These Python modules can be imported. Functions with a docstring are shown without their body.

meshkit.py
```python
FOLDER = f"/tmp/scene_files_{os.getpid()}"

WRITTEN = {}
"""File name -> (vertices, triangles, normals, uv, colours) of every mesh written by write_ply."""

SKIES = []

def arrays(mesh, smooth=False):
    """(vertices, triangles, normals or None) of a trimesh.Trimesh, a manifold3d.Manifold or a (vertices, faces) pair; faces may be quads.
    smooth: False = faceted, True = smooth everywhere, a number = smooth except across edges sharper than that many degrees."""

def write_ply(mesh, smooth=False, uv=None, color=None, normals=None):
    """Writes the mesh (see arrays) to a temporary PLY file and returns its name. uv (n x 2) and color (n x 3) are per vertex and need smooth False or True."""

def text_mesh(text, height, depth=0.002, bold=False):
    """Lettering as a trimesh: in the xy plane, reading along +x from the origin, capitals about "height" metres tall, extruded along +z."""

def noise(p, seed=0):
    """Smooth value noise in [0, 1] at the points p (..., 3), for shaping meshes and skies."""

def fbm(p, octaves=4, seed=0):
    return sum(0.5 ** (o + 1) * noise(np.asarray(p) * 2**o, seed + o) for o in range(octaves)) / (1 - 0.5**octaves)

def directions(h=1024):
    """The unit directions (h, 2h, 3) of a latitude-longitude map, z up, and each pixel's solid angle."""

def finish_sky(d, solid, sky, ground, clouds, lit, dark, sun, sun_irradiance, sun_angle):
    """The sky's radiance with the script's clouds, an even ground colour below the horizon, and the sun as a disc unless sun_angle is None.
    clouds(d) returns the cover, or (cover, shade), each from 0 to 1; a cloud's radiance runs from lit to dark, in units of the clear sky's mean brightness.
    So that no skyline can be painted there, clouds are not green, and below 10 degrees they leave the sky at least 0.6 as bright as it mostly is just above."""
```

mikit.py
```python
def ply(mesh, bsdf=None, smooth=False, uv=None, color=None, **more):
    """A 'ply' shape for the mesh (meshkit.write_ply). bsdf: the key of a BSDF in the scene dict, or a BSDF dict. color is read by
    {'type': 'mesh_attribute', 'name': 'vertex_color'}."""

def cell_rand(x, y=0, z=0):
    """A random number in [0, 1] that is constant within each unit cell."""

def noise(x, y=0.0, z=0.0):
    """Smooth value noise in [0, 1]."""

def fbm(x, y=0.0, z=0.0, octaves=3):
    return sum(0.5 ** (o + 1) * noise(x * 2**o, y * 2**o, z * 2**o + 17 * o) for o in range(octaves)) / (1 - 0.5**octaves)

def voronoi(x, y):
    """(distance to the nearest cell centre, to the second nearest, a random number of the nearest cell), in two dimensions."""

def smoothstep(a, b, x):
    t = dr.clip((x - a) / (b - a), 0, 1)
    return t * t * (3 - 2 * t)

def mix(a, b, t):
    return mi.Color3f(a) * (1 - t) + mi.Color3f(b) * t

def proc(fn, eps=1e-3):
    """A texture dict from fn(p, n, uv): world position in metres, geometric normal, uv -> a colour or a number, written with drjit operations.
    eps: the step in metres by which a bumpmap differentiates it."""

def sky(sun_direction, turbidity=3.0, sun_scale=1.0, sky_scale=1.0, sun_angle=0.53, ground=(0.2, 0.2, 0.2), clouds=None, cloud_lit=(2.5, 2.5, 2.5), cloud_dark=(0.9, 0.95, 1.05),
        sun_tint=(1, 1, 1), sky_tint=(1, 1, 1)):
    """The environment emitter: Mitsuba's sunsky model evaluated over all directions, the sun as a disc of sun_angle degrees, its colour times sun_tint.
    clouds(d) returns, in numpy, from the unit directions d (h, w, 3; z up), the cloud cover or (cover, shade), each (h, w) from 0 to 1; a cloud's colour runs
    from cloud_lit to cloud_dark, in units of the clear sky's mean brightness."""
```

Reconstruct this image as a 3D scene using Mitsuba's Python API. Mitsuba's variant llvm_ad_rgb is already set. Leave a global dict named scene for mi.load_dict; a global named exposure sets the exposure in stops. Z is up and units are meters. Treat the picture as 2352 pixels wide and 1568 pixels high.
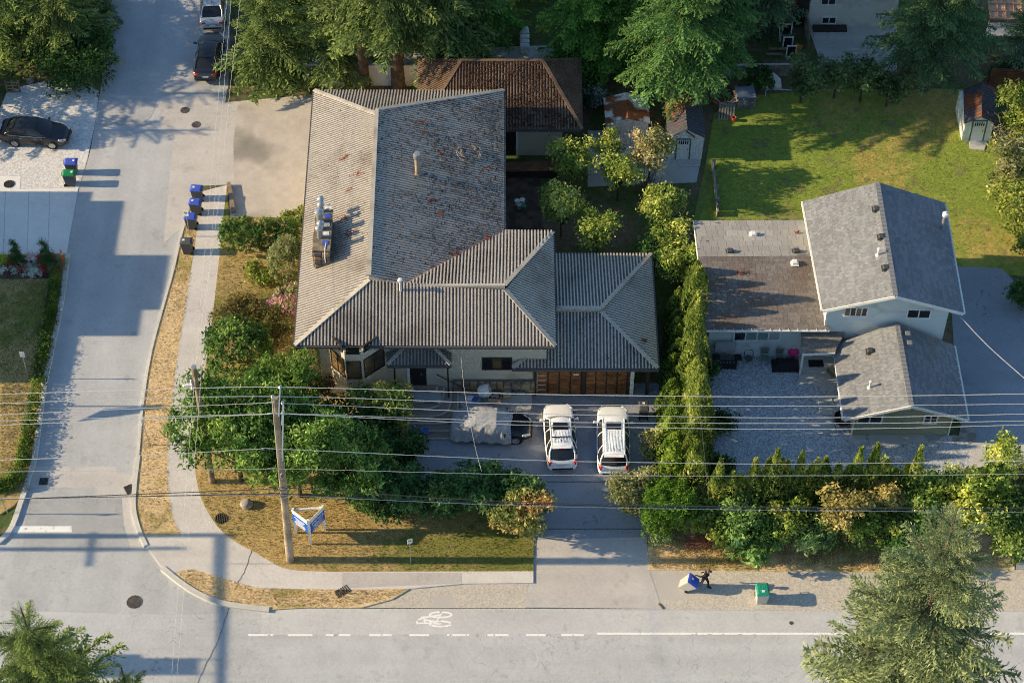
import math, random, numpy as np, trimesh, drjit as dr, mitsuba as mi, mikit, meshkit
import manifold3d as m3
from shapely.geometry import Polygon, Point, box as sbox
from shapely import affinity
from mikit import noise, fbm, voronoi, cell_rand, smoothstep, mix

# ------------------------------------------------------------------ camera, sky, exposure
T = mi.ScalarTransform4f
F, CX, CY = 4758.0, 1176.0, 784.0          # focal length and centre of the picture on a 2352 x 1568 grid
PITCH, DIST = math.radians(49.0), 128.6
CAM = np.array([0.0, -DIST * math.cos(PITCH), DIST * math.sin(PITCH)])
FWD = np.array([0.0, math.cos(PITCH), -math.sin(PITCH)])
UP = np.array([0.0, math.sin(PITCH), math.cos(PITCH)])
SUN_EL = math.radians(21.3)
scene, labels = {'type': 'scene'}, {}
scene['camera'] = {'type': 'perspective', 'fov': math.degrees(2 * math.atan(1176 / F)), 'fov_axis': 'x', 'near_clip': 1.0, 'far_clip': 2000.0,
                   'to_world': T().look_at(origin=CAM.tolist(), target=[0, 0, 0], up=[0, 0, 1])}
scene['sky'] = mikit.sky([-math.cos(SUN_EL), 0.0, math.sin(SUN_EL)], turbidity=3.0, sun_tint=(.95, 1.0, 1.05), sky_tint=(.97, 1.02, 1.08))
exposure = 2.6

# ------------------------------------------------------------------ helpers: survey of the place
def ray(px, py):
    return FWD + np.array([1.0, 0, 0]) * (px - CX) / F - UP * (py - CY) / F
def g(px, py, z=0.0):
    """the point at height z on the sight line of a picture point"""
    d = ray(px, py)
    return CAM + d * (z - CAM[2]) / d[2]
def onplane(px, py, pl):
    d = ray(px, py); n, c = pl
    return CAM + d * (c - n @ CAM) / (n @ d)
def plane(a, b, c):
    n = np.cross(b - a, c - a); n = n / np.linalg.norm(n)
    return (n, n @ a) if n[2] > 0 else (-n, -n @ a)
def zat(x, y, py):
    """height above (x, y) at which picture row py is met"""
    t = (CY - py) / F
    dy = y - CAM[1]
    # (dy*sin + dz*cos) = t*(dy*cos - dz*sin)
    s, c = math.sin(PITCH), math.cos(PITCH)
    return CAM[2] + dy * (t * c - s) / (c + t * s)
def onY(px, py, Y):
    d = ray(px, py)
    return CAM + d * (Y - CAM[1]) / d[1]

# ------------------------------------------------------------------ helpers: naming
ORD = ['first', 'second', 'third', 'fourth', 'fifth', 'sixth', 'seventh', 'eighth', 'ninth']
taken = {}
def numbered(name):
    n = taken.get(name, 0); taken[name] = n + 1
    return name if n == 0 else f'{name}_{n:03d}'
def obj(name, mesh, m, parent=None, smooth=False, label=None, kind=None, **kw):
    key = numbered(name if parent is None else parent + '__' + name)
    scene[key] = mikit.ply(mesh, m, smooth=smooth, **kw)
    d = {}
    if label: d['label'] = label
    if kind: d['kind'] = kind
    if d: labels[key] = d
    return key
def thing(name, label, cat, group=None):
    key = numbered(name)
    labels[key] = {'label': label, 'category': cat}
    if group: labels[key]['group'] = group
    return key
def solo(name, mesh, m, label, cat, group=None, smooth=False, **kw):
    key = numbered(name)
    scene[key] = mikit.ply(mesh, m, smooth=smooth, **kw)
    labels[key] = {'label': label, 'category': cat}
    if group: labels[key]['group'] = group
    return key

# ------------------------------------------------------------------ helpers: meshes (vertices, triangles)
def cat(ms):
    V, Fs, n = [], [], 0
    for m in ms:
        if hasattr(m, 'vertices'): v, f = np.asarray(m.vertices), np.asarray(m.faces)
        elif hasattr(m, 'to_mesh'):
            mm = m.to_mesh(); v, f = np.asarray(mm.vert_properties[:, :3], float), np.asarray(mm.tri_verts)
        else: v, f = np.asarray(m[0], float), np.asarray(m[1], int)
        if f.shape[1] == 4: f = np.vstack([f[:, [0, 1, 2]], f[:, [0, 2, 3]]])
        V.append(v); Fs.append(f + n); n += len(v)
    return np.vstack(V), np.vstack(Fs)
BOXF = np.array([[0, 2, 3], [0, 3, 1], [4, 5, 7], [4, 7, 6], [0, 1, 5], [0, 5, 4], [2, 6, 7], [2, 7, 3], [0, 4, 6], [0, 6, 2], [1, 3, 7], [1, 7, 5]])
BOXV = np.array([[x, y, z] for z in (-.5, .5) for y in (-.5, .5) for x in (-.5, .5)])
def bx(c, s, rz=0.0, rot=None):
    v = BOXV * np.asarray(s, float)
    if rot is not None: v = v @ np.asarray(rot).T
    elif rz: v = v @ np.array([[math.cos(rz), -math.sin(rz), 0], [math.sin(rz), math.cos(rz), 0], [0, 0, 1]]).T
    return v + np.asarray(c, float), BOXF
def rbox(c, s, r=0.03, rz=0.0, n=8):
    """box with rounded edges"""
    s = np.asarray(s, float); r = min(r, s.min() / 2.05)
    sp = [m3.Manifold.sphere(r, n).translate(((i - .5) * (s[0] - 2 * r), (j - .5) * (s[1] - 2 * r), (k - .5) * (s[2] - 2 * r))) for i in (0, 1) for j in (0, 1) for k in (0, 1)]
    m = m3.Manifold.batch_hull(sp)
    return m.rotate((0, 0, math.degrees(rz))).translate(tuple(float(q) for q in c))
def beam(a, b, w, h, up=(0, 0, 1)):
    """box from a to b, w across, h in the up direction"""
    a, b = np.asarray(a, float), np.asarray(b, float)
    x = b - a; L = np.linalg.norm(x); x /= L
    up = np.asarray(up, float)
    if abs(x @ up) > .98: up = np.array([0, 1.0, 0])
    y = np.cross(up, x); y /= np.linalg.norm(y); z = np.cross(x, y)
    return bx((a + b) / 2, (L, w, h), rot=np.stack([x, y, z], 1))
def tube(P, R, sides=8, caps=True):
    P = np.asarray(P, float); R = np.broadcast_to(np.asarray(R, float), (len(P),))
    t = np.gradient(P, axis=0); t /= np.linalg.norm(t, axis=1, keepdims=True) + 1e-12
    m = np.abs(t[:, 2]).mean()
    ref = np.array([0, 0, 1.0]) if m < .9 else np.array([1.0, 0, 0])
    a = np.cross(t, ref); a /= np.linalg.norm(a, axis=1, keepdims=True) + 1e-12
    b = np.cross(t, a)
    an = np.arange(sides) * 2 * np.pi / sides
    v = (P[:, None] + R[:, None, None] * (np.cos(an)[None, :, None] * a[:, None] + np.sin(an)[None, :, None] * b[:, None])).reshape(-1, 3)
    f = []
    for i in range(len(P) - 1):
        for j in range(sides):
            k = (j + 1) % sides
            f.append([i * sides + j, i * sides + k, (i + 1) * sides + k]); f.append([i * sides + j, (i + 1) * sides + k, (i + 1) * sides + j])
    if caps:
        n = len(v); v = np.vstack([v, P[:1], P[-1:]]); e = (len(P) - 1) * sides
        for j in range(sides):
            k = (j + 1) % sides
            f.append([n, k, j]); f.append([n + 1, e + j, e + k])
    return v, np.array(f)
def lathe(prof, c=(0, 0, 0), n=16):
    """prof: (radius, z) from bottom to top"""
    an = np.arange(n) * 2 * np.pi / n
    v = np.array([[r * math.cos(a), r * math.sin(a), z] for r, z in prof for a in an]) + np.asarray(c, float)
    f = []
    for i in range(len(prof) - 1):
        for j in range(n):
            k = (j + 1) % n
            f.append([i * n + j, i * n + k, (i + 1) * n + k]); f.append([i * n + j, (i + 1) * n + k, (i + 1) * n + j])
    return v, np.array(f)
def xform(m, rz=0.0, loc=(0, 0, 0), s=1.0, R=None):
    v, f = cat([m])
    if R is None: R = np.array([[math.cos(rz), -math.sin(rz), 0], [math.sin(rz), math.cos(rz), 0], [0, 0, 1]])
    return (v * s) @ np.asarray(R).T + np.asarray(loc, float), f
def sheet(pts, z0, z1):
    """extruded polygon from (x, y) outline"""
    p = pts if isinstance(pts, Polygon) else Polygon([tuple(q[:2]) for q in pts]).buffer(0)
    gs = getattr(p, 'geoms', [p])
    out = []
    for q in gs:
        if q.area < 1e-4: continue
        m = trimesh.creation.extrude_polygon(q, z1 - z0, engine='earcut'); m.apply_translation([0, 0, z0]); out.append(m)
    return cat(out)
def spline(P, n=8):
    P = np.asarray(P, float); Q = np.vstack([2 * P[0] - P[1], P, 2 * P[-1] - P[-2]]); out = []
    for i in range(1, len(Q) - 2):
        for t in np.linspace(0, 1, n, endpoint=False):
            p0, p1, p2, p3 = Q[i - 1:i + 3]
            out.append(.5 * (2 * p1 + (p2 - p0) * t + (2 * p0 - 5 * p1 + 4 * p2 - p3) * t * t + (3 * p1 - p0 - 3 * p2 + p3) * t ** 3))
    return np.array(out + [P[-1]])
def G(pix, z=0.0):
    return np.array([g(x, y, z)[:2] for x, y in pix])
def slab(top, th, down=(0, 0, -1)):
    """solid plate below a (nearly flat) 3D outline, fan-triangulated"""
    P = np.asarray(top, float); n = len(P); Q = P + np.asarray(down, float) * th
    nn = np.cross(P[1] - P[0], P[2] - P[0])
    if nn[2] < 0: P, Q = P[::-1], Q[::-1]
    v = np.vstack([P, Q]); f = []
    for i in range(1, n - 1):
        f.append([0, i, i + 1]); f.append([n, n + i + 1, n + i])
    for i in range(n):
        k = (i + 1) % n
        f.append([i, n + i, n + k]); f.append([i, n + k, k])
    return v, np.array(f)
def quad(a, b, c, d):
    return np.array([a, b, c, d], float), np.array([[0, 1, 2], [0, 2, 3]])

# ------------------------------------------------------------------ materials
def C(*a):
    return mi.Color3f(*a)
def rgb(c):
    return {'type': 'rgb', 'value': [float(q) for q in c]}
def mat(name, col, rough=.8, **kw):
    bc = mikit.proc(col) if callable(col) else rgb(col)
    scene[name] = {'type': 'twosided', 'bsdf': {'type': 'principled', 'base_color': bc, 'roughness': rough, 'specular': kw.pop('spec', .3), **kw}}
    return name
def sp(p, s, o=3, k=0.0):
    return fbm(p.x * s + k, p.y * s + k * 1.7, p.z * s, octaves=o)
def cracks(p, s, w, k=0.0):
    wx = p.x * s + 1.3 * sp(p, s * 1.7, 3, k); wy = p.y * s + 1.3 * sp(p, s * 1.7, 3, k + 9)
    a, b, _ = voronoi(wx, wy)
    return 1 - smoothstep(0.0, w, b - a)
def asphalt(base, crack=.5, k=0.0, along='x', warm=(1, 1, 1)):
    def fn(p, n, uv):
        big = sp(p, .12, 3, k); mid = sp(p, .9, 3, k + 5); grain = sp(p, 9.0, 2, k + 3); gr2 = noise(p.x * 24, p.y * 24, 3.0)
        streak = fbm(p.x * .08 + k, p.y * 1.3, 2.0) if along == 'x' else fbm(p.x * 1.1 + k, p.y * .06, 2.0)
        spot = smoothstep(.70, .86, sp(p, 1.7, 3, k + 60)) * .12
        v = base * (.68 + .25 * big + .18 * mid + .16 * grain + .13 * gr2 + .20 * streak)
        cr = cracks(p, .55, .022, k) * smoothstep(.50, .64, sp(p, .16, 2, k + 31)) * crack
        cr2 = cracks(p, 1.5, .05, k + 40) * smoothstep(.56, .68, sp(p, .35, 3, k + 2)) * crack * .8
        v = v * (1 - .62 * dr.clip(cr + cr2, 0, 1)) * (1 - spot)
        return C(v * warm[0], v * warm[1], v * warm[2])
    return fn
def grass(dry, green, lo, hi, k=0.0, s=.25):
    def fn(p, n, uv):
        t = smoothstep(lo, hi, sp(p, s, 4, k) * .75 + .25 * sp(p, 2.2, 2, k + 7))
        c = mix(dry, green, t)
        v = .55 + .5 * sp(p, 5.0, 2, k + 4) + .45 * noise(p.x * 17, p.y * 17, 1.0)
        dirt = smoothstep(.66, .8, sp(p, 1.1, 3, k + 21)) * .5
        return mix(c, (.16, .12, .08), dirt) * v
    return fn
def gravel(base, dark, s, k=0.0, patch=(.1, .08, .05), pm=.7):
    def fn(p, n, uv):
        a, b, r = voronoi(p.x * s, p.y * s)
        a2, b2, r2 = voronoi(p.x * s * .43 + 5, p.y * s * .43)
        v = .45 + .75 * r + .12 * (r2 - .5) - .45 * smoothstep(.45, .95, a)
        c = mix(dark, base, dr.clip(v, 0, 1.3))
        return mix(c, patch, smoothstep(pm, pm + .18, sp(p, .5, 4, k)))
    return fn
mat('m_road', asphalt(.41, .55, 0.0, warm=(1.0, 1.015, 1.04)), .85)
mat('m_lane', asphalt(.44, .30, 14.0, warm=(1.0, 1.005, 1.02)), .85)
mat('m_street', asphalt(.385, .45, 3.0, 'y', warm=(1, 1.02, 1.05)), .85)
mat('m_street_old', asphalt(.34, .35, 23.0, 'y', warm=(1, 1.02, 1.05)), .85)
mat('m_side', lambda p, n, uv: mix((.50, .455, .41), (.27, .25, .225), smoothstep(.46, .72, sp(p, .28, 4, 6.0))) * (.8 + .25 * sp(p, 2.0, 3, 2.0) + .15 * noise(p.x * 20, p.y * 20, 1.0)), .85)
mat('m_apron', asphalt(.415, .3, 7.0, warm=(1.05, 1.0, .96)), .85)
mat('m_walk', asphalt(.49, .25, 11.0, warm=(1.05, 1, .97)), .85)
mat('m_drive', asphalt(.25, .6, 17.0, warm=(1.0, 1.07, 1.2)), .8)
mat('m_concrete', asphalt(.62, .15, 27.0, warm=(1.02, 1, .96)), .8)
mat('m_slab', asphalt(.40, .2, 29.0, warm=(1, 1, .98)), .8)
mat('m_kerb', asphalt(.50, .1, 29.0, warm=(1.03, 1, .93)), .8)
mat('m_dry', grass((.62, .47, .27), (.30, .25, .085), .50, .74, 2.0, .4), .95)
mat('m_lawn', grass((.40, .29, .125), (.17, .18, .045), .40, .62, 5.0, .22), .95)
mat('m_green', grass((.36, .29, .085), (.20, .26, .045), .24, .50, 8.0, .16), .95)
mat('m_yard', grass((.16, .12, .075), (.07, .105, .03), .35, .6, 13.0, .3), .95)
mat('m_white_gravel', gravel((.70, .69, .68), (.36, .355, .35), 11.0, 1.0, (.46, .44, .41), .74), .9)
mat('m_blue_gravel', gravel((.50, .53, .57), (.10, .105, .115), 13.0, 4.0, (.22, .19, .14), .72), .9)
mat('m_shoulder', gravel((.54, .50, .44), (.34, .31, .27), 12.0, 6.0, (.46, .44, .42), .55), .9)
mat('m_paint', lambda p, n, uv: mix((.36, .36, .35), (.84, .84, .82), smoothstep(.22, .34, sp(p, 5.0, 3, 2.0))), .6)
def stained(c1, c2, s, lo, hi, k=0.0, grain=.15):
    def fn(p, n, uv):
        return mix(c1, c2, smoothstep(lo, hi, sp(p, s, 4, k))) * (1 - grain / 2 + grain * sp(p, s * 9, 2, k + 3))
    return fn
mat('m_roof', stained((.56, .51, .45), (.40, .35, .30), .55, .5, .8, 3.0, .25), .42, metallic=.25, spec=.5)
mat('m_roof_brown', stained((.19, .125, .085), (.10, .065, .045), .8, .35, .7, 5.0, .5), .6)
mat('m_cap', stained((.46, .42, .36), (.30, .26, .21), .9, .5, .8, 8.0, .2), .45, spec=.5)
mat('m_fascia', (.085, .08, .085), .5)
mat('m_cream', stained((.56, .50, .40), (.46, .40, .31), .8, .5, .85, 2.0, .06), .85)
mat('m_siding', stained((.60, .66, .66), (.20, .22, .21), .9, .52, .92, 7.0, .1), .75)
mat('m_olive', stained((.33, .35, .25), (.28, .30, .21), .8, .4, .8, 4.0, .1), .75)
mat('m_white', stained((.78, .77, .74), (.55, .53, .50), 1.3, .55, .9, 1.0, .06), .55)
mat('m_dark', (.02, .02, .022), .5)
mat('m_pane', (.018, .02, .024), .06, spec=.6)
mat('m_blind', stained((.20, .13, .07), (.06, .045, .03), .9, .3, .7, 1.0, .2), .15, spec=.6)
mat('m_cedar', stained((.30, .125, .045), (.155, .065, .028), 1.6, .3, .7, 1.0, .5), .55)
mat('m_bronze', (.045, .035, .028), .5)
mat('m_stone', stained((.34, .27, .18), (.13, .115, .095), 2.2, .3, .7, 9.0, .4), .9)
mat('m_stone_b', stained((.40, .24, .12), (.24, .16, .10), 2.2, .3, .7, 19.0, .4), .9)
mat('m_mortar', (.14, .125, .11), .95)
mat('m_wood', stained((.30, .23, .165), (.17, .125, .085), 2.0, .3, .7, 3.0, .4), .9)
mat('m_pole', stained((.42, .34, .245), (.27, .21, .15), 1.1, .35, .7, 12.0, .4), .9)
mat('m_grey_wood', stained((.33, .32, .30), (.19, .18, .17), 2.0, .3, .7, 31.0, .4), .9)
mat('m_bark', stained((.13, .09, .065), (.065, .045, .035), 2.5, .3, .7, 2.0, .5), .95)
mat('m_rust', stained((.20, .075, .03), (.11, .05, .03), 1.6, .3, .7, 2.0, .4), .9)
mat('m_shed_roof', stained((.60, .60, .58), (.22, .08, .035), .7, .5, .6, 6.0, .3), .6)
mat('m_steel', (.62, .62, .62), .3, metallic=.8)
mat('m_galv', (.40, .41, .42), .45, metallic=.6)
mat('m_wire', (.60, .60, .59), .5)
mat('m_wire_dark', (.05, .05, .052), .6)
mat('m_car_white', (.82, .84, .86), .25, clearcoat=1.0, clearcoat_gloss=.9, spec=.5)
mat('m_car_black', (.012, .0125, .015), .2, clearcoat=1.0, clearcoat_gloss=.95, spec=.5)
mat('m_car_silver', (.50, .52, .53), .3, clearcoat=1.0, clearcoat_gloss=.9, metallic=.5)
mat('m_tyre', (.018, .018, .018), .8)
mat('m_rim', (.55, .55, .55), .3, metallic=.7)
mat('m_chrome', (.75, .75, .75), .15, metallic=1.0)
mat('m_tail', (.42, .015, .012), .15, spec=.6)
mat('m_lamp', (.62, .64, .66), .1, spec=.7)
mat('m_cover', stained((.40, .41, .43), (.34, .35, .38), .9, .3, .7, 2.0, .08), .55, sheen=.3)
mat('m_bin', (.085, .088, .092), .55)
mat('m_bin_grey', (.42, .41, .38), .55)
mat('m_blue', (.06, .11, .50), .4)
mat('m_green_lid', (.015, .22, .075), .4)
mat('m_teal_lid', (.02, .26, .165), .4)
mat('m_sign_blue', (.01, .11, .52), .5)
mat('m_red', (.42, .03, .03), .6)
mat('m_orange', (.75, .10, .03), .6)
mat('m_pink', (.75, .05, .22), .6)
mat('m_card', stained((.48, .33, .19), (.38, .26, .15), 3.0, .3, .7, 2.0, .1), .85)
mat('m_skin', (.50, .30, .22), .6)
mat('m_cloth_black', (.018, .016, .018), .9)
mat('m_cloth_cap', (.16, .10, .11), .9)
mat('m_cloth_white', (.7, .7, .7), .9)
mat('m_iron', stained((.13, .115, .105), (.08, .07, .065), 6.0, .3, .7, 2.0, .3), .6, metallic=.3)
mat('m_iron_tan', stained((.42, .33, .26), (.33, .26, .21), 6.0, .3, .7, 2.0, .2), .8)
mat('m_rock', stained((.36, .33, .29), (.22, .20, .18), 3.0, .3, .7, 2.0, .3), .95)
def attr(name, col, rough=.8, **kw):
    scene[name] = {'type': 'twosided', 'bsdf': {'type': 'principled', 'base_color': {'type': 'mesh_attribute', 'name': 'vertex_color'}, 'roughness': rough, 'specular': .3, **kw}}
attr('m_shingle', None, .9)
scene['m_leaf'] = {'type': 'principledthin', 'base_color': {'type': 'mesh_attribute', 'name': 'vertex_color'}, 'roughness': .55, 'diff_trans': .7, 'spec_trans': 0.0, 'eta': 1.4}

mat('m_teal_glass', (.16, .26, .26), .1, spec=.6)
mat('m_red_door', (.12, .02, .018), .5)
mat('m_galv_dark', (.10, .10, .105), .5, metallic=.4)
mat('m_cover_green', (.16, .21, .18), .8)
mat('m_cream_grey', stained((.66, .63, .57), (.42, .40, .36), .8, .5, .85, 2.0, .08), .85)
mat('m_rust_roof', stained((.075, .075, .09), (.20, .08, .045), .55, .46, .56, 6.0, .4), .8)
mat('m_frame_green', (.09, .16, .13), .6)
mat('m_tray', (.13, .17, .24), .5)
mat('m_orange_dull', (.42, .10, .05), .6)
mat('m_deck', stained((.30, .13, .06), (.17, .085, .05), 2.0, .3, .7, 2.0, .4), .7)
mat('m_poly', (.55, .38, .27), .3)
mat('m_pergola', (.55, .20, .03), .6)
mat('m_rafter', (.60, .30, .14), .6)

mat('m_twig', stained((.42, .36, .28), (.28, .23, .18), 3.0, .3, .7, 2.0, .2), .9)
mat('m_twig_dark', stained((.16, .13, .10), (.10, .08, .065), 3.0, .3, .7, 2.0, .2), .9)
mat('m_red_twig', stained((.30, .12, .075), (.20, .10, .06), 3.0, .3, .7, 2.0, .2), .9)
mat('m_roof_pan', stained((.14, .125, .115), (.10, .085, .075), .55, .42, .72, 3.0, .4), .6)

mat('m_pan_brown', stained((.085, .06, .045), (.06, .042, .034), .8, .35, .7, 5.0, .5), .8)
mat('m_roof_grey', stained((.20, .20, .21), (.15, .14, .14), .55, .48, .78, 3.0, .35), .45, spec=.5)
mat('m_step', asphalt(.22, .2, 33.0, warm=(1.2, .98, .8)), .85)
# ------------------------------------------------------------------ ground, roads, pavements
from shapely.geometry import LineString
def struct(name, mesh, m, **kw):
    return obj(name, mesh, m, kind='structure', **kw)
def line_poly(pix, w, z=0.0, n=6):
    return LineString(spline(G(pix, z), n)).buffer(w / 2, cap_style=2)
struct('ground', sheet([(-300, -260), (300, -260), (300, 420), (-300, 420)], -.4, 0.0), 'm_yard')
yr = g(0, 1393)[1]
struct('main_road', sheet([(-120, yr), (120, yr - .25), (120, yr - 16), (-120, yr - 16)], -.1, .004), 'm_road')
struct('far_verge', sheet([(-120, yr - 16), (120, yr - 16), (120, yr - 40), (-120, yr - 40)], -.1, .10), 'm_dry')
a = G([(600, 1397), (1500, 1401), (2500, 1405), (2500, 1452), (1500, 1455), (600, 1457)])
struct('bicycle_lane', sheet(a, 0, .008), 'm_lane')
SL = [(268, -160), (257, 0), (247, 100), (230, 213), (213, 317), (203, 363), (180, 437), (163, 523), (152, 583), (138, 720), (117, 813), (100, 896), (80, 1046), (68, 1089), (50, 1146), (25, 1213), (0, 1243), (-60, 1290)]
SR = [(540, -160), (530, 0), (522, 200), (510, 300), (470, 420), (440, 470), (421, 523), (397, 623), (367, 730), (345, 816), (328, 923), (317, 1046), (308, 1129), (309, 1173), (320, 1219), (335, 1253), (350, 1275), (373, 1304), (417, 1342), (461, 1370), (518, 1390), (600, 1404), (380, 1410), (-60, 1400)]
struct('side_street', sheet(np.vstack([spline(G(SL), 4), spline(G(SR), 1)[::-1]]), -.1, .012), 'm_street')
struct('street_patch', sheet(G([(268, -160), (257, 0), (247, 100), (232, 215), (360, 224), (470, 215), (524, 205), (530, 0), (540, -160)]), 0, .016), 'm_street_old')
struct('street_patch', sheet(G([(76, 1071), (268, 1071), (268, 1087), (305, 1091), (300, 1140), (310, 1215), (333, 1255), (300, 1262), (285, 1205), (280, 1150), (222, 1140), (222, 1119), (60, 1119)]), 0, .017), 'm_apron')
struct('street_patch', sheet(G([(62, 1143), (280, 1143), (285, 1205), (300, 1265), (200, 1268), (50, 1266), (60, 1200)]), 0, .018), 'm_street_old')
struct('street_patch', sheet(G([(365, 235), (475, 216), (515, 240), (505, 300), (468, 425), (438, 470), (418, 523), (376, 560), (398, 320), (370, 290)]), 0, .020), 'm_apron')
struct('street_patch', sheet(G([(228, 222), (360, 226), (352, 262), (330, 290), (216, 288)]), 0, .021), 'm_street_old')
# verge, sidewalk, corner lawn
WL = [(462, 440), (455, 500), (453, 523), (442, 600), (423, 723), (403, 856), (388, 1023), (385, 1060), (388, 1133), (397, 1186), (417, 1228)]
WR = [(521, 425), (515, 480), (510, 523), (500, 623), (487, 736), (467, 873), (450, 956), (446, 1046), (452, 1106), (467, 1156), (500, 1209), (540, 1243), (588, 1269), (621, 1289), (661, 1306), (748, 1312), (900, 1312), (1225, 1311)]
KR = [(446, 478), (421, 523), (397, 623), (367, 730), (345, 816), (328, 923), (317, 1046), (308, 1129), (308, 1173), (320, 1219), (335, 1253)]
sWL, sWR, sKR = spline(G(WL, .1), 6), spline(G(WR, .1), 6), spline(G(KR, .1), 6)
struct('dry_verge', sheet(np.vstack([sKR[:-3], sWL[::-1]]), 0, .10), 'm_dry')
KB = [(373, 1304), (417, 1339), (461, 1366), (518, 1386), (588, 1396), (618, 1399)]
sKB = spline(G(KB, .1), 6)
IT = spline(G([(405, 1313), (443, 1306), (500, 1323), (588, 1348), (700, 1352), (801, 1353), (938, 1351)], .1), 6)
struct('sidewalk', sheet(np.vstack([sWL, G([(330, 1228), (336, 1254), (373, 1304), (400, 1320), (405, 1313)], .08), IT, G([(1061, 1340), (1225, 1338)], .08), sWR[::-1]]), 0, .10), 'm_walk')
struct('grass_island', sheet(np.vstack([sKB, G([(700, 1394), (830, 1394), (900, 1375), (938, 1353)], .1), IT[::-1]]), 0, .085), 'm_dry')
struct('kerb', cat([sheet(LineString(sKR).buffer(.08, cap_style=2), 0, .15), sheet(LineString(spline(G(KR[6:], .1), 6)).buffer(.13, cap_style=2), 0, .155)]), 'm_kerb')
struct('kerb', sheet(LineString(sKB).buffer(.16, cap_style=2), 0, .16), 'm_kerb')
KL = [(156, 583), (140, 700), (117, 813), (100, 896), (80, 1046), (68, 1089), (50, 1146), (25, 1213), (-6, 1246)]
struct('kerb', sheet(LineString(spline(G(KL, .1), 6)).buffer(.15, cap_style=2), 0, .15), 'm_kerb')
struct('front_lawn', sheet(np.vstack([sWR, G([(1226, 1246), (1240, 1112), (950, 1106), (945, 1000), (945, 900), (735, 880), (690, 500), (527, 500)], .1)]), 0, .10), 'm_lawn')
struct('driveway', sheet(G([(935, 1116), (935, 990), (1010, 985), (1060, 880), (1515, 880), (1505, 985), (1486, 1240), (1491, 1309), (1497, 1396), (1207, 1396), (1222, 1250), (1236, 1120)]), 0, .02), 'm_drive')
struct('driveway_apron', sheet(G([(1227, 1240), (1486, 1233), (1491, 1309), (1520, 1398), (1205, 1394), (1222, 1300)]), 0, .028), 'm_apron')
for x0, x1, y in ((1237, 1488, 1214), (1250, 1480, 1106)):
    struct('driveway_joint', sheet(G([(x0, y), (x1, y), (x1, y + 1.4), (x0, y + 1.4)]), .02, .034), 'm_iron')
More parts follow.
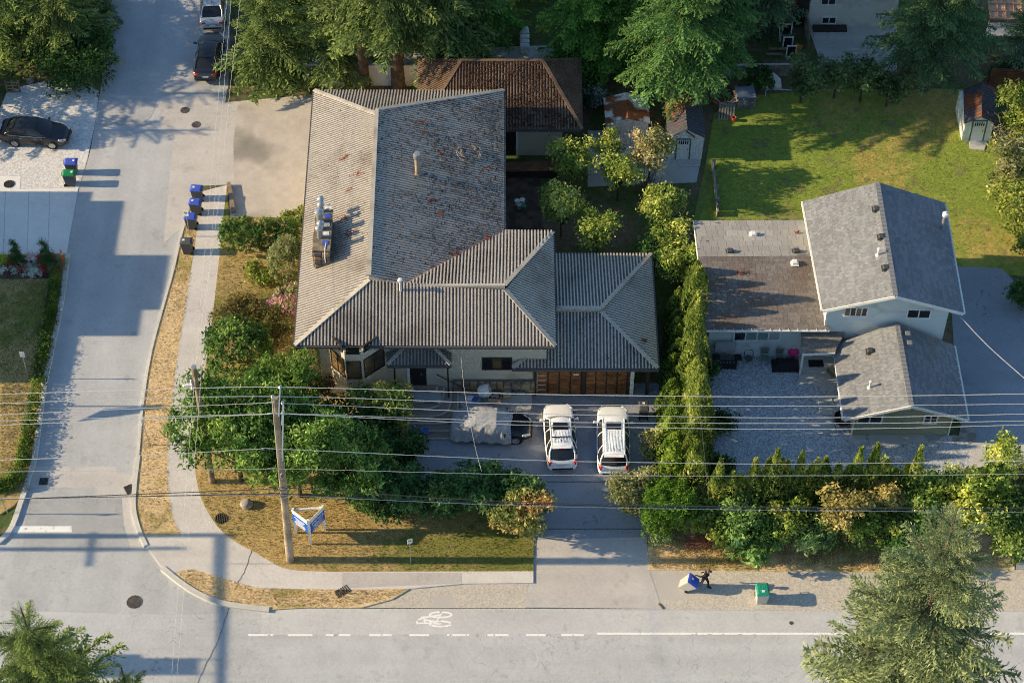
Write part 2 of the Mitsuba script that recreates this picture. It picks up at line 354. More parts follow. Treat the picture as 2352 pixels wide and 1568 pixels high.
struct('gravel_shoulder', sheet(G([(700, 1395), (830, 1394), (900, 1374), (935, 1352), (1061, 1340), (1225, 1336), (1222, 1396)]), 0, .016), 'm_shoulder')
struct('gravel_shoulder', sheet(G([(1520, 1399), (1500, 1360), (1491, 1309), (1700, 1311), (2000, 1314), (2450, 1306), (2450, 1404), (1900, 1403)]), 0, .016), 'm_shoulder')
struct('dry_strip', sheet(G([(1486, 1200), (1491, 1309), (1700, 1311), (2000, 1314), (2330, 1308), (2330, 1180), (2000, 1170), (1600, 1150)]), 0, .06), 'm_dry')
struct('sidewalk_slab', sheet(G([(784, 1314), (1060, 1314), (1061, 1339), (786, 1350)], .104), .0, .106), 'm_apron')
# left lot
struct('gravel_lot', sheet(G([(0, 250), (15, 215), (48, 200), (105, 187), (205, 184), (228, 213), (215, 300), (200, 370), (180, 437), (47, 437), (-60, 437), (-60, 330)]), 0, .03), 'm_white_gravel')
struct('concrete_drive', sheet(G([(-200, 405), (48, 406), (46, 436), (180, 433), (153, 583), (-200, 587)]), 0, .045), 'm_concrete')
for x in (8, 62, 110):
    struct('concrete_joint', sheet(G([(x + 4, 440), (x + 5.4, 440), (x + 1.2, 584), (x - .4, 584)]), .0, .049), 'm_slab')
struct('left_lawn', sheet(np.vstack([spline(G([(146, 612), (134, 720), (111, 813), (94, 896), (74, 1046), (62, 1089), (40, 1150), (0, 1180)], .1), 4), G([(-200, 1180), (-200, 586), (150, 584)], .1)]), 0, .10), 'm_lawn')
struct('garden_bed', sheet(G([(-60, 588), (146, 586), (142, 612), (118, 640), (-60, 640)], .11), 0, .115), 'm_bark')
struct('hedge_border', sheet(LineString(spline(G([(112, 640), (100, 720), (80, 850), (62, 960), (50, 1046)], .11), 5)).buffer(.05), 0, .13), 'm_grey_wood')
# main house: side drive, back yard
struct('side_driveway', sheet(G([(455, 428), (470, 300), (520, 236), (760, 215), (760, 500), (528, 500), (524, 425)]), 0, .035), 'm_apron')
struct('side_driveway', sheet(G([(546, 244), (560, 236), (760, 215), (760, 500), (540, 500), (538, 430), (536, 330)]), 0, .041), 'm_side')
struct('rear_patio', sheet(G([(1150, 390), (1240, 392), (1245, 540), (1150, 540)]), 0, .05), 'm_bark')
struct('rear_patio', sheet(G([(1350, 300), (1620, 310), (1600, 420), (1350, 430)]), 0, .04), 'm_slab')
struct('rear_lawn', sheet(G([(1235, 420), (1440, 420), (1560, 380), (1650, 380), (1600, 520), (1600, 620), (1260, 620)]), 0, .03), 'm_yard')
# right property
struct('green_lawn', sheet(G([(1640, 262), (1700, 222), (1900, 205), (2230, 205), (2290, 330), (2420, 560), (2420, 640), (2180, 620), (1850, 560), (1590, 520), (1620, 380)]), 0, .03), 'm_green')
struct('blue_gravel', sheet(G([(1590, 800), (1930, 800), (1965, 1000), (2240, 1000), (2250, 1045), (2190, 1100), (2050, 1130), (1600, 1130)]), 0, .03), 'm_blue_gravel')
struct('asphalt_drive', sheet(G([(2180, 612), (2300, 617), (2325, 640), (2340, 700), (2480, 720), (2480, 1018), (2225, 1018), (2200, 960)]), 0, .035), 'm_drive')
struct('concrete_apron', sheet(G([(2232, 1016), (2480, 1016), (2480, 1090), (2225, 1075)]), 0, .045), 'm_apron')
struct('asphalt_drive', sheet(G([(2333, 1120), (2480, 1120), (2480, 1306), (2333, 1308)]), 0, .035), 'm_drive')
struct('courtyard', sheet(G([(1850, 45), (2060, 50), (2060, 165), (1890, 160)]), 0, .03), 'm_slab')
for r in range(9):
    for c in range(7):
        x0 = 1888 + (c - .5 * (r % 2)) * 24; y0 = 96 + r * 7.6
        obj('paver', sheet(G([(x0 + .8, y0 + .7), (x0 + 23.2, y0 + .7), (x0 + 23.2, y0 + 7), (x0 + .8, y0 + 7)]), .02, .045 + .004 * ((r * 7 + c * 3) % 4)), 'm_slab', 'courtyard')
for x0, x1 in ((1865, 1896), (1899, 1950), (1953, 2030)):
    obj('concrete_panel', sheet(G([(x0, 60), (x1, 60), (x1 + 5, 93), (x0 + 6, 93)]), .02, .05), 'm_apron', 'courtyard')
# painted markings
def dash(x0, x1, yc, w=.13, z=.013):
    return sheet(np.array([[g(x0, yc)[0], g(x0, yc)[1] - w / 2], [g(x1, yc)[0], g(x1, yc)[1] - w / 2], [g(x1, yc)[0], g(x1, yc)[1] + w / 2], [g(x0, yc)[0], g(x0, yc)[1] + w / 2]]), .004, z)
for kd, (x0, x1) in enumerate(((570, 628), (661, 718), (748, 805), (848, 900), (940, 986), (1027, 1078), (1115, 1168), (1208, 1258), (1289, 1341))):
    solo('lane_dash', dash(x0, x1, 1457.5), 'm_paint', f'short white dash of the bicycle lane line, {ORD[kd]} from the left', 'road marking', 'dashes of the bicycle lane line')
solo('lane_line', dash(1371, 2480, 1454.5), 'm_paint', 'long unbroken white bicycle lane line on the main road', 'road marking')
solo('stop_bar', sheet(G([(34, 1208), (165, 1208), (165, 1222), (30, 1222)]), .01, .024), 'm_paint', 'thick white stop bar across the side street lane', 'road marking')
def stroke(pix, w, z0=.006, z1=.013):
    return sheet(LineString(G(pix)).buffer(w / 2), z0, z1)
def arc(cx, cy, rx, ry, a0, a1, n=18):
    return [(cx + rx * math.cos(math.radians(a)), cy + ry * math.sin(math.radians(a))) for a in np.linspace(a0, a1, n)]
bk = [stroke(arc(1012, 1411, 25, 6.3, 0, 360), .11), stroke(arc(1012, 1432, 25, 6.0, 20, 335), .11),
      stroke([(962, 1422), (974, 1418), (1012, 1411)], .1), stroke([(974, 1418), (976, 1430), (1012, 1432)], .1), stroke([(976, 1430), (958, 1431), (958, 1427)], .1),
      stroke([(974, 1422), (1002, 1428), (1014, 1408)], .1), stroke([(968, 1417), (978, 1416)], .1)]
solo('bicycle_marking', cat([xform(b, loc=(0, 0, .0006 * i)) for i, b in enumerate(bk)]), 'm_paint', 'white bicycle symbol painted on the bicycle lane', 'road marking')
# iron covers
def manhole(px, py, r, label, m='m_iron'):
    c = g(px, py); t = thing('manhole_cover', label, 'manhole cover')
    obj('ring', lathe([(r, 0), (r, .03), (r * .88, .03), (r * .86, .022), (r * .86, 0)], c, 28), m, t)
    obj('lid', lathe([(r * .84, 0), (r * .84, .026), (r * .6, .03), (r * .55, .026), (r * .2, .028), (0.001, .03)], c, 28), m, t)
manhole(309, 1382, .44, 'dark round manhole cover on the main road by the corner kerb')
manhole(2001, 1412, .42, 'tan round manhole cover in the bicycle lane under the spruce', 'm_iron_tan')
manhole(425, 254, .32, 'dark round manhole cover in the side street, the farther of two')
manhole(451, 287, .32, 'dark round manhole cover in the side street, the nearer of two')
manhole(1817, 1430, .11, 'small round valve cover in the bicycle lane')
def grate(px, py, w, d, label, z=.02, n=7, round_=False, rz=0.):
    c = g(px, py, z); t = thing('drain_grate', label, 'drain grate')
    obj('pit', lathe([(w * .5, z - .01), (w * .5, z + .004), (.001, z + .005)], (c[0], c[1], 0), 20) if round_ else xform(bx((0, 0, z), (w, d, .01)), rz, (c[0], c[1], 0)), 'm_dark', t)
    for i in range(n):
        u = (i + .5) / n - .5; L = d if not round_ else d * math.sqrt(max(.05, 1 - 4 * u * u))
        obj('bar', xform(bx((u * w, 0, z + .02), (w / n * .45, L, .03)), rz, (c[0], c[1], 0)), 'm_iron', t)
grate(297, 1123, .5, .62, 'square iron drain grate in the side street by the right kerb', rz=.5)
grate(787, 1357, .85, .5, 'rusty drain grate in the dry grass strip by the sidewalk', z=.09, rz=.6)
grate(508, 1190, .75, .75, 'round rusty drain grate in the corner lawn', z=.105, round_=True)
grate(21, 423, .72, .72, 'round drain grate in the pale concrete drive', z=.05, round_=True, n=11)
grate(100, 1105, .5, .5, 'square iron drain grate by the left kerb of the side street')
# ------------------------------------------------------------------ roofing
def frame_of(P):
    P = np.asarray(P, float); c = P.mean(0)
    n = np.zeros(3)
    for i in range(len(P)):
        a, b = P[i], P[(i + 1) % len(P)]; n += np.cross(a, b)
    n /= np.linalg.norm(n); n = n if n[2] > 0 else -n
    return c, n
def clip_rows(P2, v):
    """u-extents of polygon P2 on the line of constant v"""
    xs = []
    for i in range(len(P2)):
        a, b = P2[i], P2[(i + 1) % len(P2)]
        if (a[1] - v) * (b[1] - v) < 0:
            xs.append(a[0] + (b[0] - a[0]) * (v - a[1]) / (b[1] - a[1]))
    xs.sort()
    return list(zip(xs[::2], xs[1::2]))
def ribbed(P, along, pitch=.2, w=.10, h=.065, th=.10):
    """roof slope: a plate with raised ribs running in the direction along"""
    c, n = frame_of(P); u = np.asarray(along, float); u = u - n * (u @ n); u /= np.linalg.norm(u); v = np.cross(n, u)
    P2 = [((p - c) @ u, (p - c) @ v) for p in P]
    out = [slab(P, th)]
    lo, hi = min(p[1] for p in P2), max(p[1] for p in P2)
    V, Fs, k = [], [], 0
    for t in np.arange(lo + pitch / 2, hi, pitch):
        for a, b in clip_rows(P2, t):
            if b - a < .08: continue
            q = [(a, t - w / 2, -.01), (a, t - w * .36, h), (a, t + w * .36, h), (a, t + w / 2, -.01), (b, t - w / 2, -.01), (b, t - w * .36, h), (b, t + w * .36, h), (b, t + w / 2, -.01)]
            V += [c + u * x + v * y + n * z for x, y, z in q]
            Fs += [[k, k + 4, k + 5], [k, k + 5, k + 1], [k + 1, k + 5, k + 6], [k + 1, k + 6, k + 2], [k + 2, k + 6, k + 7], [k + 2, k + 7, k + 3], [k, k + 1, k + 2], [k, k + 2, k + 3], [k + 4, k + 6, k + 5], [k + 4, k + 7, k + 6]]
            k += 8
    return out[0], (np.array(V), np.array(Fs))
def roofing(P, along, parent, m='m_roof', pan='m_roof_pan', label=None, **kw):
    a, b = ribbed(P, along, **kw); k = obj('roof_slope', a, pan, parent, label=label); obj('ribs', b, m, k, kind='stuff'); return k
rs = np.random.default_rng(5)
def shingled(P, along, course=.17, tab=.33, th=.10, c0=(.25, .265, .30), var=.35, moss=None):
    """asphalt shingles: overlapping tabs, each course lapping the one below. Returns mesh, colours"""
    c, n = frame_of(P); u = np.asarray(along, float); u = u - n * (u @ n); u /= np.linalg.norm(u)
    v = np.cross(n, u); v = v if v[2] > 0 else -v          # v points up the slope
    P2 = [((p - c) @ u, (p - c) @ v) for p in P]
    lo, hi = min(p[1] for p in P2), max(p[1] for p in P2)
    V, Cc = [], []
    for r, t in enumerate(np.arange(lo + course * .5, hi + course * .4, course)):
        for a, b in clip_rows(P2, min(t, hi - .01)):
            x = a - tab * rs.random()
            while x < b:
                e = x + tab * (.75 + .5 * rs.random()); x0, x1 = max(x, a), min(e - .014, b)
                if x1 - x0 > .03:
                    lift = .005 + .005 * rs.random(); y0, y1 = t - course / 2 - .012 * rs.random(), t + course / 2
                    V.append([c + u * x0 + v * y0 + n * lift, c + u * x1 + v * y0 + n * lift, c + u * x1 + v * y1 + n * .002, c + u * x0 + v * y1 + n * .002,
                              c + u * x0 + v * y0 - n * .02, c + u * x1 + v * y0 - n * .02])
                    pos = c + u * x0 + v * y0
                    s = np.array(c0) * (1 - var / 2 + var * rs.random()) * (.82 + .36 * float(meshkit.fbm(pos * .5, 3)))
                    if moss is not None: s = s + (np.array(moss[0]) - s) * moss[1](pos)
                    Cc.append(s)
                x = e
    N = len(V); V = np.array(V).reshape(-1, 3); k = np.arange(N)[:, None] * 6
    f = np.vstack([k + np.array([[0, 1, 2]]), k + np.array([[0, 2, 3]]), k + np.array([[0, 4, 5]]), k + np.array([[0, 5, 1]])])
    sv, sf = slab([q - n * .03 for q in P], th)
    col = np.vstack([np.repeat(np.array(Cc), 6, 0), np.tile(np.array(c0) * .5, (len(sv), 1))])
    return cat([(V, f), (sv, sf)]), col
def cap(a, b, w=.28, h=.07, lift=.05):
    a, b = np.asarray(a, float) + [0, 0, lift], np.asarray(b, float) + [0, 0, lift]
    return beam(a, b, w, h)
def gutter(a, b, w=.12, h=.14, dz=-.02):
    a, b = np.asarray(a, float) + [0, 0, dz - h / 2], np.asarray(b, float) + [0, 0, dz - h / 2]
    return beam(a, b, w, h)
def wall(foot, z0, z1):
    return sheet(foot, z0, z1)
def window(parent, a, b, z0, z1, panes=2, fr='m_white', gl='m_pane', depth=.06, bars=0, name='window', fw=.07):
    """a window standing on the wall line from a to b (outside on the right of a->b when seen from above looking a->b is -normal)"""
    a, b = np.asarray(a[:2], float), np.asarray(b[:2], float); d = b - a; L = np.linalg.norm(d); d /= L; nrm = np.array([d[1], -d[0]])
    t = parent + '__' + name if False else numbered(parent + '__' + name)
    def P(s, z, o=0.0):
        q = a + d * s + nrm * o
        return np.array([q[0], q[1], z])
    fr_m = [beam(P(0, z0 + fw / 2, .02), P(L, z0 + fw / 2, .02), depth + .03, fw), beam(P(0, z1 - fw / 2, .02), P(L, z1 - fw / 2, .02), depth, fw)]
    for i in range(panes + 1):
        s = fw / 2 + (L - fw) * i / panes
        fr_m.append(beam(P(s, z0 + fw, .019), P(s, z1 - fw, .019), depth - .004 * (0 < i < panes), fw if i in (0, panes) else fw * .8, up=(d[0], d[1], 0)))
    scene[t] = mikit.ply(cat(fr_m), fr)
    for i in range(panes):
        s0, s1 = fw / 2 + (L - fw) * i / panes, fw / 2 + (L - fw) * (i + 1) / panes
        obj('pane', quad(P(s0, z0 + fw / 2, .012), P(s1, z0 + fw / 2, .012), P(s1, z1 - fw / 2, .012), P(s0, z1 - fw / 2, .012)), gl if isinstance(gl, str) else gl[i % len(gl)], t)
        for k in range(bars):
            zz = z0 + (z1 - z0) * (k + 1) / (bars + 1)
            obj('bar', beam(P(s0, zz, .025), P(s1, zz, .025), .03, .03), fr, t)
    return t
def blobs_of_litter(seed, P, n, m_col, size=(.06, .16)):
    """dead leaves and twigs lying on a roof slope"""
    r = np.random.default_rng(seed); c, nn = frame_of(P); out = []
# ------------------------------------------------------------------ the large house on the corner
H = thing('large_house', 'large cream corner house with ribbed metal hip roofs and brown garage doors', 'house')
ZE, ZR = 5.4, 7.5
C1, C2 = g(677, 793, ZE), g(722, 208, ZE)
A1 = g(848, 643, ZR)
plW = plane(C1, C2, A1); A2 = onplane(866, 263, plW)
C3, C4 = g(1276, 795, ZE), g(1270, 533, ZE)
plF1 = plane(C1, C3, A1); B1 = onplane(1160, 665, plF1)
C5 = g(1157, 208, ZE)
up = np.array([0, 0, .38])
A1u, A2u, B1u = A1 + up, A2 + up, B1 + up
plE1 = plane(A1u, A2u, C5); C6 = onplane(1158, 527, plE1); V0 = onplane(930, 656, plE1)
R = {}
def rslope(P, along, label=None, m='m_roof', nm='roof_slope', **kw):
    return roofing(P, along, H, m, label=label, **kw)
ew, ns = np.array([1.0, 0, 0]), np.array([0, 1.0, 0])
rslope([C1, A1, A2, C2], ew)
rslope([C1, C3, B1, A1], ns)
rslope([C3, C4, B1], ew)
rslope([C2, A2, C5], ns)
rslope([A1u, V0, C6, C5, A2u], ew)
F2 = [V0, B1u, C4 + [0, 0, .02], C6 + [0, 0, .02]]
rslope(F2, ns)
# raised ridge faces
obj('ridge_face', cat([slab([A1u, A2u, A2, A1], .05, (1, 0, 0)), slab([A1u, V0 + [0, 0, .0], V0 - up * .9, A1], .05, (0, 1, 0)), slab([V0, B1u, B1, V0 - up], .05, (0, 1, 0)), slab([A2u, C5, C5 - [0, 0, .05], A2], .05, (0, -1, 0))]), 'm_cap', H)
for a, b in ((C1, A1), (C2, A2), (C3, B1), (A1u, A2u), (B1u, C4), (A2u, C5)):
    obj('ridge_cap', cap(a, b, .26), 'm_cap', H)
obj('ridge_cap', cat([gutter(V0, B1u, .16, .16, .06)]), 'm_cap', H)
obj('valley', cap(V0, C6, .2, .03, .01), 'm_rust', H)
ov = lambda p, dx, dy, z=None: np.array([p[0] + dx, p[1] + dy, p[2] if z is None else z])
obj('gutter', gutter(ov(C1, -.06, -.06), ov(C3, .06, -.06)), 'm_fascia', H)
obj('gutter', gutter(ov(C1, -.06, 0), ov(C2, -.06, 0)), 'm_fascia', H)
obj('gutter', gutter(ov(C3, .06, 0), ov(C4, .06, 0)), 'm_fascia', H)
obj('gutter', gutter(ov(C5, .06, 0), ov(C6, .06, 0)), 'm_fascia', H)
# walls
YW = g(1000, 905)[1]
xl, xr = C1[0] + 1.3, C3[0] - .5
yb = C2[1] - .8
x5 = C5[0] - .6
foot = [(xl, YW), (xr, YW), (xr, C4[1] - .6), (x5, C4[1] - .6), (x5, yb), (xl + .3, yb)]
obj('wall', wall(foot, 0, ZE - .06), 'm_cream', H)
# bay: five-sided projection with two rows of windows
bp = [onY(737, 850, YW)[0], onY(764, 850, YW)[0], onY(806, 850, YW)[0], onY(836, 850, YW)[0], onY(888, 850, YW)[0]]
bay = [(bp[0] + .75, YW), (bp[1] + .55, YW - 1.05), (bp[2] - .1, YW - 1.35), (bp[4] + .1, YW + .0)]
bay = [(g(762, 870, 1.9)[0], YW), (g(800, 868, 1.9)[0], YW - 1.15), (g(838, 868, 1.9)[0], YW - 1.15), (g(888, 868, 1.9)[0], YW)]
obj('bay', cat([sheet(bay, 1.2, ZE - .1), sheet([(p[0] * .97 + .03 * bay[1][0], YW - (YW - p[1]) * 1.08) for p in bay], 1.05, 1.2)]), 'm_cream', H)
zt, zb = zat(bay[1][0], YW - 1.15, 828), zat(bay[1][0], YW - 1.15, 869)
for (p, q, n) in ((bay[0], bay[1], 2), (bay[1], bay[2], 1), (bay[2], bay[3], 2)):
    p, q = np.array(p), np.array(q)
    window(H, p + (q - p) * .06, p + (q - p) * .94, zb, zt, n, 'm_bronze', 'm_blind', fw=.06)
    window(H, p + (q - p) * .1, p + (q - p) * .9, zt + 1.2, ZE - .25, 1, 'm_bronze', 'm_pane', fw=.06)
# front window above the stone base, stone base pieces
xa, xb = onY(1107, 840, YW)[0], onY(1176, 840, YW)[0]
window(H, (xa, YW), (xb, YW), zat(xa, YW, 848), zat(xa, YW, 820), 3, 'm_bronze', ['m_pane', 'm_blind', 'm_pane'])
zs = zat(xa, YW, 870)
xs0, xs1 = onY(1040, 890, YW)[0], onY(1228, 890, YW)[0]
obj('stone_base', sheet([(xs0, YW - .14), (xs1, YW - .14), (xs1, YW + .1), (xs0, YW + .1)], 0, zs - .02), 'm_mortar', H)
rb = np.random.default_rng(3); x = xs0
rows = [0, .36, .68, zs - .03]
for r in range(3):
    x = xs0 + .02 * r
    while x < xs1 - .1:
        w = rb.uniform(.28, .62); w = min(w, xs1 - x)
        obj('stone', rbox((x + w / 2, YW - .16, (rows[r] + rows[r + 1]) / 2 + rb.uniform(-.03, .03)), (w - .03, .12 + rb.uniform(0, .06), rows[r + 1] - rows[r] - .03), .05, 0, 4), ['m_stone', 'm_stone_b'][int(rb.random() < .3)], H)
        x += w
# entrance porch roof
PZ = 3.9
p1, p2, p3, p4 = g(890, 838, PZ), g(1035, 838, PZ), g(1035, 803, PZ + .02), g(890, 803, PZ + .02)
yq = max(p3[1], YW - .05); r1, r2 = g(934, 805, PZ + .75), g(989, 805, PZ + .75); r1[1] = r2[1] = YW - .02; p3[1] = p4[1] = YW - .02
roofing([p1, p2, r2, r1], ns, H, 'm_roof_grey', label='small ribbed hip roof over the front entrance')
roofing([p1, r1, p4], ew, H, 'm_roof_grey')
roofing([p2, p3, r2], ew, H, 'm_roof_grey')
for a, b in ((p1, r1), (p2, r2)): obj('ridge_cap', cap(a, b, .2), 'm_cap', H)
obj('porch_fascia', cat([gutter(p1, p2, .1, .22), gutter(p2, p3, .1, .22), gutter(p1, p4, .1, .22)]), 'm_fascia', H)
for px in (905, 1028):
    q = g(px, 842, PZ - .3); obj('porch_post', beam((q[0], p1[1] + .25, .6), (q[0], p1[1] + .25, PZ - .1), .1, .1), 'm_bronze', H)
xd0, xd1 = onY(937, 850, YW)[0], onY(996, 850, YW)[0]
t = numbered(H + '__door'); scene[t] = mikit.ply(bx(((xd0 + xd1) / 2 - .2, YW - .02, 2.0), (xd1 - xd0 - .5, .08, 2.15)), 'm_dark'); labels[t] = {'label': 'dark front door under the porch roof'}
obj('handle', bx((xd1 - .75, YW - .09, 2.0), (.04, .05, .2)), 'm_galv', t)
obj('side_light', bx((xd0 + .02, YW - .03, 2.0), (.18, .08, 2.2)), 'm_white', H)
# curved entrance steps
zs_, n = .92, 6
cs = []
for i in range(n):
    zt_ = zs_ * (n - i) / n
    x0 = onY(936, 870, YW)[0]; x1 = onY(1004, 870, YW)[0] + .42 * i; d = 1.35 + .44 * i
    q = sbox(x0, YW - d, x1, YW + .02); q = q.buffer(-.55).buffer(.55) if False else Polygon(spline(np.array([(x0, YW - d), (x1 - 1.0, YW - d), (x1 - .3, YW - d + .25), (x1, YW - d + .9), (x1 + .05, YW + .02)]), 4).tolist() + [(x0, YW + .02)])
    q = q.buffer(0); obj('step', sheet(q, 0, zt_), 'm_step', H); nz = q.difference(q.buffer(-.10)).intersection(sbox(x0 + .05, YW - 9, x1 + 9, YW - .12))
    obj('lit_edge', sheet(nz, zt_ - .03, zt_ + .006), 'm_slab', H)  # pale strip added along each step to stand for its lit edge
obj('door_mat', xform(sheet(Polygon(spline(np.array([(-.9, -.3), (-.4, -.5), (.3, -.42), (.9, -.5), (.85, .35), (0, .45), (-.8, .3), (-.9, -.3)]), 3)), 0, .03), 0, (xd1 - .5, YW - .95, zs_ + .004)), 'm_cover', H, label='pale patterned mat at the front door')
hr = [(onY(1003, 852, YW)[0], YW - .12, 2.0), (onY(1080, 880, YW)[0], YW - .6, .95)]
obj('hand_rail', tube(hr, .035, 6), 'm_bronze', H)
# landing with rounded corner
LZ = .34
lp = [g(1050, 915, LZ), g(1070, 943, LZ), g(1195, 944, LZ), g(1218, 939, LZ), g(1222, 925, LZ), g(1222, 905, LZ)]
obj('landing', sheet([(lp[0][0], YW - .1), (lp[0][0], lp[0][1]), (lp[1][0], lp[1][1]), (lp[2][0], lp[2][1]), (lp[3][0], lp[3][1]), (lp[4][0], lp[4][1]), (lp[4][0], YW - .1)], 0, LZ), 'm_slab', H)
# garage wing
ZG = 3.05
K1, K2, K3 = g(1178, 845, ZG), g(1511, 846, ZG), g(1495, 583, ZG)
KR1 = g(1380, 716, ZG + 1.45)
plGF = plane(K1, K2, KR1); KL = onplane(1276, 716, plGF); KL0 = onplane(1234, 800, plGF)
K3b = g(1280, 582, ZG)
gu = np.array([0, 0, .32]); KR1u, KLu = KR1 + gu, KL + gu
xm = C3[0] - .45
plc = lambda p: np.array([xm, p[1], p[2]])
KLm = np.array([xm, KL[1], KL[2]])
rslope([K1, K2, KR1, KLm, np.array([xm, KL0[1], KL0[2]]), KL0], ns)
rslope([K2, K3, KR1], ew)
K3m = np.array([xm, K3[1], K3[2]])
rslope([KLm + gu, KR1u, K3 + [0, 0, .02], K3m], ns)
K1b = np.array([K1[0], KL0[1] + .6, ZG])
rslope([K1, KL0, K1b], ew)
obj('ridge_face', cat([slab([KLm + gu, KR1u, KR1, KLm], .05, (0, 1, 0)), slab([KR1u, K3, K3 - [0, 0, .05], KR1], .05, (-1, 0, 0))]), 'm_cap', H)
for a, b in ((K2, KR1), (KR1u, K3), (KLm + gu, KR1u), (K1, KL0)): obj('ridge_cap', cap(a, b, .24), 'm_cap', H)
obj('gutter', gutter(ov(K1, -.05, -.06), ov(K2, .06, -.06), .12, .16), 'm_fascia', H)
obj('gutter', gutter(ov(K2, .06, 0), ov(K3, .06, 0), .12, .16), 'm_fascia', H)
gx0, gx1 = onY(1230, 880, YW)[0], onY(1442, 880, YW)[0]
obj('wall', wall([(xr - .2, YW + .9), (gx1 + .2, YW + .9), (gx1 + .2, K3[1] - .7), (xr - .2, K3[1] - .7)], 0, ZG - .02), 'm_cream', H)
obj('garage_post', bx(((onY(1451, 880, YW)[0]), YW - .05, ZG / 2), (.22, .22, ZG)), 'm_white', H)
obj('garage_post', bx((K2[0] - .5, K2[1] + .6, ZG / 2), (.2, .2, ZG)), 'm_bronze', H)
obj('garage_frame', cat([bx(((gx0 + gx1) / 2, YW + .05, ZG - .2), (gx1 - gx0 + .5, .3, .5)), bx((gx0 - .03, YW, ZG / 2), (.2, .26, ZG)), bx(((gx0 + gx1) / 2 + .1, YW, ZG / 2 - .1), (.22, .24, ZG - .2)), bx((gx1 + .06, YW, ZG / 2), (.16, .24, ZG))]), 'm_bronze', H)
gm = (gx0 + gx1) / 2 + .1; gh = 2.62
for d0, d1 in ((gx0 + .07, gm - .11), (gm + .11, gx1 - .02)):
    t = numbered(H + '__garage_door'); scene[t] = mikit.ply(bx(((d0 + d1) / 2, YW + .06, gh / 2), (d1 - d0, .06, gh)), 'm_bronze'); labels[t] = {'label': 'brown cedar panelled garage door'}
    for r in range(6):
        for c in range(4):
            w, h = (d1 - d0) / 4, gh / 6
            obj('panel', rbox((d0 + w * (c + .5), YW + .02, h * (r + .5)), (w - .09, .07, h - .075), .02, 0, 4), 'm_cedar', t)
        obj('rail', bx(((d0 + d1) / 2, YW + .045, gh / 6 * (r + 1) - .012), (d1 - d0, .06, .03)), 'm_cedar', t)
solo('house_sign', cat([bx((gm - .45, YW - .06, zat(gm, YW, 858)), (.34, .03, .13))]), 'm_white', 'small white plate on the left garage door', 'plate')
# chimney with stone sides and four flue pots
t = thing('chimney', 'long stone chimney stack with capped flues on the west roof slope', 'chimney')
cz = 7.9
c0 = [g(716, 600 - 14, cz - 1.15)]
q1, q2, q3 = g(719, 577, 7.35), g(757, 577, 7.35), g(761, 484, 7.35)
x0, x1, y0, y1 = q1[0], q2[0], q1[1], q3[1]
zlow = 5.3
obj('core', bx(((x0 + x1) / 2, (y0 + y1) / 2, (7.35 + zlow) / 2), (x1 - x0 - .1, y1 - y0 - .1, 7.35 - zlow)), 'm_mortar', t)
obj('crown', bx(((x0 + x1) / 2, (y0 + y1) / 2, 7.38), (x1 - x0 + .04, y1 - y0 + .04, .1)), 'm_stone', t)
rb = np.random.default_rng(8)
def stone_face(parent, a, b, z0, z1, out, hmin=.25, hmax=.42, wmin=.25, wmax=.55):
    a, b = np.array(a), np.array(b); L = np.linalg.norm(b - a); d = (b - a) / L; z = z0
    while z < z1 - .08:
        h = min(rb.uniform(hmin, hmax), z1 - z); s = 0
        while s < L - .05:
            w = min(rb.uniform(wmin, wmax), L - s); p = a + d * (s + w / 2)
            obj('stone', rbox((p[0] + out[0] * .02, p[1] + out[1] * .02, z + h / 2), (w - .025, .12 + rb.uniform(0, .05), h - .025), .04, math.atan2(d[1], d[0]), 4), ['m_stone', 'm_stone_b', 'm_mortar'][rb.choice(3, p=[.5, .35, .15])], parent)
            s += w
        z += h
stone_face(t, (x0, y0), (x1, y0), 5.6, 7.33, (0, -1))
stone_face(t, (x0, y1), (x0, y0), 5.6, 7.33, (-1, 0), .3, .5, .4, .8)
fl = [(735, 545, 531), (737, 526, 513), (735, 508, 488), (738, 484, 476), (738, 470, 465)]
for i, (px, pb, pt) in enumerate(fl):
    b = g(px, pb, 7.42); hh = [.85, .55, .85, .6, .55][i]; rr = [.17, .16, .20, .16, .15][i]
    obj('flue', lathe([(rr, 0), (rr, hh - .14)], b, 14), 'm_galv', t, smooth=30)
    obj('flue_cap', lathe([(rr * .9, hh - .14), (rr * .9, hh - .06), (rr * 1.45, hh - .06), (rr * 1.4, hh), (rr * .9, hh + .07), (.001, hh + .12)], b, 14), 'm_steel', t, smooth=30)
obj('lightning_strap', tube([(x0 + .75, y0 + .7, 7.45), (x0 + .72, y0 + .05, 7.45), (x0 + .7, y0 - .12, 7.3), (x0 + .7, y0 - .14, 6.5)], .03, 5), 'm_white', t)
for k in range(5):
    obj('tarp_patch', bx((x1 - .28, y0 + .6 + k * .75, 7.45), (.36, .34, .03), rz=.1 * k), ['m_blue', 'm_white', 'm_cover'][k % 3], t)
# roof vents
b = onplane(960, 400, plE1)
t = thing('vent_pipe', 'tall tan vent pipe with round cap on the main ribbed roof', 'vent pipe')
hp = zat(b[0], b[1], 352) - b[2]
obj('pipe', lathe([(.26, -.05), (.2, .1), (.17, .15), (.17, hp - .45)], b, 14), 'm_pole', t, smooth=30)
obj('cap', lathe([(.17, hp - .45), (.23, hp - .42), (.23, hp - .1), (.2, hp - .02), (.001, hp)], b, 14), 'm_galv', t, smooth=30)
b = onplane(920, 668, plF1)
t = thing('vent_pipe', 'short white plumbing vent at the front ridge step of the large house', 'vent pipe')
obj('pipe', lathe([(.07, 0), (.07, .85)], b, 10), 'm_white', t, smooth=30)
obj('cap', lathe([(.12, .85), (.14, .9), (.13, 1.0), (.001, 1.03)], b, 10), 'm_white', t, smooth=30)
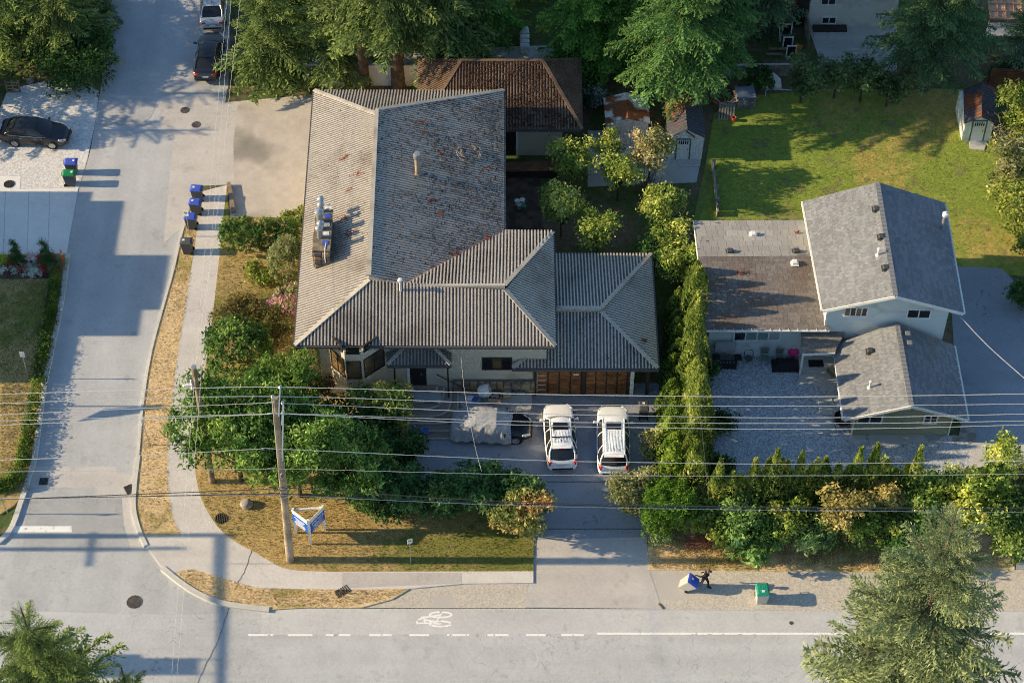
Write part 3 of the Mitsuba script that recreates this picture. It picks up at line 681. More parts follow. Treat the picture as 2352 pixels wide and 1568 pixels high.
# ------------------------------------------------------------------ rear wing of the large house
W2 = thing('rear_wing', 'single storey rear building with brown needle-strewn ribbed hip roof', 'house')
ZB = 3.2
b1, b2, b3, b4 = g(1030, 297, ZB), g(1337, 298, ZB), g(1334, 136, ZB), g(980, 140, ZB)
e0 = g(960, 297, ZB)
ra, rb_ = g(1125, 141, ZB + 1.5), g(1246, 141, ZB + 1.5)
ra = g(1060, 142, ZB + 1.5)
ra[1] = rb_[1] = (b1[1] * .35 + b3[1] * .65)
ra = np.array([ra[0], ra[1], zat(0, ra[1], 140)]); rb_[2] = ra[2]
bl = np.array([e0[0], b1[1], ZB]); btl = np.array([b4[0] - .6, b3[1], ZB])
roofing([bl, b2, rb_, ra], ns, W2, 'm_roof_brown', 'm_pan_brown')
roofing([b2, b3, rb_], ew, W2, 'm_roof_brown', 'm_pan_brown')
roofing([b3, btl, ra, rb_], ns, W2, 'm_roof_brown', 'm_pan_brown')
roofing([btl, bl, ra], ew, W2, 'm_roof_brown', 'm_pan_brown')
for a, b in ((b2, rb_), (b3, rb_), (ra, rb_), (bl, ra), (btl, ra)): obj('ridge_cap', cap(a, b, .22), 'm_roof_brown', W2)
obj('gutter', cat([gutter(bl, b2), gutter(b2, b3)]), 'm_fascia', W2)
wy = g(1200, 357)[1]
obj('wall', wall([(bl[0] + .5, wy), (g(1290, 330)[0], wy), (g(1290, 330)[0], b3[1] - .6), (bl[0] + .5, b3[1] - .6)], 0, ZB - .05), 'm_cream', W2)
xx = onY(1159, 340, wy)[0]
obj('doorway', bx((xx + .2, wy - .02, 1.1), (1.1, .06, 2.2)), 'm_dark', W2)
obj('door_trim', bx((xx + .82, wy - .03, 1.15), (.1, .08, 2.3)), 'm_white', W2)
obj('wall_lamp', lathe([(.05, 0), (.1, .1), (.06, .25), (.001, .28)], (onY(1272, 312, wy)[0], wy - .12, 2.3), 8), 'm_dark', W2)
# ------------------------------------------------------------------ the grey house next door
N = thing('shingle_house', 'pale grey sided house with shingle gable roofs and olive front wing', 'house')
def lapwall(name, a, b, z0, zt, m, parent, board=.16, proud=.018, top=None):
    """lap-sided wall face from a to b; top(s) gives the height at fraction s"""
    a, b = np.asarray(a[:2], float), np.asarray(b[:2], float); d = b - a; L = np.linalg.norm(d); d /= L; nrm = np.array([d[1], -d[0]])
    V, Fs, k = [], [], 0
    top = top or (lambda s: zt); S = np.linspace(0, 1, 41); H_ = np.array([top(s) for s in S])
    for z in np.arange(z0, H_.max(), board):
        ok = S[H_ > z + .02]
        if len(ok) < 2: continue
        s0, s1 = ok[0] * L, ok[-1] * L; z1 = min(z + board, H_.max())
        ok2 = S[H_ > z1 - .01]
        t0, t1 = (ok2[0] * L, ok2[-1] * L) if len(ok2) > 1 else ((s0 + s1) / 2, (s0 + s1) / 2 + .01)
        def P(s, zz, o): q = a + d * s + nrm * o; return [q[0], q[1], zz]
        V += [P(s0, z, proud), P(s1, z, proud), P(t1, z1, .002), P(t0, z1, .002), P(s0, z, 0), P(s1, z, 0)]
        Fs += [[k, k + 1, k + 2], [k, k + 2, k + 3], [k, k + 4, k + 5], [k, k + 5, k + 1]]; k += 6
    return obj(name, (np.array(V), np.array(Fs)), m, parent)
def gable_roof(parent, e0, e1, r0, r1, f1, f0, course=.17, tab=.33, cl=(.205, .215, .235), cr=(.205, .215, .235), moss=None, **kw):
    """e0-e1: left eave front/back, r: ridge, f: right eave"""
    pz = lambda p, pl: np.array([p[0], p[1], (pl[1] - pl[0][0] * p[0] - pl[0][1] * p[1]) / pl[0][2]])
    r1 = pz(r1, plane(e0, e1, r0)); f1 = pz(f1, plane(f0, r0, r1))
    for P, c in (([e0, r0, r1, e1], cl), ([f0, f1, r1, r0], cr)):
        al = P[3] - P[0] if P[0] is e0 else P[1] - P[0]
        m, col = shingled(P, al, course, tab, c0=c, moss=moss)
        obj('shingles', m, 'm_shingle', parent, kind='stuff', color=col)
    c, _ = frame_of([e0, e1, f1, f0])
    n = int(np.linalg.norm(r1 - r0) / .3); caps = []
    for i in range(n):
        a, b = r0 + (r1 - r0) * i / n, r0 + (r1 - r0) * (i + .93) / n
        caps.append(beam(a + [0, 0, .03], b + [0, 0, .022], .3, .03))
    mm = cat(caps); obj('ridge_shingles', mm, 'm_shingle', parent, kind='stuff', color=np.tile(np.array(cl) * .95, (len(mm[0]), 1)))
ZM = 4.9
M1, M2, M3, M4 = g(1891, 712, ZM), g(1845, 462, ZM), g(2169, 468, ZM), g(2213, 718, ZM)
RF, RB = g(2057, 679, 7.05), g(2014, 423, 7.05)
gable_roof(N, M1, M2, RF, RB, M3, M4)
obj('verge', cat([beam(M1 + [0, -.03, -.1], RF + [0, -.03, -.1], .05, .2), beam(RF + [0, -.03, -.1], M4 + [0, -.03, -.1], .05, .2)]), 'm_white', N)
obj('gutter', gutter(M1 + [-.08, 0, 0], M2 + [-.08, 0, 0], .1, .1), 'm_white', N)
obj('gutter', gutter(M4 + [.08, 0, 0], M3 + [.08, 0, 0], .1, .1), 'm_white', N)
dx = (M4 - M1) / np.linalg.norm(M4 - M1); dy = (M2 - M1) / np.linalg.norm(M2 - M1)
wa, wb = M1 + dx * .35 + dy * .4, M4 - dx * .75 + dy * .4
wc, wd = M3 - dx * .75 - dy * .3, M2 + dx * .35 - dy * .3
obj('wall', sheet([wa, wb, wc, wd], 0, ZM - .02), 'm_siding', N)
span = np.linalg.norm(wb - wa)
def gtop(s, e=ZM - .12, r=6.85):
    return e + .1 + (r - e) * (1 - abs(2 * s - 1)) * .94
obj('gable', slab([wa + [0, 0, 0], wb, (wa + wb) / 2 + [0, 0, 1.5]], .12, dy * -1 + 0), 'm_siding', N)
lapwall('siding', wa - dy * .02, wb - dy * .02, 2.0, ZM, 'm_siding', N, top=gtop)
for x0, x1, t_, b_, n in ((1939, 1994, 706, 727, 4), (2083, 2139, 708, 729, 2)):
    Y = (wa[1] + wb[1]) / 2 - .03
    s0, s1 = onY(x0, 715, Y), onY(x1, 715, Y)
    p, q = wa + dx * ((s0[0] - wa[0])) - dy * .04, wa + dx * ((s1[0] - wa[0])) - dy * .04
    window(N, p, q, zat(0, Y, b_), zat(0, Y, t_), n, 'm_white', ['m_blind', 'm_pane'] if n == 4 else 'm_pane', fw=.08)
obj('corner_board', bx(wa + [0.02, -.03, (ZM + 2.4) / 2 - ZM], (.14, .1, ZM - 2.4)), 'm_white', N)
# left wing
ZL, ZLR = 3.05, 4.25
L1, L2 = g(1612, 757, ZL), g(1905, 757, ZL)
LR1, LR2 = g(1605, 589, ZLR), g(1868, 587, ZLR)
LB1, LB2 = g(1595, 507, ZL + .2), g(1852, 507, ZL + .2)
mossf = lambda p: float(np.clip((meshkit.fbm(p * .9, 3) - .48) * 4, 0, .8))
m, col = shingled([L1, L2, LR2, LR1], L2 - L1, .17, .33, c0=(.18, .16, .15), moss=((.15, .11, .085), mossf)); obj('shingles', m, 'm_shingle', N, kind='stuff', color=col, label='brown mossy shingles on the low left wing')
m, col = shingled([LR1, LR2, LB2, LB1], LR2 - LR1, .6, .6, c0=(.34, .325, .31), var=.2); obj('shingles', m, 'm_shingle', N, kind='stuff', color=col)
obj('gutter', cat([gutter(L1 + [-.1, -.06, 0], L2 + [0, -.06, 0], .1, .1)] + [bx(L1 + (L2 - L1) * f + [0, -.02, .03], (.03, .2, .02)) for f in np.linspace(.03, .97, 14)]), 'm_white', N)
obj('verge', cat([beam(L1 + [-.05, 0, -.1], LR1 + [-.05, 0, -.1], .05, .2), beam(LR1 + [-.05, 0, -.1], LB1 + [-.05, 0, -.1], .05, .2)]), 'm_white', N)
YL = L1[1] + .45
lx0, lx1 = onY(1626, 790, YL)[0], onY(1843, 790, YL)[0]
obj('wall', sheet([(lx0, YL), (lx1 + 2, YL), (lx1 + 2, LB1[1] - .4), (lx0, LB1[1] - .4)], 0, ZL - .03), 'm_siding', N)
lapwall('siding', (lx0, YL - .02), (lx1, YL - .02), 0.1, ZL - .05, 'm_siding', N)
window(N, (onY(1684, 770, YL)[0], YL - .05), (onY(1793, 770, YL)[0], YL - .05), zat(0, YL, 781), zat(0, YL, 759), 4, 'm_white', ['m_pane', 'm_teal_glass', 'm_teal_glass', 'm_cover'], fw=.09)
# front wing (olive gable)
YG = g(2060, 996)[1]
ZF = zat(0, YG - .45, 963); ZFR = ZF + 1.85
f1, f2, f3, f4 = g(1938, 963, ZF), g(1918, 806, ZF), g(2184, 752, ZF), g(2223, 963, ZF)
fr, fb = g(2093, 931, ZFR), g(2060, 741, ZFR)
f2b = np.array([f2[0] - .12, fb[1] - .2, ZF]); f3 = np.array([f3[0], fb[1] - .2, ZF])
mossg = lambda p: float(np.clip((meshkit.fbm(p * .7, 3) - .45) * 3, 0, .8) * np.clip((p[1] - YG - 3.0) / 2.5, 0, 1))
gable_roof(N, f1, f2b, fr, fb, f3, f4, moss=((.24, .16, .11), mossg))
obj('verge', cat([beam(f1 + [0, -.03, -.08], fr + [0, -.03, -.08], .05, .18), beam(fr + [0, -.03, -.08], f4 + [0, -.03, -.08], .05, .18)]), 'm_white', N)
obj('gutter', cat([gutter(f1 + [-.06, 0, 0], f2 + [-.06, 0, 0], .1, .1)] + [bx(f1 + (f2 - f1) * f + [.05, 0, .03], (.22, .03, .02)) for f in np.linspace(.03, .97, 12)]), 'm_white', N)
obj('gutter', cat([gutter(f4 + [.06, 0, 0], f3 + [.06, 0, 0], .1, .1)] + [bx(f4 + (f3 - f4) * f + [-.05, 0, .03], (.22, .03, .02)) for f in np.linspace(.03, .97, 12)]), 'm_white', N)
ox0, ox1 = onY(1958, 985, YG)[0], onY(2178, 985, YG)[0]
ym = wa[1] + .5
obj('wall', sheet([(ox0, YG), (ox1, YG + .02), (ox1 - .2, ym), (ox0 - .5, ym)], 0, ZF - .02), 'm_olive', N)
pk = (ZFR - ZF) * .97
obj('gable', slab([np.array([ox0, YG, ZF - .05]), np.array([ox1, YG, ZF - .05]), np.array([(ox0 + ox1) / 2 + .25, YG, ZF + pk - .16])], .1, (0, -1, 0)), 'm_olive', N)
lapwall('siding', (ox0, YG - .11), (ox1, YG - .11), .05, ZF, 'm_olive', N, top=lambda s: ZF - .02 + (pk - .12) * (1 - abs(2 * s - 1.03)) )
Yw = YG - .13
for x0, x1, t_, b_, n, bars in ((1968, 2028, 951, 971, 2, 0), (2121, 2155, 951, 973, 2, 1)):
    window(N, (onY(x0, 960, Yw)[0], Yw), (onY(x1, 960, Yw)[0], Yw), zat(0, Yw, b_), zat(0, Yw, t_), n, 'm_white', 'm_pane', fw=.1, bars=bars)
obj('gable_vent', bx((onY(2082, 937, Yw)[0], Yw, zat(0, Yw, 936)), (.55, .06, .35)), 'm_white', N)
for px in (1961, 2184):
    q = onY(px, 975, YG - .2); obj('downpipe', tube([(q[0], YG - .35, ZF - .1), (q[0], YG - .16, ZF - .35), (q[0], YG - .16, .08)], .045, 6), 'm_white', N)
# porch
p1, p2 = g(1844, 812, 2.25), g(1918, 808, 2.25)
p3, p4 = np.array([p2[0] + 1.1, YL + .6, 2.75]), np.array([p1[0], YL + .6, 2.75])
m, col = shingled([p1, p2, p3, p4], p2 - p1, .17, .33, c0=(.20, .18, .165)); obj('shingles', m, 'm_shingle', N, kind='stuff', color=col)
obj('gutter', gutter(p1 + [0, -.05, 0], p2 + [0, -.05, 0], .1, .1), 'm_white', N)
obj('porch_post', beam(p1 + [.06, .15, -.1], (p1[0] + .06, p1[1] + .15, .15), .12, .12), 'm_white', N)
pf = G([(1838, 846), (1922, 842), (1922, 872), (1836, 872)], .2)
obj('porch_floor', sheet([(pf[0][0], YL), pf[3], pf[2], (pf[1][0], YL)], 0, .18), 'm_slab', N)
obj('porch_mat', sheet(G([(1856, 826), (1890, 826), (1892, 842), (1858, 842)], .2), .17, .2), 'm_dark', N)
obj('front_door', bx((onY(1906, 830, YL)[0], YL - .05, 1.2), (.95, .08, 2.0)), 'm_red_door', N)
# roof vents
def roof_vent(px, py, pl, label, kind='box', m='m_galv'):
    b = onplane(px, py, pl)
    if kind == 'box': return solo('roof_vent', cat([rbox(b + [0, 0, .12], (.36, .34, .24), .06, 0, 5), bx(b + [0, 0, .02], (.5, .5, .03))]), m, label, 'roof vent')
    if kind == 'pipe': return solo('roof_vent', lathe([(.16, -.02), (.1, .06), (.05, .1), (.05, .5), (.09, .5), (.09, .58), (.001, .6)], b, 10), m, label, 'roof vent')
plN = plane(M1, M2, RF); plNE = plane(M3, M4, RF); plL = plane(L1, L2, LR1); plLb = plane(LB1, LB2, LR1); plF = plane(f1, f2b, fr); plFE = plane(f3, f4, fr)
roof_vent(2012, 482, plN, 'dark box vent near the back of the upper shingle roof', m='m_galv_dark')
roof_vent(2024, 546, plN, 'dark box vent mid slope beside the ridge of the upper shingle roof', m='m_galv_dark')
roof_vent(2034, 617, plN, 'dark box vent at the front of the upper shingle roof', m='m_galv_dark')
roof_vent(2016, 586, plN, 'white pipe vent on the upper shingle roof', 'pipe', 'm_white')
roof_vent(1730, 540, plLb, 'small white vent on the pale flat-looking back slope of the left wing', m='m_white')
roof_vent(1676, 579, plLb, 'dark low vent left of the white one on the left wing back slope', m='m_galv_dark')
roof_vent(1828, 579, plLb, 'dark low vent right of the white one on the left wing back slope', m='m_galv_dark')
roof_vent(1825, 605, plL, 'square white vent on the brown shingles of the left wing', m='m_white')
roof_vent(1998, 808, plF, 'dark box vent on the front wing shingles', m='m_galv_dark')
roof_vent(1997, 890, plF, 'small white pipe stub on the lit front wing slope', 'pipe', 'm_white')
roof_vent(2084, 770, plFE, 'upper of two round vents on the shaded front wing slope', m='m_galv')
roof_vent(2088, 791, plFE, 'lower of two round vents on the shaded front wing slope', m='m_galv')
b = onplane(2164, 528, plNE); hp = zat(b[0], b[1], 488) - b[2]
t = thing('flue_pipe', 'tall metal flue with white cap near the right eave of the upper shingle roof', 'flue')
obj('pipe', lathe([(.17, -.1), (.13, .06), (.12, hp - .3)], b, 12), 'm_galv', t, smooth=30); obj('cap', lathe([(.12, hp - .3), (.2, hp - .28), (.2, hp - .08), (.001, hp)], b, 12), 'm_white', t, smooth=30)
# stepping stones
rb = np.random.default_rng(21)
def stone_slab(px, py, w, h, m, rot, label, grp=None):
    c = g(px, py); n = rb.integers(5, 8); an = np.sort(rb.uniform(0, 6.28, n)); 
    an = np.arange(n) * 6.283 / n + rb.uniform(-.3, .3, n)
    pts = [(c[0] + w / 2 * math.cos(a) * rb.uniform(.85, 1.15), c[1] + h / 2 * math.sin(a) * rb.uniform(.85, 1.15)) for a in an]
    return solo('stepping_stone', sheet(pts, .02, .075), m, label, 'stepping stone', grp)
GS = 'grey stepping stones around the olive wing'
for kd, (px, py) in enumerate(((1884, 880), (1900, 890), (1895, 918), (1897, 945), (1897, 968), (1902, 985))):
    solo('stepping_stone', xform(rbox((0, 0, 0), (.85, .6, .06), .02, 0, 4), rb.uniform(-.15, .15), tuple(g(px, py) + [0, 0, .05])), 'm_slab', f'grey stepping stone left of the olive wing, {ORD[kd]} from the porch', 'stepping stone', 'stepping stones left of the olive wing')
for kd, (px, py) in enumerate(((1972, 1008), (2012, 1009), (2044, 1010), (2074, 1008), (2107, 1005))):
    solo('stepping_stone', xform(rbox((0, 0, 0), (.9, .75, .06), .02, 0, 4), rb.uniform(-.1, .1), tuple(g(px, py) + [0, 0, .05])), 'm_slab', f'dark grey slab before the olive wing, {ORD[kd]} from the left', 'stepping stone', 'slabs along the front of the olive wing')
stone_slab(2140, 1004, .8, .7, 'm_cover', 0, 'pale angular slab before the right window of the olive wing')
stone_slab(2197, 1008, .5, .5, 'm_rock', 0, 'small pale slab by the right corner of the olive wing')
stone_slab(2222, 996, 1.1, 1.4, 'm_rock', 0, 'large flat pale slab beside the asphalt drive')
# things against the wall of the left wing
t = thing('barbecue', 'black barbecue with its pale lid raised by the grey wall', 'barbecue'); c = g(1668, 850)
obj('cabinet', cat([rbox(c + [0, .3, .45], (1.25, .55, .8), .04, 0, 5), bx(c + [-.72, .3, .88], (.35, .5, .04)), bx(c + [.72, .3, .88], (.35, .5, .04))]), 'm_dark', t)
obj('grill', bx(c + [0, .28, .9], (.9, .42, .04)), 'm_iron', t)
obj('knobs', cat([lathe([(.04, 0), (.04, .05), (.001, .05)], c + [-.4 + .2 * k, .0, .72], 8) for k in range(5)]), 'm_steel', t)
obj('lid', bx(c + [-.1, .72, 1.35], (1.25, .1, .85)), 'm_cover', t)
for k in (-.5, .5): obj('wheel', xform(lathe([(.02, -.04), (.13, -.04), (.13, .04), (.02, .04)], n=12), 0, c + [k, .1, .13], R=[[1, 0, 0], [0, 0, 1], [0, -1, 0]]), 'm_tyre', t)
def folding_chair(px, py, label, m='m_cover_green', style=0):
    t = thing('garden_chair', label, 'chair'); c = g(px, py) + [0, -.22, 0]
    if style == 0:
        obj('seat', bx(c + [0, .0, .42], (.48, .46, .03)), m, t); obj('backrest', bx(c + [0, .28, .78], (.46, .04, .72), rot=[[1, 0, 0], [0, .95, -.3], [0, .3, .95]]), m, t)
        for s in (-.26, .26):
            obj('leg', tube([c + [s, -.25, 0], c + [s, .3, 1.05]], .016, 5), 'm_galv', t); obj('leg', tube([c + [s, .25, 0], c + [s, -.2, .62]], .016, 5), 'm_galv', t); obj('armrest', bx(c + [s, .02, .62], (.05, .45, .03)), 'm_galv', t)
    else:
        obj('seat', lathe([(.001, .42), (.25, .42), (.25, .46), (.001, .46)], c, 12), m, t)
        obj('backrest', tube([c + [-.27, .2, .4], c + [-.27, .24, .75], c + [-.15, .27, .92], c + [.15, .27, .92], c + [.27, .24, .75], c + [.27, .2, .4]], .025, 6), m, t)
        for a in (-1, 1):
            for b_ in (-1, 1): obj('leg', tube([c + [a * .2, b_ * .18, .42], c + [a * .26, b_ * .25, 0]], .018, 5), 'm_galv', t)
folding_chair(1718, 827, 'dark round-backed metal chair beside the barbecue', 'm_bin', 1)
folding_chair(1754, 826, 'striped green folding chair, left of two by the wall')
folding_chair(1788, 826, 'striped green folding chair, right of two by the wall')
t = thing('fire_table', 'low dark covered table on the gravel by the grey wall', 'table'); c = g(1805, 852)
obj('top', m3.Manifold.batch_hull([m3.Manifold.cube((s, s * .5, .03), True).translate((float(c[0]), float(c[1] + .35), z)) for s, z in ((1.7, .12), (1.0, .55))]), 'm_dark', t)
obj('base', bx(c + [0, .35, .06], (1.7, .95, .12)), 'm_bronze', t)
solo('ball_chair', lathe([(.001, .0), (.26, .04), (.36, .25), (.3, .5), (.18, .58), (.001, .55)], g(1821, 826) + [0, .2, .25], 14), 'm_pink', 'bright pink tub leaning by the porch', 'tub', smooth=40)
t = thing('kettle_pot', 'round black planter at the left front corner of the olive wing', 'pot'); obj('bowl', lathe([(.001, 0), (.3, .02), (.48, .3), (.5, .55), (.44, .55), (.4, .35), (.001, .3)], g(1932, 970), 18), 'm_dark', t, smooth=40)
# ------------------------------------------------------------------ sheds
def shed(name, label, fl, frr, bl, brr, zf, pk, wm, rm, door, base_y, wt=None):
    """gabled shed from its four eave corners (picture points) at height zf"""
    t = thing(name, label, 'shed')
    a, b, c, d = g(*fl, zf), g(*frr, zf), g(*brr, zf), g(*bl, zf)
    b[1] = a[1]; c[1] = d[1]
    r0, r1 = (a + b) / 2 + [0, 0, pk], (d + c) / 2 + [0, 0, pk]
    obj('roof_slope', slab([a, r0, r1, d], .05), rm, t); obj('roof_slope', slab([r0, b, c, r1], .05), rm, t)
    rib = [beam(a + (d - a) * f + [0, 0, .02], r0 + (r1 - r0) * f + [0, 0, .02], .03, .03) for f in np.linspace(.02, .98, 12)] + [beam(b + (c - b) * f + [0, 0, .02], r0 + (r1 - r0) * f + [0, 0, .02], .03, .03) for f in np.linspace(.02, .98, 12)]
    obj('roof_ribs', cat(rib), rm, t)
    yw = a[1] + .18; x0, x1 = a[0] + .12, b[0] - .12
    obj('wall', sheet([(x0, yw), (x1, yw), (x1, d[1] - .15), (x0, d[1] - .15)], 0, zf - .02), wm, t)
    obj('gable', slab([np.array([x0, yw, zf - .03]), np.array([x1, yw, zf - .03]), r0 + [0, .18, -.1]], .05, (0, -1, 0)), wm, t)
    n = max(4, int((x1 - x0) / .22))
    obj('boards', cat([bx((x0 + (x1 - x0) * (i + .5) / n, yw - .06, zf / 2), ((x1 - x0) / n - .015, .02, zf - .06)) for i in range(n)]), wm, t, kind='stuff')
    if door:
        dk = numbered(t + '__door'); dxm = x0 + (x1 - x0) * door; scene[dk] = mikit.ply(bx((dxm, yw - .09, .95), (.82, .04, 1.8)), 'm_white')
        obj('frame', cat([bx((dxm - .46, yw - .095, .97), (.1, .05, 1.94)), bx((dxm + .46, yw - .095, .97), (.1, .05, 1.94)), bx((dxm, yw - .095, 1.9), (.82, .05, .1))]), 'm_frame_green', dk)
        obj('slot', cat([bx((dxm + (k - 2) * .14, yw - .113, 1.62), (.08, .02, .32)) for k in range(5)]), 'm_dark', dk)
        obj('handle', bx((dxm + .3, yw - .12, 1.0), (.04, .04, .16)), 'm_iron', dk)
    return t, yw, (a, b, c, d, r0, r1)
s1, yw, _ = shed('garden_shed', 'rusty metal-roofed pale garden shed in the back yard of the large house', (1391, 284), (1494, 284), (1386, 225), (1487, 225), 2.1, .5, 'm_cream_grey', 'm_shed_roof', 0, 0)
s2, yw, q = shed('garden_shed', 'white shed with a dark mossy roof and small door gable behind the fir', (1534, 317), (1621, 317), (1528, 235), (1612, 235), 2.1, .75, 'm_white', 'm_rust_roof', .42, 0)
a, b, c, d, r0, r1 = q
e0, e1 = g(1534, 319, 2.15), g(1597, 324, 2.15); pk_ = g(1572, 297, 2.75); e1[1] = e0[1]
obj('door_roof', cat([slab([e0, pk_, pk_ + [0, .8, 0], e0 + [0, .8, 0]], .05), slab([pk_, e1, e1 + [0, .8, 0], pk_ + [0, .8, 0]], .05)]), 'm_rust_roof', s2)
obj('slab', sheet(G([(1550, 352), (1612, 350), (1608, 384), (1560, 384)]), 0, .08), 'm_slab', s2)
s3, yw, q = shed('garden_shed', 'small white shed with green trim and barred door at the right lawn edge', (2215, 284), (2288, 285), (2213, 205), (2292, 205), 1.75, .62, 'm_white', 'm_rust_roof', .5, 0)
obj('slab', sheet(G([(2225, 316), (2270, 316), (2260, 347), (2227, 344)]), 0, .09), 'm_slab', s3)
# pallets and scrap by the lawn
t = thing('pallet', 'grey slatted pallet leaning on the scrap pile', 'pallet'); c = g(1667, 276)
R_ = np.array([[.96, .1, -.1], [-.08, .75, -.65], [0.0, .65, .75]])
for k in range(6): obj('slat', xform(bx((-.5 + k * .2, .55, .03), (.12, 1.25, .025)), 0, c, R=R_), 'm_grey_wood', t)
for k in range(3): obj('rail', xform(bx((0, .05 + k * .52, -.03), (1.2, .1, .08)), 0, c, R=R_), 'm_grey_wood', t)
t = thing('pallet_stack', 'stack of weathered pallets and boards at the lawn corner', 'pallet stack'); c = g(1713, 252)
rb = np.random.default_rng(4)
for L in range(5):
    for k in range(5): obj('board', xform(bx((0, .1 + k * .26, .08 + L * .17), (1.3, .14, .03)), .05 * L, c), 'm_grey_wood', t)
    for k in range(3): obj('block', xform(bx((-.55 + .55 * k, .62, .03 + L * .17), (.1, 1.2, .08)), .05 * L, c), 'm_wood', t)
obj('tray', xform(rbox((0, .65, .98), (1.35, 1.2, .12), .04, 0, 5), .1, c), 'm_tray', t)
solo('plastic_bucket', lathe([(.12, 0), (.17, .34), (.14, .34), (.1, .03)], g(1685, 278), 12), 'm_orange_dull', 'small orange-red bucket on the dry grass by the pallet', 'bucket')
t = thing('scrap_pile', 'heap of old boards and sticks behind the leaning pallet', 'scrap pile'); rb = np.random.default_rng(14)
for k in range(26):
    c = g(rb.uniform(1630, 1700), rb.uniform(205, 250)); a_ = rb.uniform(0, 3.14); L = rb.uniform(.6, 1.8)
    obj('stick', xform(bx((0, 0, 0), (L, rb.choice([.05, .09, .2]), .04)), a_, c + [0, 0, .1 + rb.uniform(0, .5)]), ['m_grey_wood', 'm_wood', 'm_rust'][k % 3], t)
t = thing('discarded_sign', 'torn white printed panel lying against the shrubs', 'panel'); c = g(1772, 212)
obj('panel', xform(slab([np.array([-.65, .2, .15]), np.array([.7, .1, .1]), np.array([.62, .5, .8]), np.array([.1, .75, 1.15]), np.array([-.75, .65, .75])], .03, (0, -1, 0)), 0, c), 'm_white', t)
obj('print', cat([xform(bx((-.45 + k * .16, .40 + .012 * k, .50 + .02 * k), (.09, .02, .12)), 0, c + [0, -.1, 0]) for k in range(5)]), 'm_dark', t)
solo('bent_pipe', tube(spline(np.array([g(1758, 222), g(1758, 218) + [0, 0, .25], g(1765, 214) + [0, 0, .35], g(1818, 216) + [0, 0, .35]]), 5), .05, 6), 'm_galv', 'bent grey pipe lying on the lawn edge below the white panel', 'pipe')
t = thing('garden_wall', 'weathered timber edging wall between the back yard and the green lawn', 'wall')
a, b = g(1636, 380), g(1648, 500)
for k in range(9):
    p, q = a + (b - a) * k / 9, a + (b - a) * (k + .94) / 9
    for z in (.15, .42): obj('plank', beam(p + [0, 0, z], q + [0, 0, z], .1, .25), 'm_grey_wood', t)
for k in range(4): obj('post', bx(a + (b - a) * (k + .2) / 4 + [.1, 0, .4], (.12, .12, .9)), 'm_grey_wood', t)
t = thing('timber_kerb', 'timber baulk edging between the side drive and the sidewalk grass', 'edging')
a, b = g(526, 426), g(537, 491)
obj('baulk', beam(a + [0, 0, .16], b + [0, 0, .16], .26, .32), 'm_wood', t)
# deck bench and buckets behind the large house
t = thing('deck_bench', 'reddish timber deck edge with dark railing behind the large house', 'deck')
a, b = g(1162, 392, .7), g(1280, 390, .7)
for k in range(5): obj('board', beam(a + [0, k * .17, .0], b + [0, k * .17, .0], .15, .05), 'm_deck', t)
for k in range(9):
    p = g(1165 + k * 4, 397, .9); obj('baluster', bx(p, (.03, .03, .6)), 'm_dark', t)
obj('handrail', beam(g(1163, 395, 1.2), g(1200, 395, 1.2), .05, .05), 'm_dark', t); obj('frame', bx((a + b) / 2 + [0, .3, -.4], (b[0] - a[0], .7, .7)), 'm_bronze', t)
for px, py, m, lab in ((1188, 470, 'm_white', 'white bucket, leftmost behind the large house'), (1200, 468, 'm_white', 'white bucket, topmost behind the large house'), (1193, 480, 'm_cover', 'pale grey bucket between the white buckets'), (1203, 482, 'm_green_lid', 'green bucket beside the white buckets')):
    t = thing('bucket', lab, 'bucket'); c = g(px, py); obj('body', lathe([(.13, 0), (.17, .38), (.15, .38), (.11, .03), (.001, .03)], c, 12), m, t); obj('lid', lathe([(.18, .38), (.18, .41), (.001, .42)], c, 12), m, t)
# ------------------------------------------------------------------ houses at the top of the picture
t = thing('rear_house', 'cream rear house wall with white framed windows above a courtyard', 'house')
Y = g(1900, 62)[1]; x0, x1 = onY(1857, 30, Y)[0], onY(2060, 30, Y)[0]
obj('wall', sheet([(x0, Y), (x1, Y), (x1, Y + 9), (x0, Y + 9)], 0, 5.2), 'm_cream_grey', t)
obj('roof', slab([np.array([x0 - .5, Y - .5, 5.2]), np.array([x1 + .5, Y - .5, 5.2]), np.array([x1 + .5, Y + 4.5, 7]), np.array([x0 - .5, Y + 4.5, 7])], .15), 'm_roof_brown', t)
for x_0, x_1, t_, b_ in ((1883, 1918, -14, 11), (1891, 1925, 38, 54)):
    window(t, (onY(x_0, 20, Y - .04)[0], Y - .04), (onY(x_1, 20, Y - .04)[0], Y - .04), max(zat(0, Y, b_), .3), zat(0, Y, t_), 2, 'm_white', 'm_pane')
obj('window_well', bx((onY(1905, 58, Y)[0], Y - .35, .12), (2.4, .6, .24)), 'm_bronze', t)
obj('annexe', bx((onY(1838, 20, Y)[0] + .2, Y + 1.5, 1.6), (1.0, 3, 3.2)), 'm_bronze', t)
t = thing('pergola', 'translucent panelled patio cover with orange grid in the far right corner', 'pergola')
a, b, c, d = g(2275, 44, 2.6), g(2420, 50, 2.6), g(2420, -60, 3.2), g(2262, -60, 3.2)
obj('sheet', slab([a, b, c, d], .02), 'm_poly', t)
for k in range(9):
    f = k / 8; obj('rafter', beam(a + (b - a) * f + [0, 0, .05], d + (c - d) * f + [0, 0, .05], .07, .09), 'm_rafter', t)
for k in range(7):
    f = k / 6; obj('purlin', beam(a + (d - a) * f + [0, 0, .08], b + (c - b) * f + [0, 0, .08], .06, .05), 'm_rafter', t)
for p in (a, b): obj('post', beam((p[0], p[1], 0), p, .12, .12), 'm_wood', t)
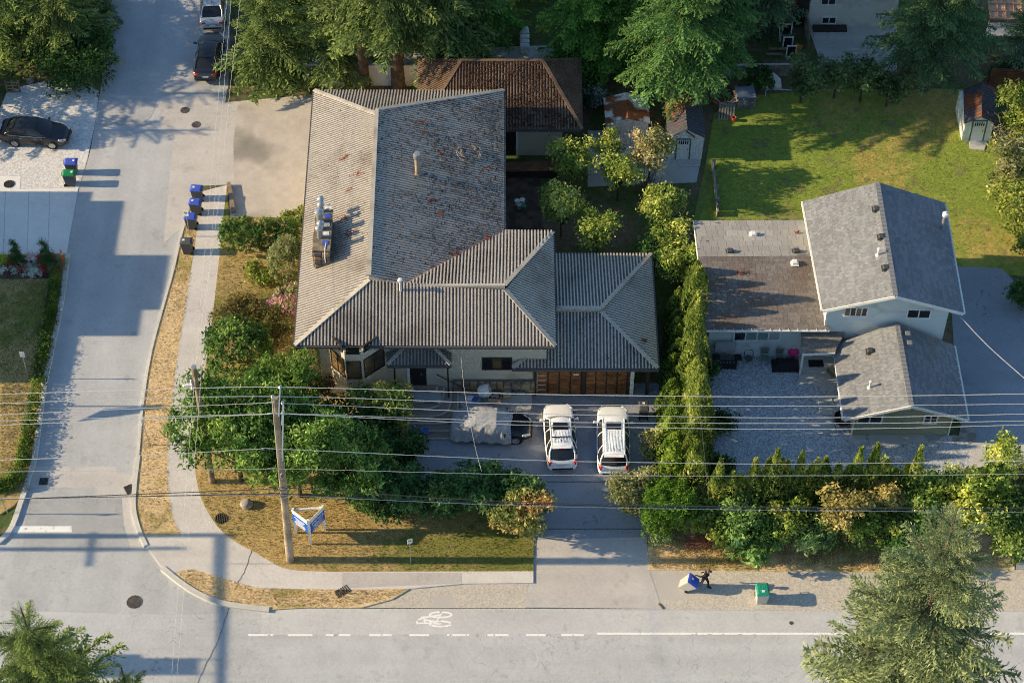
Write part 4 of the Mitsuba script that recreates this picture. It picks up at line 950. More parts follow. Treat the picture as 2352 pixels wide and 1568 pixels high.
obj('lower_roof', slab([g(2262, 82, 2.2), g(2420, 84, 2.2), g(2420, 55, 2.3), g(2270, 52, 2.3)], .06), 'm_cover', t)
t = thing('red_fence', 'dark red board fence below the patio cover at the right edge', 'fence')
a, b = g(2268, 200), g(2430, 205)
for k in range(6): obj('board', beam(a + [0, 0, .2 + k * .28], b + [0, 0, .2 + k * .28], .03, .24), 'm_rust', t)
for k in range(4): obj('post', bx(a + (b - a) * k / 3 + [0, .08, .95], (.12, .12, 1.9)), 'm_bronze', t)
t = thing('wooden_fence', 'weathered wooden fence beside the courtyard of the rear house', 'fence')
a, b = g(1856, 112), g(1828, -40)
for k in range(14):
    p, q = a + (b - a) * k / 14, a + (b - a) * (k + .92) / 14
    obj('board', beam(p + [0, 0, .8], q + [0, 0, .8], .04, 1.5), 'm_grey_wood', t)
obj('rail', beam(a + [0, 0, 1.58], b + [0, 0, 1.58], .14, .06), 'm_wood', t)
t = thing('back_fence', 'grey board fence along the back of the green lawn', 'fence')
a, b = g(1620, 178), g(1860, 174)
for k in range(20):
    p, q = a + (b - a) * k / 20, a + (b - a) * (k + .93) / 20
    obj('board', beam(p + [0, 0, .55], q + [0, 0, .55], .04, 1.0), 'm_grey_wood', t)
obj('rail', beam(a + [0, 0, 1.1], b + [0, 0, 1.1], .16, .06), 'm_slab', t)
t = thing('old_window_stack', 'old white window frames leaning in a row by the fence', 'window frames')
for px, py in ((1806, 82), (1808, 112), (1816, 132)):
    c = g(px, py); fr_ = []
    for s in (-1, 1): fr_ += [xform(bx((s * .32, 0, .55), (.09, .06, 1.1)), 0, c), xform(bx((0, 0, .55 + s * .5), (.6, .06, .09)), 0, c)]
    obj('frame', cat(fr_), 'm_white', t); obj('pane', xform(bx((0, .01, .55), (.56, .02, .95)), 0, c), 'm_pane', t)
solo('leaning_board', xform(bx((0, 0, .35), (.6, .05, .7), rot=[[.9, 0, .4], [0, 1, 0], [-.4, 0, .9]]), 0, g(1830, 120)), 'm_pergola', 'tilted orange board by the old window frames', 'board')
for px, py, L in ((1786, 120, 2.2), (1781, 132, 1.6)): solo('plank', beam(g(px - 22, py) + [0, 0, .3], g(px + 16, py) + [0, 0, .3], .2, .06), 'm_wood', 'loose plank beside the old window frames, ' + ('upper' if py < 125 else 'lower') + ' of two', 'plank')
solo('leaning_pole', beam(g(1792, 96), g(1790, 60, .8), .06, .06), 'm_white', 'white pole leaning beside the old window frames', 'pole')
t = thing('white_wall', 'low white garden wall between the trunks behind the large house', 'wall')
Y = g(850, 196)[1]
for x_0, x_1 in ((735, 812), (815, 905), (908, 972)):
    a_, b_ = onY(x_0, 180, Y)[0], onY(x_1, 180, Y)[0]; obj('panel', bx(((a_ + b_) / 2, Y, .95), (b_ - a_ - .05, .12, 1.9)), 'm_white', t)
obj('coping', bx((onY(850, 150, Y)[0], Y, 1.93), (9.2, .22, .07)), 'm_cover', t)
struct('rear_lane', sheet(G([(700, 186), (990, 186), (1000, 120), (700, 120)]), 0, .03), 'm_slab')
t = thing('carport', 'dark far carport with a white beam at the top of the picture', 'carport')
Y = g(1100, 62)[1]; xc = onY(1095, 30, Y)[0]
obj('roof', slab([np.array([xc - 3, Y, 2.6]), np.array([xc + 2.2, Y, 2.6]), np.array([xc + 2.2, Y + 6, 2.8]), np.array([xc - 3, Y + 6, 2.8])], .2), 'm_roof_brown', t)
obj('beam', bx((xc - .4, Y - .05, 2.5), (5.2, .1, .18)), 'm_white', t)
for k in (-2.8, 2): obj('post', bx((xc + k, Y + .1, 1.25), (.3, .2, 2.5)), 'm_white', t)
obj('back', bx((xc - .4, Y + 5, 1.3), (5, .1, 2.6)), 'm_bronze', t)
t = thing('boat', 'white covered boat hull seen between the trees behind the rear wing', 'boat')
c = g(1205, 126)
hull = m3.Manifold.batch_hull([m3.Manifold.sphere(.14, 10).translate(p) for p in ((-.15, 0, .3), (.15, 0, .3), (-.2, 0, .7), (.2, 0, .7), (-.1, 2.2, .4), (.1, 2.2, .7), (-.2, 1.5, .7), (.2, 1.5, .7))])
obj('hull', hull.translate(tuple(float(v) for v in c)), 'm_white', t)
for k in range(3): obj('strap', bx(c + [0, .3 + k * .5, .83], (.7, .06, .06)), 'm_cover', t)
struct('rear_yard_slab', sheet(G([(1130, 110), (1270, 105), (1275, 140), (1130, 140)]), 0, .04), 'm_slab')
# ------------------------------------------------------------------ vehicles
def grid(P):
    """P: (n, m, 3) points -> mesh"""
    n, m = P.shape[:2]; i, j = np.meshgrid(np.arange(n - 1), np.arange(m - 1), indexing='ij'); a = (i * m + j).ravel()
    f = np.vstack([np.stack([a, a + m, a + m + 1], 1), np.stack([a, a + m + 1, a + 1], 1)])
    return P.reshape(-1, 3), f
def car(name, label, catg, loc, head, paint, L=4.75, W=1.86, H=1.7, suv=True, ws=(.95, .38), rg=(-1.72, -2.18), hood=1.0, deck=1.02, belt=1.02, roofrack=0, sunroof=True, wb=2.75, r=.36, cover=False, plate=True):
    """loc: ground centre, head: heading angle; ws: windscreen base and roof front x; rg: roof rear and rear glass base x"""
    t = thing(name, label, catg); c_, s_ = math.cos(head), math.sin(head)
    M = lambda m: xform(m, head, (loc[0], loc[1], loc[2] if len(loc) > 2 else .02))
    put = lambda nm, m, mt, smooth=False, par=None, lab=None: obj(nm, M(m), mt, par or t, smooth=smooth, label=lab)
    X = np.concatenate([np.linspace(-L / 2, -L / 2 + .5, 8), np.linspace(-L / 2 + .75, L / 2 - .85, 14), np.linspace(L / 2 - .6, L / 2, 9)])
    zt = np.interp(X, [-L / 2, -L / 2 + .06, -L / 2 + .2, rg[1], ws[0], L / 2 - .75, L / 2 - .3, L / 2 - .08, L / 2], [deck - .34, deck - .12, deck - .01, deck, hood, hood - .10, hood - .2, hood - .36, hood - .5])
    u = np.abs(2 * X / L); hw = W / 2 * np.where(X > 0, 1 - .30 * u ** 7 - .04 * u ** 2, 1 - .16 * u ** 9 - .02 * u ** 2)
    z0 = np.interp(u, [0, .8, 1], [.24, .24, .36])
    S = []
    for x, w, z, b in zip(X, hw, zt, z0):
        q = [(0, b), (w * .9, b), (w * .985, b + .1), (w, b + (z - b) * .45), (w * .985, z - .14), (w * .95, z - .035), (w * .86, z), (w * .5, z + .028), (0, z + .035)]
        q = q + [(-y, zz) for y, zz in q[-2::-1]]
        S.append([(x, y, zz) for y, zz in q])
    S = np.array(S); v, f = grid(S); n, m = S.shape[:2]
    ends = []
    for i0, flip in ((0, 1), ((n - 1) * m, 0)):
        for j in range(1, m - 2): ends.append([i0, i0 + j + 1, i0 + j] if flip else [i0, i0 + j, i0 + j + 1])
    put('body', (v, np.vstack([f, ends])), paint, 38)
    # greenhouse
    zr = H; wr = W / 2 * .70; wbm = W / 2 * .93
    def edge(x, w, z, bulge, k=9): 
        y = np.linspace(-w, w, k); return np.stack([x + bulge * (1 - (y / w) ** 2), y, z + .0 * y], 1)
    zb_f, zb_r = hood + .01, deck + .0
    f0, f1 = edge(ws[0], wbm * .92, zb_f, .14), edge(ws[1], wr * .93, zr - .05, .10)
    r0, r1 = edge(rg[1], wbm * .86, zb_r, -.10), edge(rg[0], wr * .92, zr - .06, -.07)
    lift = lambda a, d: a + np.array(d)
    put('windshield', grid(np.stack([f0, (f0 + f1) / 2 + [.03, 0, .03], f1])), 'm_pane', True)
    put('rear_window', grid(np.stack([r1, (r0 + r1) / 2 + [-.03, 0, .02], r0])), 'm_pane', True)
    k = 9; xs = np.linspace(0, 1, k)
    rp = np.stack([f1 + (r1 - f1) * s + [0, 0, .045 * math.sin(math.pi * min(1, s * 1.0))] for s in xs])
    rp[..., 2] += .05 * (1 - (rp[..., 1] / wr) ** 2)
    put('roof', grid(rp), paint, True)
    for sd in (-1, 1):
        e = -1 if sd > 0 else 0
        top = np.stack([f1[e] + (r1[e] - f1[e]) * s + [0, 0, .045 * math.sin(math.pi * s)] for s in xs])
        xb = np.linspace(f0[e][0], r0[e][0], k); bot = np.stack([xb, sd * (wbm - .02 * np.abs(2 * xs - 1) ** 2 - np.where(xs < .06, wbm * .075, 0) - np.where(xs > .94, wbm * .12, 0)), np.interp(xs, [0, 1], [zb_f, zb_r])], 1)
        mid = (top + bot) / 2 + [0, sd * .05, 0]
        P = np.stack([bot, mid, top]); P = P if sd > 0 else P[::-1]
        put('side_window', grid(P), 'm_pane', True)
        pil = [tube([bot[0], mid[0], top[0]], .042, 6), tube([bot[-1], mid[-1], top[-1]], .06, 6), tube(top, .035, 6)]
        for s in ((3, 6) if suv else (4,)):
            pil.append(tube([bot[s] + [0, sd * .01, 0], mid[s] + [0, sd * .012, 0], top[s]], .032, 6))
        put('pillar', cat(pil), paint, True)
        put('window_trim', tube(bot + [0, sd * .012, 0], .014, 5), 'm_chrome' if not suv else 'm_dark')
        mx = ws[0] - .22
        put('mirror', cat([rbox((mx, sd * (W / 2 + .12), belt + .05), (.14, .22, .15), .05, 0, 5), bx((mx, sd * W / 2, belt), (.06, .12, .05))]), paint, 30)
        for hx in (.25, -.75): put('door_handle', rbox((hx, sd * (W / 2 - .005), belt - .14), (.2, .05, .04), .015, 0, 4), 'm_chrome' if paint != 'm_car_white' else paint)
        put('headlight', m3.Manifold.batch_hull([m3.Manifold.sphere(.07, 8).translate((float(a), float(sd * b), float(cc))) for a, b, cc in ((L / 2 - .16, W / 2 * .62, hood - .30), (L / 2 - .52, W / 2 * .86, hood - .20), (L / 2 - .30, W / 2 * .76, hood - .32))]), 'm_lamp', 30)
        tl = ((-L / 2 + .045, W / 2 * .74, deck - .06), (-L / 2 + .045, W / 2 * .80, deck - .3), (-L / 2 + .28, W / 2 * .90, deck - .08)) if suv else ((-L / 2 + .05, W / 2 * .55, deck - .12), (-L / 2 + .06, W / 2 * .78, deck - .16), (-L / 2 + .3, W / 2 * .90, deck - .10))
        put('taillight', m3.Manifold.batch_hull([m3.Manifold.sphere(.055, 8).translate((float(a), float(sd * b), float(cc))) for a, b, cc in tl]), 'm_tail', 30)
        for wx in (wb / 2 + .05, -wb / 2 + .05):
            wk = numbered(t + '__wheel'); Ry = [[1, 0, 0], [0, 0, 1], [0, -1, 0]]; cw = (wx, sd * (W / 2 - .11), r)
            scene[wk] = mikit.ply(M(xform(lathe([(r * .62, -.11), (r * .93, -.115), (r, -.07), (r, .07), (r * .93, .115), (r * .62, .11)], n=24), 0, cw, R=Ry)), 'm_tyre', smooth=30)
            rim = [lathe([(r * .66, -.06), (r * .66, .06)], n=20), lathe([(.001, -.02), (r * .6, -.02), (r * .6, .02), (.001, .02)], n=20)]
            rim = cat([xform(lathe([(r * .56, .1), (r * .67, .125), (r * .67, -.125), (r * .56, -.1)], n=24), 0, cw, R=Ry)] + [xform(bx((0, 0, sg * .1), (r * 1.16, .055, .03), rz=a), 0, cw, R=Ry) for a in np.arange(5) * math.pi / 5 for sg in (-1, 1)] + [xform(lathe([(.001, -.1), (.07, -.12), (.07, .12), (.001, .1)], n=10), 0, cw, R=Ry)])
            obj('rim', M(rim), 'm_rim', wk, smooth=30)
            obj('arch', M(xform(lathe([(r * 1.02, -.02), (r * 1.18, .0), (r * 1.18, .012), (r * 1.02, .012)], n=24), 0, (wx, sd * (W / 2 - .03), r + .01), R=[[1, 0, 0], [0, 0, sd], [0, -sd, 0]])), 'm_dark', wk)
    put('grille', rbox((L / 2 - .05, 0, hood - .42), (.08, W * .5, .2), .03, 0, 5), 'm_dark')
    put('bumper', cat([rbox((-L / 2 + .04, 0, .55), (.16, W * .86, .22), .07, 0, 6)]), paint if suv else 'm_car_black' if paint == 'm_car_black' else paint, 30)
    put('bumper_trim', bx((-L / 2 - .045, 0, .5), (.03, W * .66, .12)), 'm_dark')
    if plate: put('number_plate', bx((-L / 2 + .0, 0, deck - .33 if suv else deck - .28), (.03, .42, .13), rot=[[1, 0, 0], [0, 1, 0], [0, 0, 1]]), 'm_white'); put('trunk_strip', bx((-L / 2 + .01, 0, deck - .2), (.05, W * .42, .03)), 'm_chrome')
    if sunroof:
        sx = ws[1] - (.62 if suv else .5); put('sunroof', rbox((sx, 0, zr + .055), (.55, .86, .03), .012, 0, 4), 'm_pane')
    if roofrack:
        for sd in (-1, 1):
            xx = np.linspace(ws[1] - .45, rg[0] + .15, 7); zz = zr + .09 - .03 * np.abs(np.linspace(-1, 1, 7)) ** 3
            put('roof_rail', tube(np.stack([xx, np.full(7, sd * wr * .86), zz], 1), .028, 6), 'm_steel' if roofrack == 2 else paint, 40)
        for xq in ((-.35, -1.05) if roofrack == 2 else ()): put('cross_bar', bx((xq, 0, zr + .1), (.07, wr * 1.66, .03)), 'm_dark')
        put('roof_grooves', cat([bx(((ws[1] - .95 + rg[0] + .1) / 2, y, zr + .062 + .04 * (1 - (y / wr) ** 2)), (ws[1] - 1.1 - rg[0], .022, .02)) for y in np.linspace(-.4, .4, 6)]), paint)
    if suv:
        put('spoiler', rbox((rg[0] - .12, 0, zr - .06), (.26, wr * 1.7, .05), .02, 0, 5), paint); put('brake_lamp', bx((rg[0] - .26, 0, zr - .06), (.02, .34, .035)), 'm_tail')
        put('wiper', beam((rg[1] - .08, -.1, deck + .08), (rg[1] + .02, .25, deck + .16), .03, .02), 'm_dark')
    put('antenna', rbox((rg[0] + .25, 0, zr + .10), (.16, .05, .07), .02, 0, 4), 'm_dark')
    return t
def place(rear, front, z=1.0):
    a, b = g(*rear, z), g(*front, z); return math.atan2(b[1] - a[1], b[0] - a[0])
def at_rear(px, py, z, L, head):
    q = g(px, py, z); return q[:2] + np.array([math.cos(head), math.sin(head)]) * L / 2
h = place((1292, 1060), (1283, 950)); q = at_rear(1292, 1078, .4, 4.78, h)
car('parked_car', 'white sports utility vehicle with dark sunroof and black roof bars on the driveway', 'car', q, h, 'm_car_white', L=4.78, W=1.87, H=1.68, roofrack=2, deck=1.08, ws=(1.05, .42), rg=(-1.55, -2.16), r=.37)
h = place((1409, 1060), (1407, 950)); q = at_rear(1409, 1090, .4, 4.95, h)
car('parked_car', 'boxy white sports utility vehicle with plain ridged roof, nearest the cedar hedge on the driveway', 'car', q, h, 'm_car_white', L=4.95, W=1.94, H=1.84, roofrack=1, deck=1.1, hood=1.08, belt=1.1, ws=(1.05, .62), rg=(-2.02, -2.3), r=.39)
a, b = g(33.2, 327.6, .34), g(118.7, 333.1, .34); h = math.atan2(b[1] - a[1], b[0] - a[0]); nrm = np.array([-math.sin(h), math.cos(h)])
q = (a[:2] + b[:2]) / 2 + nrm * .80
car('parked_car', 'black saloon car parked across the pale gravel lot', 'car', (q[0], q[1], .03), h, 'm_car_black', L=4.72, W=1.82, H=1.46, suv=False, ws=(1.02, .2), rg=(-1.12, -1.85), hood=.95, deck=1.0, belt=.95, r=.34, wb=np.linalg.norm(b - a), sunroof=False)
h = place((473, 170), (485, 92), .8); q = at_rear(473, 186, .4, 4.85, h)
car('parked_car', 'black saloon car parked at the side street kerb behind the silver one', 'car', q, h, 'm_car_black', L=4.85, W=1.85, H=1.46, suv=False, ws=(1.05, .25), rg=(-1.1, -1.85), hood=.95, deck=1.02, belt=.95, r=.34, sunroof=False)
h = place((488, 60), (491, -20), .8); q = at_rear(489, 68, .4, 4.85, h)
car('parked_car', 'silver saloon car with sunroof at the top of the side street', 'car', q, h, 'm_car_silver', L=4.85, W=1.86, H=1.48, suv=False, ws=(1.05, .25), rg=(-1.1, -1.85), hood=.95, deck=1.02, belt=.95, r=.34)
# car under a cover
CL = 4.75; h = place((1040, 966), (1222, 974), .7); q = (g(1040, 970, .75)[:2] + g(1223, 980, .6)[:2]) / 2
car('parked_car', 'black car half hidden under a grey cover on the driveway', 'car', q, h, 'm_car_black', L=CL, W=1.80, H=1.38, suv=False, ws=(1.0, .3), rg=(-1.45, -2.05), hood=.9, deck=.96, belt=.9, r=.35, sunroof=False)
xs_ = np.concatenate([[-2.50, -2.49, -2.46, -2.40], np.linspace(-2.3, 1.14, 96)]); th_ = np.linspace(.06, math.pi - .42, 90)
X, TH = np.meshgrid(xs_, th_, indexing='ij')
hh_ = np.interp(X, [-2.50, -2.49, -2.40, -2.1, -1.55, -1.0, .25, .95, 1.14], [.30, .62, .98, 1.12, 1.44, 1.52, 1.50, 1.10, 1.04]); hw_ = np.interp(X, [-2.50, -2.49, -2.40, -2.0, .6, 1.14], [.66, .74, .86, .97, 1.0, .97])
cs_, sn_ = np.cos(TH), np.sin(TH); pw = lambda v, e: np.sign(v) * np.abs(v) ** e
Yc, Zc = -pw(cs_, .62) * hw_, pw(sn_, .60) * hh_; low = np.clip(1 - Zc / hh_, 0, 1); sgn_ = -np.sign(cs_)
N3 = lambda a, b, c=0.0: meshkit.fbm(np.stack([a, b, 0 * a + c], -1), 3)
rid = lambda q: 1 - np.abs(2 * q - 1)
wr_ = .10 * (rid(N3(X * 3.2 + Yc * 1.2, Zc * .9 + Yc * .6, 2)) - .6) * (.25 + low) + .07 * np.sin(X * 8.5 + 3 * N3(X, Yc, 5)) * low ** 1.5 + .05 * (rid(N3(X * 1.6 - Yc * 1.8, Yc * 1.1, 9)) - .5)
P = np.stack([X + .05 * np.sin(Yc * 4) * (X > .9), Yc + sgn_ * (wr_ + .16 * low ** 2 * np.where(Yc < 0, 1, .4)), np.maximum(Zc + .06 + wr_ * (1 - low), .05 + .10 * N3(X * 1.5, Yc * 0, 7))], -1)
solo('car_cover', xform(grid(P), h, (q[0], q[1], .02)), 'm_cover', 'wrinkled grey car cover draped over the back of the black car on the driveway', 'car cover', smooth=True)
# ------------------------------------------------------------------ wheeled bins
def wheelie(loc, rz, label, body='m_bin', lid='m_blue', tilt=0.0, s=1.0, w=.64, d=.84, logo=True, group=None):
    """front along local +x, hinge and wheels at the back"""
    t = thing('wheeled_bin', label, 'wheelie bin', group)
    Rt = np.array([[math.cos(tilt), 0, math.sin(tilt)], [0, 1, 0], [-math.sin(tilt), 0, math.cos(tilt)]])
    Rz = np.array([[math.cos(rz), -math.sin(rz), 0], [math.sin(rz), math.cos(rz), 0], [0, 0, 1]])
    piv = np.array([-d * .36, 0, .12])
    def M(m):
        v, f = cat([m]); v = (v - piv) @ Rt.T + piv; return (v * s) @ Rz.T + np.asarray(loc, float), f
    sp_ = lambda x, y, z: m3.Manifold.sphere(.035, 6).translate((x, y, z))
    b = m3.Manifold.batch_hull([sp_(x, y, .05) for x in (-d * .33, d * .30) for y in (-w * .36, w * .36)] + [sp_(x, y, .98) for x in (-d * .43, d * .43) for y in (-w * .45, w * .45)])
    put = lambda n, m, mt, **k: obj(n, M(m), mt, t, **k)
    put('body', b, body); put('rim', rbox((0, 0, .98), (d * .98, w * .98, .07), .03, 0, 5), body)
    lidm = m3.Manifold.batch_hull([m3.Manifold.sphere(.03, 6).translate((x, y, 1.03)) for x in (-d * .47, d * .5) for y in (-w * .48, w * .48)] + [m3.Manifold.sphere(.03, 6).translate((x, y, 1.10)) for x in (-d * .36, d * .36) for y in (-w * .38, w * .38)])
    lk = numbered(t + '__lid'); scene[lk] = mikit.ply(M(lidm), lid)
    obj('ridge', M(cat([rbox((0, y, 1.125), (d * .5, .05, .03), .012, 0, 4) for y in (-w * .2, 0, w * .2)])), lid, lk)
    if logo: obj('sticker', M(bx((d * .22, 0, 1.142), (.14, .16, .006))), 'm_white', lk); put('emblem', M and cat([bx((0, sd * (w * .455), .72), (.13, .012, .15)) for sd in (-1, 1)]), 'm_cover')
    put('handle', cat([tube([(-d * .5, -w * .32, 1.0), (-d * .58, -w * .32, 1.0), (-d * .58, w * .32, 1.0), (-d * .5, w * .32, 1.0)], .022, 6)]), body)
    for sd in (-1, 1): put('wheel', xform(lathe([(.001, -.035), (.12, -.035), (.14, 0), (.12, .035), (.001, .035)], n=14), 0, (-d * .38, sd * w * .42, .14), R=[[1, 0, 0], [0, 0, 1], [0, -1, 0]]), 'm_tyre')
    return t
wheelie(tuple(g(168, 397)), 0, 'dark bin with a blue lid at the gravel lot, behind the green-lidded one', 'm_bin', 'm_blue')
wheelie(tuple(g(164, 423)), 0, 'dark bin with a bright green lid at the edge of the gravel lot', 'm_bin', 'm_green_lid')
wheelie(tuple(g(455, 458, .03)), math.pi - .1, 'blue-lidded dark bin, farthest of the row on the sidewalk verge', 'm_bin', 'm_blue', w=.6, d=.76)
wheelie(tuple(g(452, 489, .08)), math.pi - .1, 'blue-lidded dark bin in the middle of the row on the sidewalk verge', 'm_bin', 'm_blue', w=.6, d=.76)
wheelie(tuple(g(441, 522, .1)), math.pi - .05, 'blue-lidded dark bin behind the kerb sign on the verge', 'm_bin', 'm_blue', w=.6, d=.76)
wheelie(tuple(g(432, 579, .1)), math.pi - .05, 'plain dark bin with a black lid on the dry verge', 'm_bin', 'm_bin', w=.6, d=.76)
wheelie(tuple(g(1748, 1377)), -math.pi / 2 + .05, 'grey bin with a teal green lid standing on the gravel shoulder', 'm_bin_grey', 'm_teal_lid', w=.7, d=.84)
wheelie(tuple(g(1578, 1352) + [0, 0, .0]), -.38, 'grey bin with a blue lid tipped back by the walking person', 'm_bin_grey', 'm_blue', tilt=-.0, w=.72, d=.84) if False else None
def rz3(a): return np.array([[math.cos(a), -math.sin(a), 0], [math.sin(a), math.cos(a), 0], [0, 0, 1]])
wl = g(1571, 1353)
wheelie(tuple(wl + [-.10, .1, 0]), math.pi - .25, 'grey bin with a blue lid tipped back by the walking person', 'm_bin_grey', 'm_blue', tilt=-.70, w=.70, d=.82, s=.92)
wheelie(tuple(g(243, 70)), math.pi, 'blue-lidded bin in the shade of the conifers at the left kerb', 'm_bin', 'm_blue')
wheelie(tuple(g(1477, 955)), math.pi / 2, 'dark grey box bin with barred top between the garage and the hedge', 'm_bin', 'm_galv_dark', s=.9)
# ------------------------------------------------------------------ the person
def figure(bones, ref=.028, it=8):
    out = []
    for a, b, ra, rb_ in bones:
        out.append(m3.Manifold.batch_hull([m3.Manifold.sphere(ra, 14).translate(tuple(float(v) for v in a)), m3.Manifold.sphere(rb_, 14).translate(tuple(float(v) for v in b))]))
    m = m3.Manifold.batch_boolean(out, m3.OpType.Add).refine_to_length(ref).to_mesh()
    tm = trimesh.Trimesh(m.vert_properties[:, :3], m.tri_verts, process=True); trimesh.smoothing.filter_taubin(tm, iterations=it)
    return tm
pt = thing('person', 'person in black with a cap pulling a tipped blue-lidded bin along the shoulder', 'person')
pc = g(1615, 1347); ph = -.5
A = np.array
PM = lambda m: xform(m, ph, (pc[0], pc[1], .03))
hipL, hipR = A([0, .1, .92]), A([0, -.1, .92]); kneeL, kneeR = A([.22, .1, .52]), A([-.06, -.1, .48]); ankL, ankR = A([.26, .1, .09]), A([-.36, -.1, .16])
chest, neck = A([.12, 0, 1.32]), A([.17, 0, 1.5]); shL, shR = A([.13, .19, 1.42]), A([.13, -.19, 1.42])
elL, elR = A([-.02, .25, 1.16]), A([-.14, -.24, 1.17]); haL, haR = A([-.27, .12, 1.0]), A([-.40, -.14, 1.0])
body = figure([(A([0, 0, .95]), chest, .135, .165), (chest, A([.15, 0, 1.42]), .165, .10), (A([0, 0, .95]), hipL, .13, .10), (A([0, 0, .95]), hipR, .13, .10), (shL, shR, .07, .07), (A([.15, 0, 1.42]), neck, .07, .058),
               (hipL, kneeL, .1, .068), (hipR, kneeR, .1, .068), (kneeL, ankL, .066, .045), (kneeR, ankR, .066, .045), (shL, elL, .062, .048), (shR, elR, .062, .048), (elL, haL, .046, .032), (elR, haR, .046, .032)])
obj('body', PM(body), 'm_cloth_black', pt, smooth=True)
obj('head', PM(figure([(A([.2, 0, 1.62]), A([.21, 0, 1.68]), .085, .095), (A([.255, 0, 1.57]), A([.24, 0, 1.62]), .045, .06), (A([.315, 0, 1.63]), A([.3, 0, 1.66]), .014, .012), (A([.2, .1, 1.63]), A([.2, .1, 1.66]), .018, .018), (A([.2, -.1, 1.63]), A([.2, -.1, 1.66]), .018, .018), (neck, A([.2, 0, 1.6]), .05, .05)], .02, 4)), 'm_skin', pt, smooth=True)
obj('cap', PM(cat([m3.Manifold.batch_hull([m3.Manifold.sphere(.112, 14).translate((.2, 0, 1.70)).trim_by_plane((0, 0, 1), 1.69), m3.Manifold.sphere(.05, 8).translate((.19, 0, 1.77))]), m3.Manifold.batch_hull([m3.Manifold.sphere(.012, 6).translate(p) for p in ((.28, .08, 1.70), (.28, -.08, 1.70), (.4, .05, 1.68), (.4, -.05, 1.68))])])), 'm_cloth_cap', pt, smooth=30)
obj('hair', PM(figure([(A([.13, 0, 1.66]), A([.11, 0, 1.56]), .075, .055)], .03, 3)), 'm_cloth_black', pt, smooth=True)
for nm, h_, y_ in (('hand', haL, 1), ('hand', haR, -1)):
    bones = [(h_, h_ + [-.07, 0, -.04], .03, .034)]
    for k in range(4):
        p0 = h_ + A([-.075, y_ * (.028 - .019 * k), -.05]); p1 = p0 + A([-.035 + .004 * k, 0, -.018]); p2 = p1 + A([.004, 0, -.03]); bones += [(p0, p1, .010, .0095), (p1, p2, .0095, .008)]
    p0 = h_ + A([-.03, -y_ * .035, -.02]); bones += [(p0, p0 + A([-.035, -y_ * .012, -.03]), .011, .009)]
    obj(nm, PM(figure(bones, .006, 3)), 'm_skin', pt, smooth=True)
for an, dx_ in ((ankL, .0), (ankR, .0)):
    obj('shoe', PM(m3.Manifold.batch_hull([m3.Manifold.sphere(.045, 8).translate((float(an[0] + p), float(an[1]), float(max(an[2] - .05, .045)))) for p in (-.06, .17)] + [m3.Manifold.sphere(.05, 8).translate(tuple(float(v) for v in an))])), 'm_cloth_black', pt, smooth=30)
obj('leg_stripe', PM(cat([tube([hipL + [.02, .1, -.05], kneeL + [.0, .072, 0], ankL + [0, .05, .03]], .012, 5), tube([hipR + [.02, -.1, -.05], kneeR + [0, -.072, 0], ankR + [0, -.05, .03]], .012, 5)])), 'm_cloth_white', pt)
obj('back_print', PM(xform(bx((0, 0, 0), (.012, .2, .16), rot=[[.96, 0, .28], [0, 1, 0], [-.28, 0, .96]]), 0, (-.045, 0, 1.3))), 'm_cloth_white', pt)
# ------------------------------------------------------------------ poles, wires, signs
YP = g(667, 1288)[1]; XP = g(667, 1288)[0]; ZP = zat(0, YP, 914); tp = onY(631, 914, YP)
t = thing('utility_pole', 'tall pale wooden utility pole on the corner lawn carrying white insulators', 'utility pole')
ax = lambda z: np.array([XP + (tp[0] - XP) * z / ZP, YP, z])
obj('shaft', tube([ax(0), ax(ZP * .3), ax(ZP * .65), ax(ZP)], [.235, .215, .19, .165], 14), 'm_pole', t, smooth=40)
def insul(p, s=1.0): return lathe([(.03, 0), (.07, .02), (.05, .06), (.09, .1), (.05, .14), (.08, .18), (.03, .22), (.001, .23)], p, 10)
for px0, py0, px1, py1 in ((640, 955, 643, 893), (647, 975, 650, 925), (648, 1058, 651, 930)):
    a_, b_ = onY(px0, py0, YP - .12), onY(px1, py1, YP - .12); obj('standoff', beam(a_, b_, .07, .07), 'm_white', t)
for px, py in ((643, 890), (626, 911), (649, 925), (650, 950), (647, 1046), (650, 947)):
    obj('insulator', insul(onY(px, py, YP - .12) - [0, 0, .1]), 'm_steel', t, smooth=30)
for q_ in (1136, 1122): obj('clamp', lathe([(.26, 0), (.28, .06), (.26, .12)], ax(zat(0, YP, q_)), 12), 'm_galv', t)
obj('hardware', cat([tube(spline(np.array([onY(648, 1085, YP - .2), onY(644, 1092, YP - .25), onY(649, 1100, YP - .25), onY(654, 1092, YP - .22)]), 4), .03, 5)]), 'm_galv', t)
def wire(name, pix, Yw, r, m, label, ext=True):
    P = np.array([onY(px, py, Yw) for px, py in pix]); Q = spline(P, 10)
    return solo(name, tube(Q, r, 5, caps=False), m, label, 'wire')
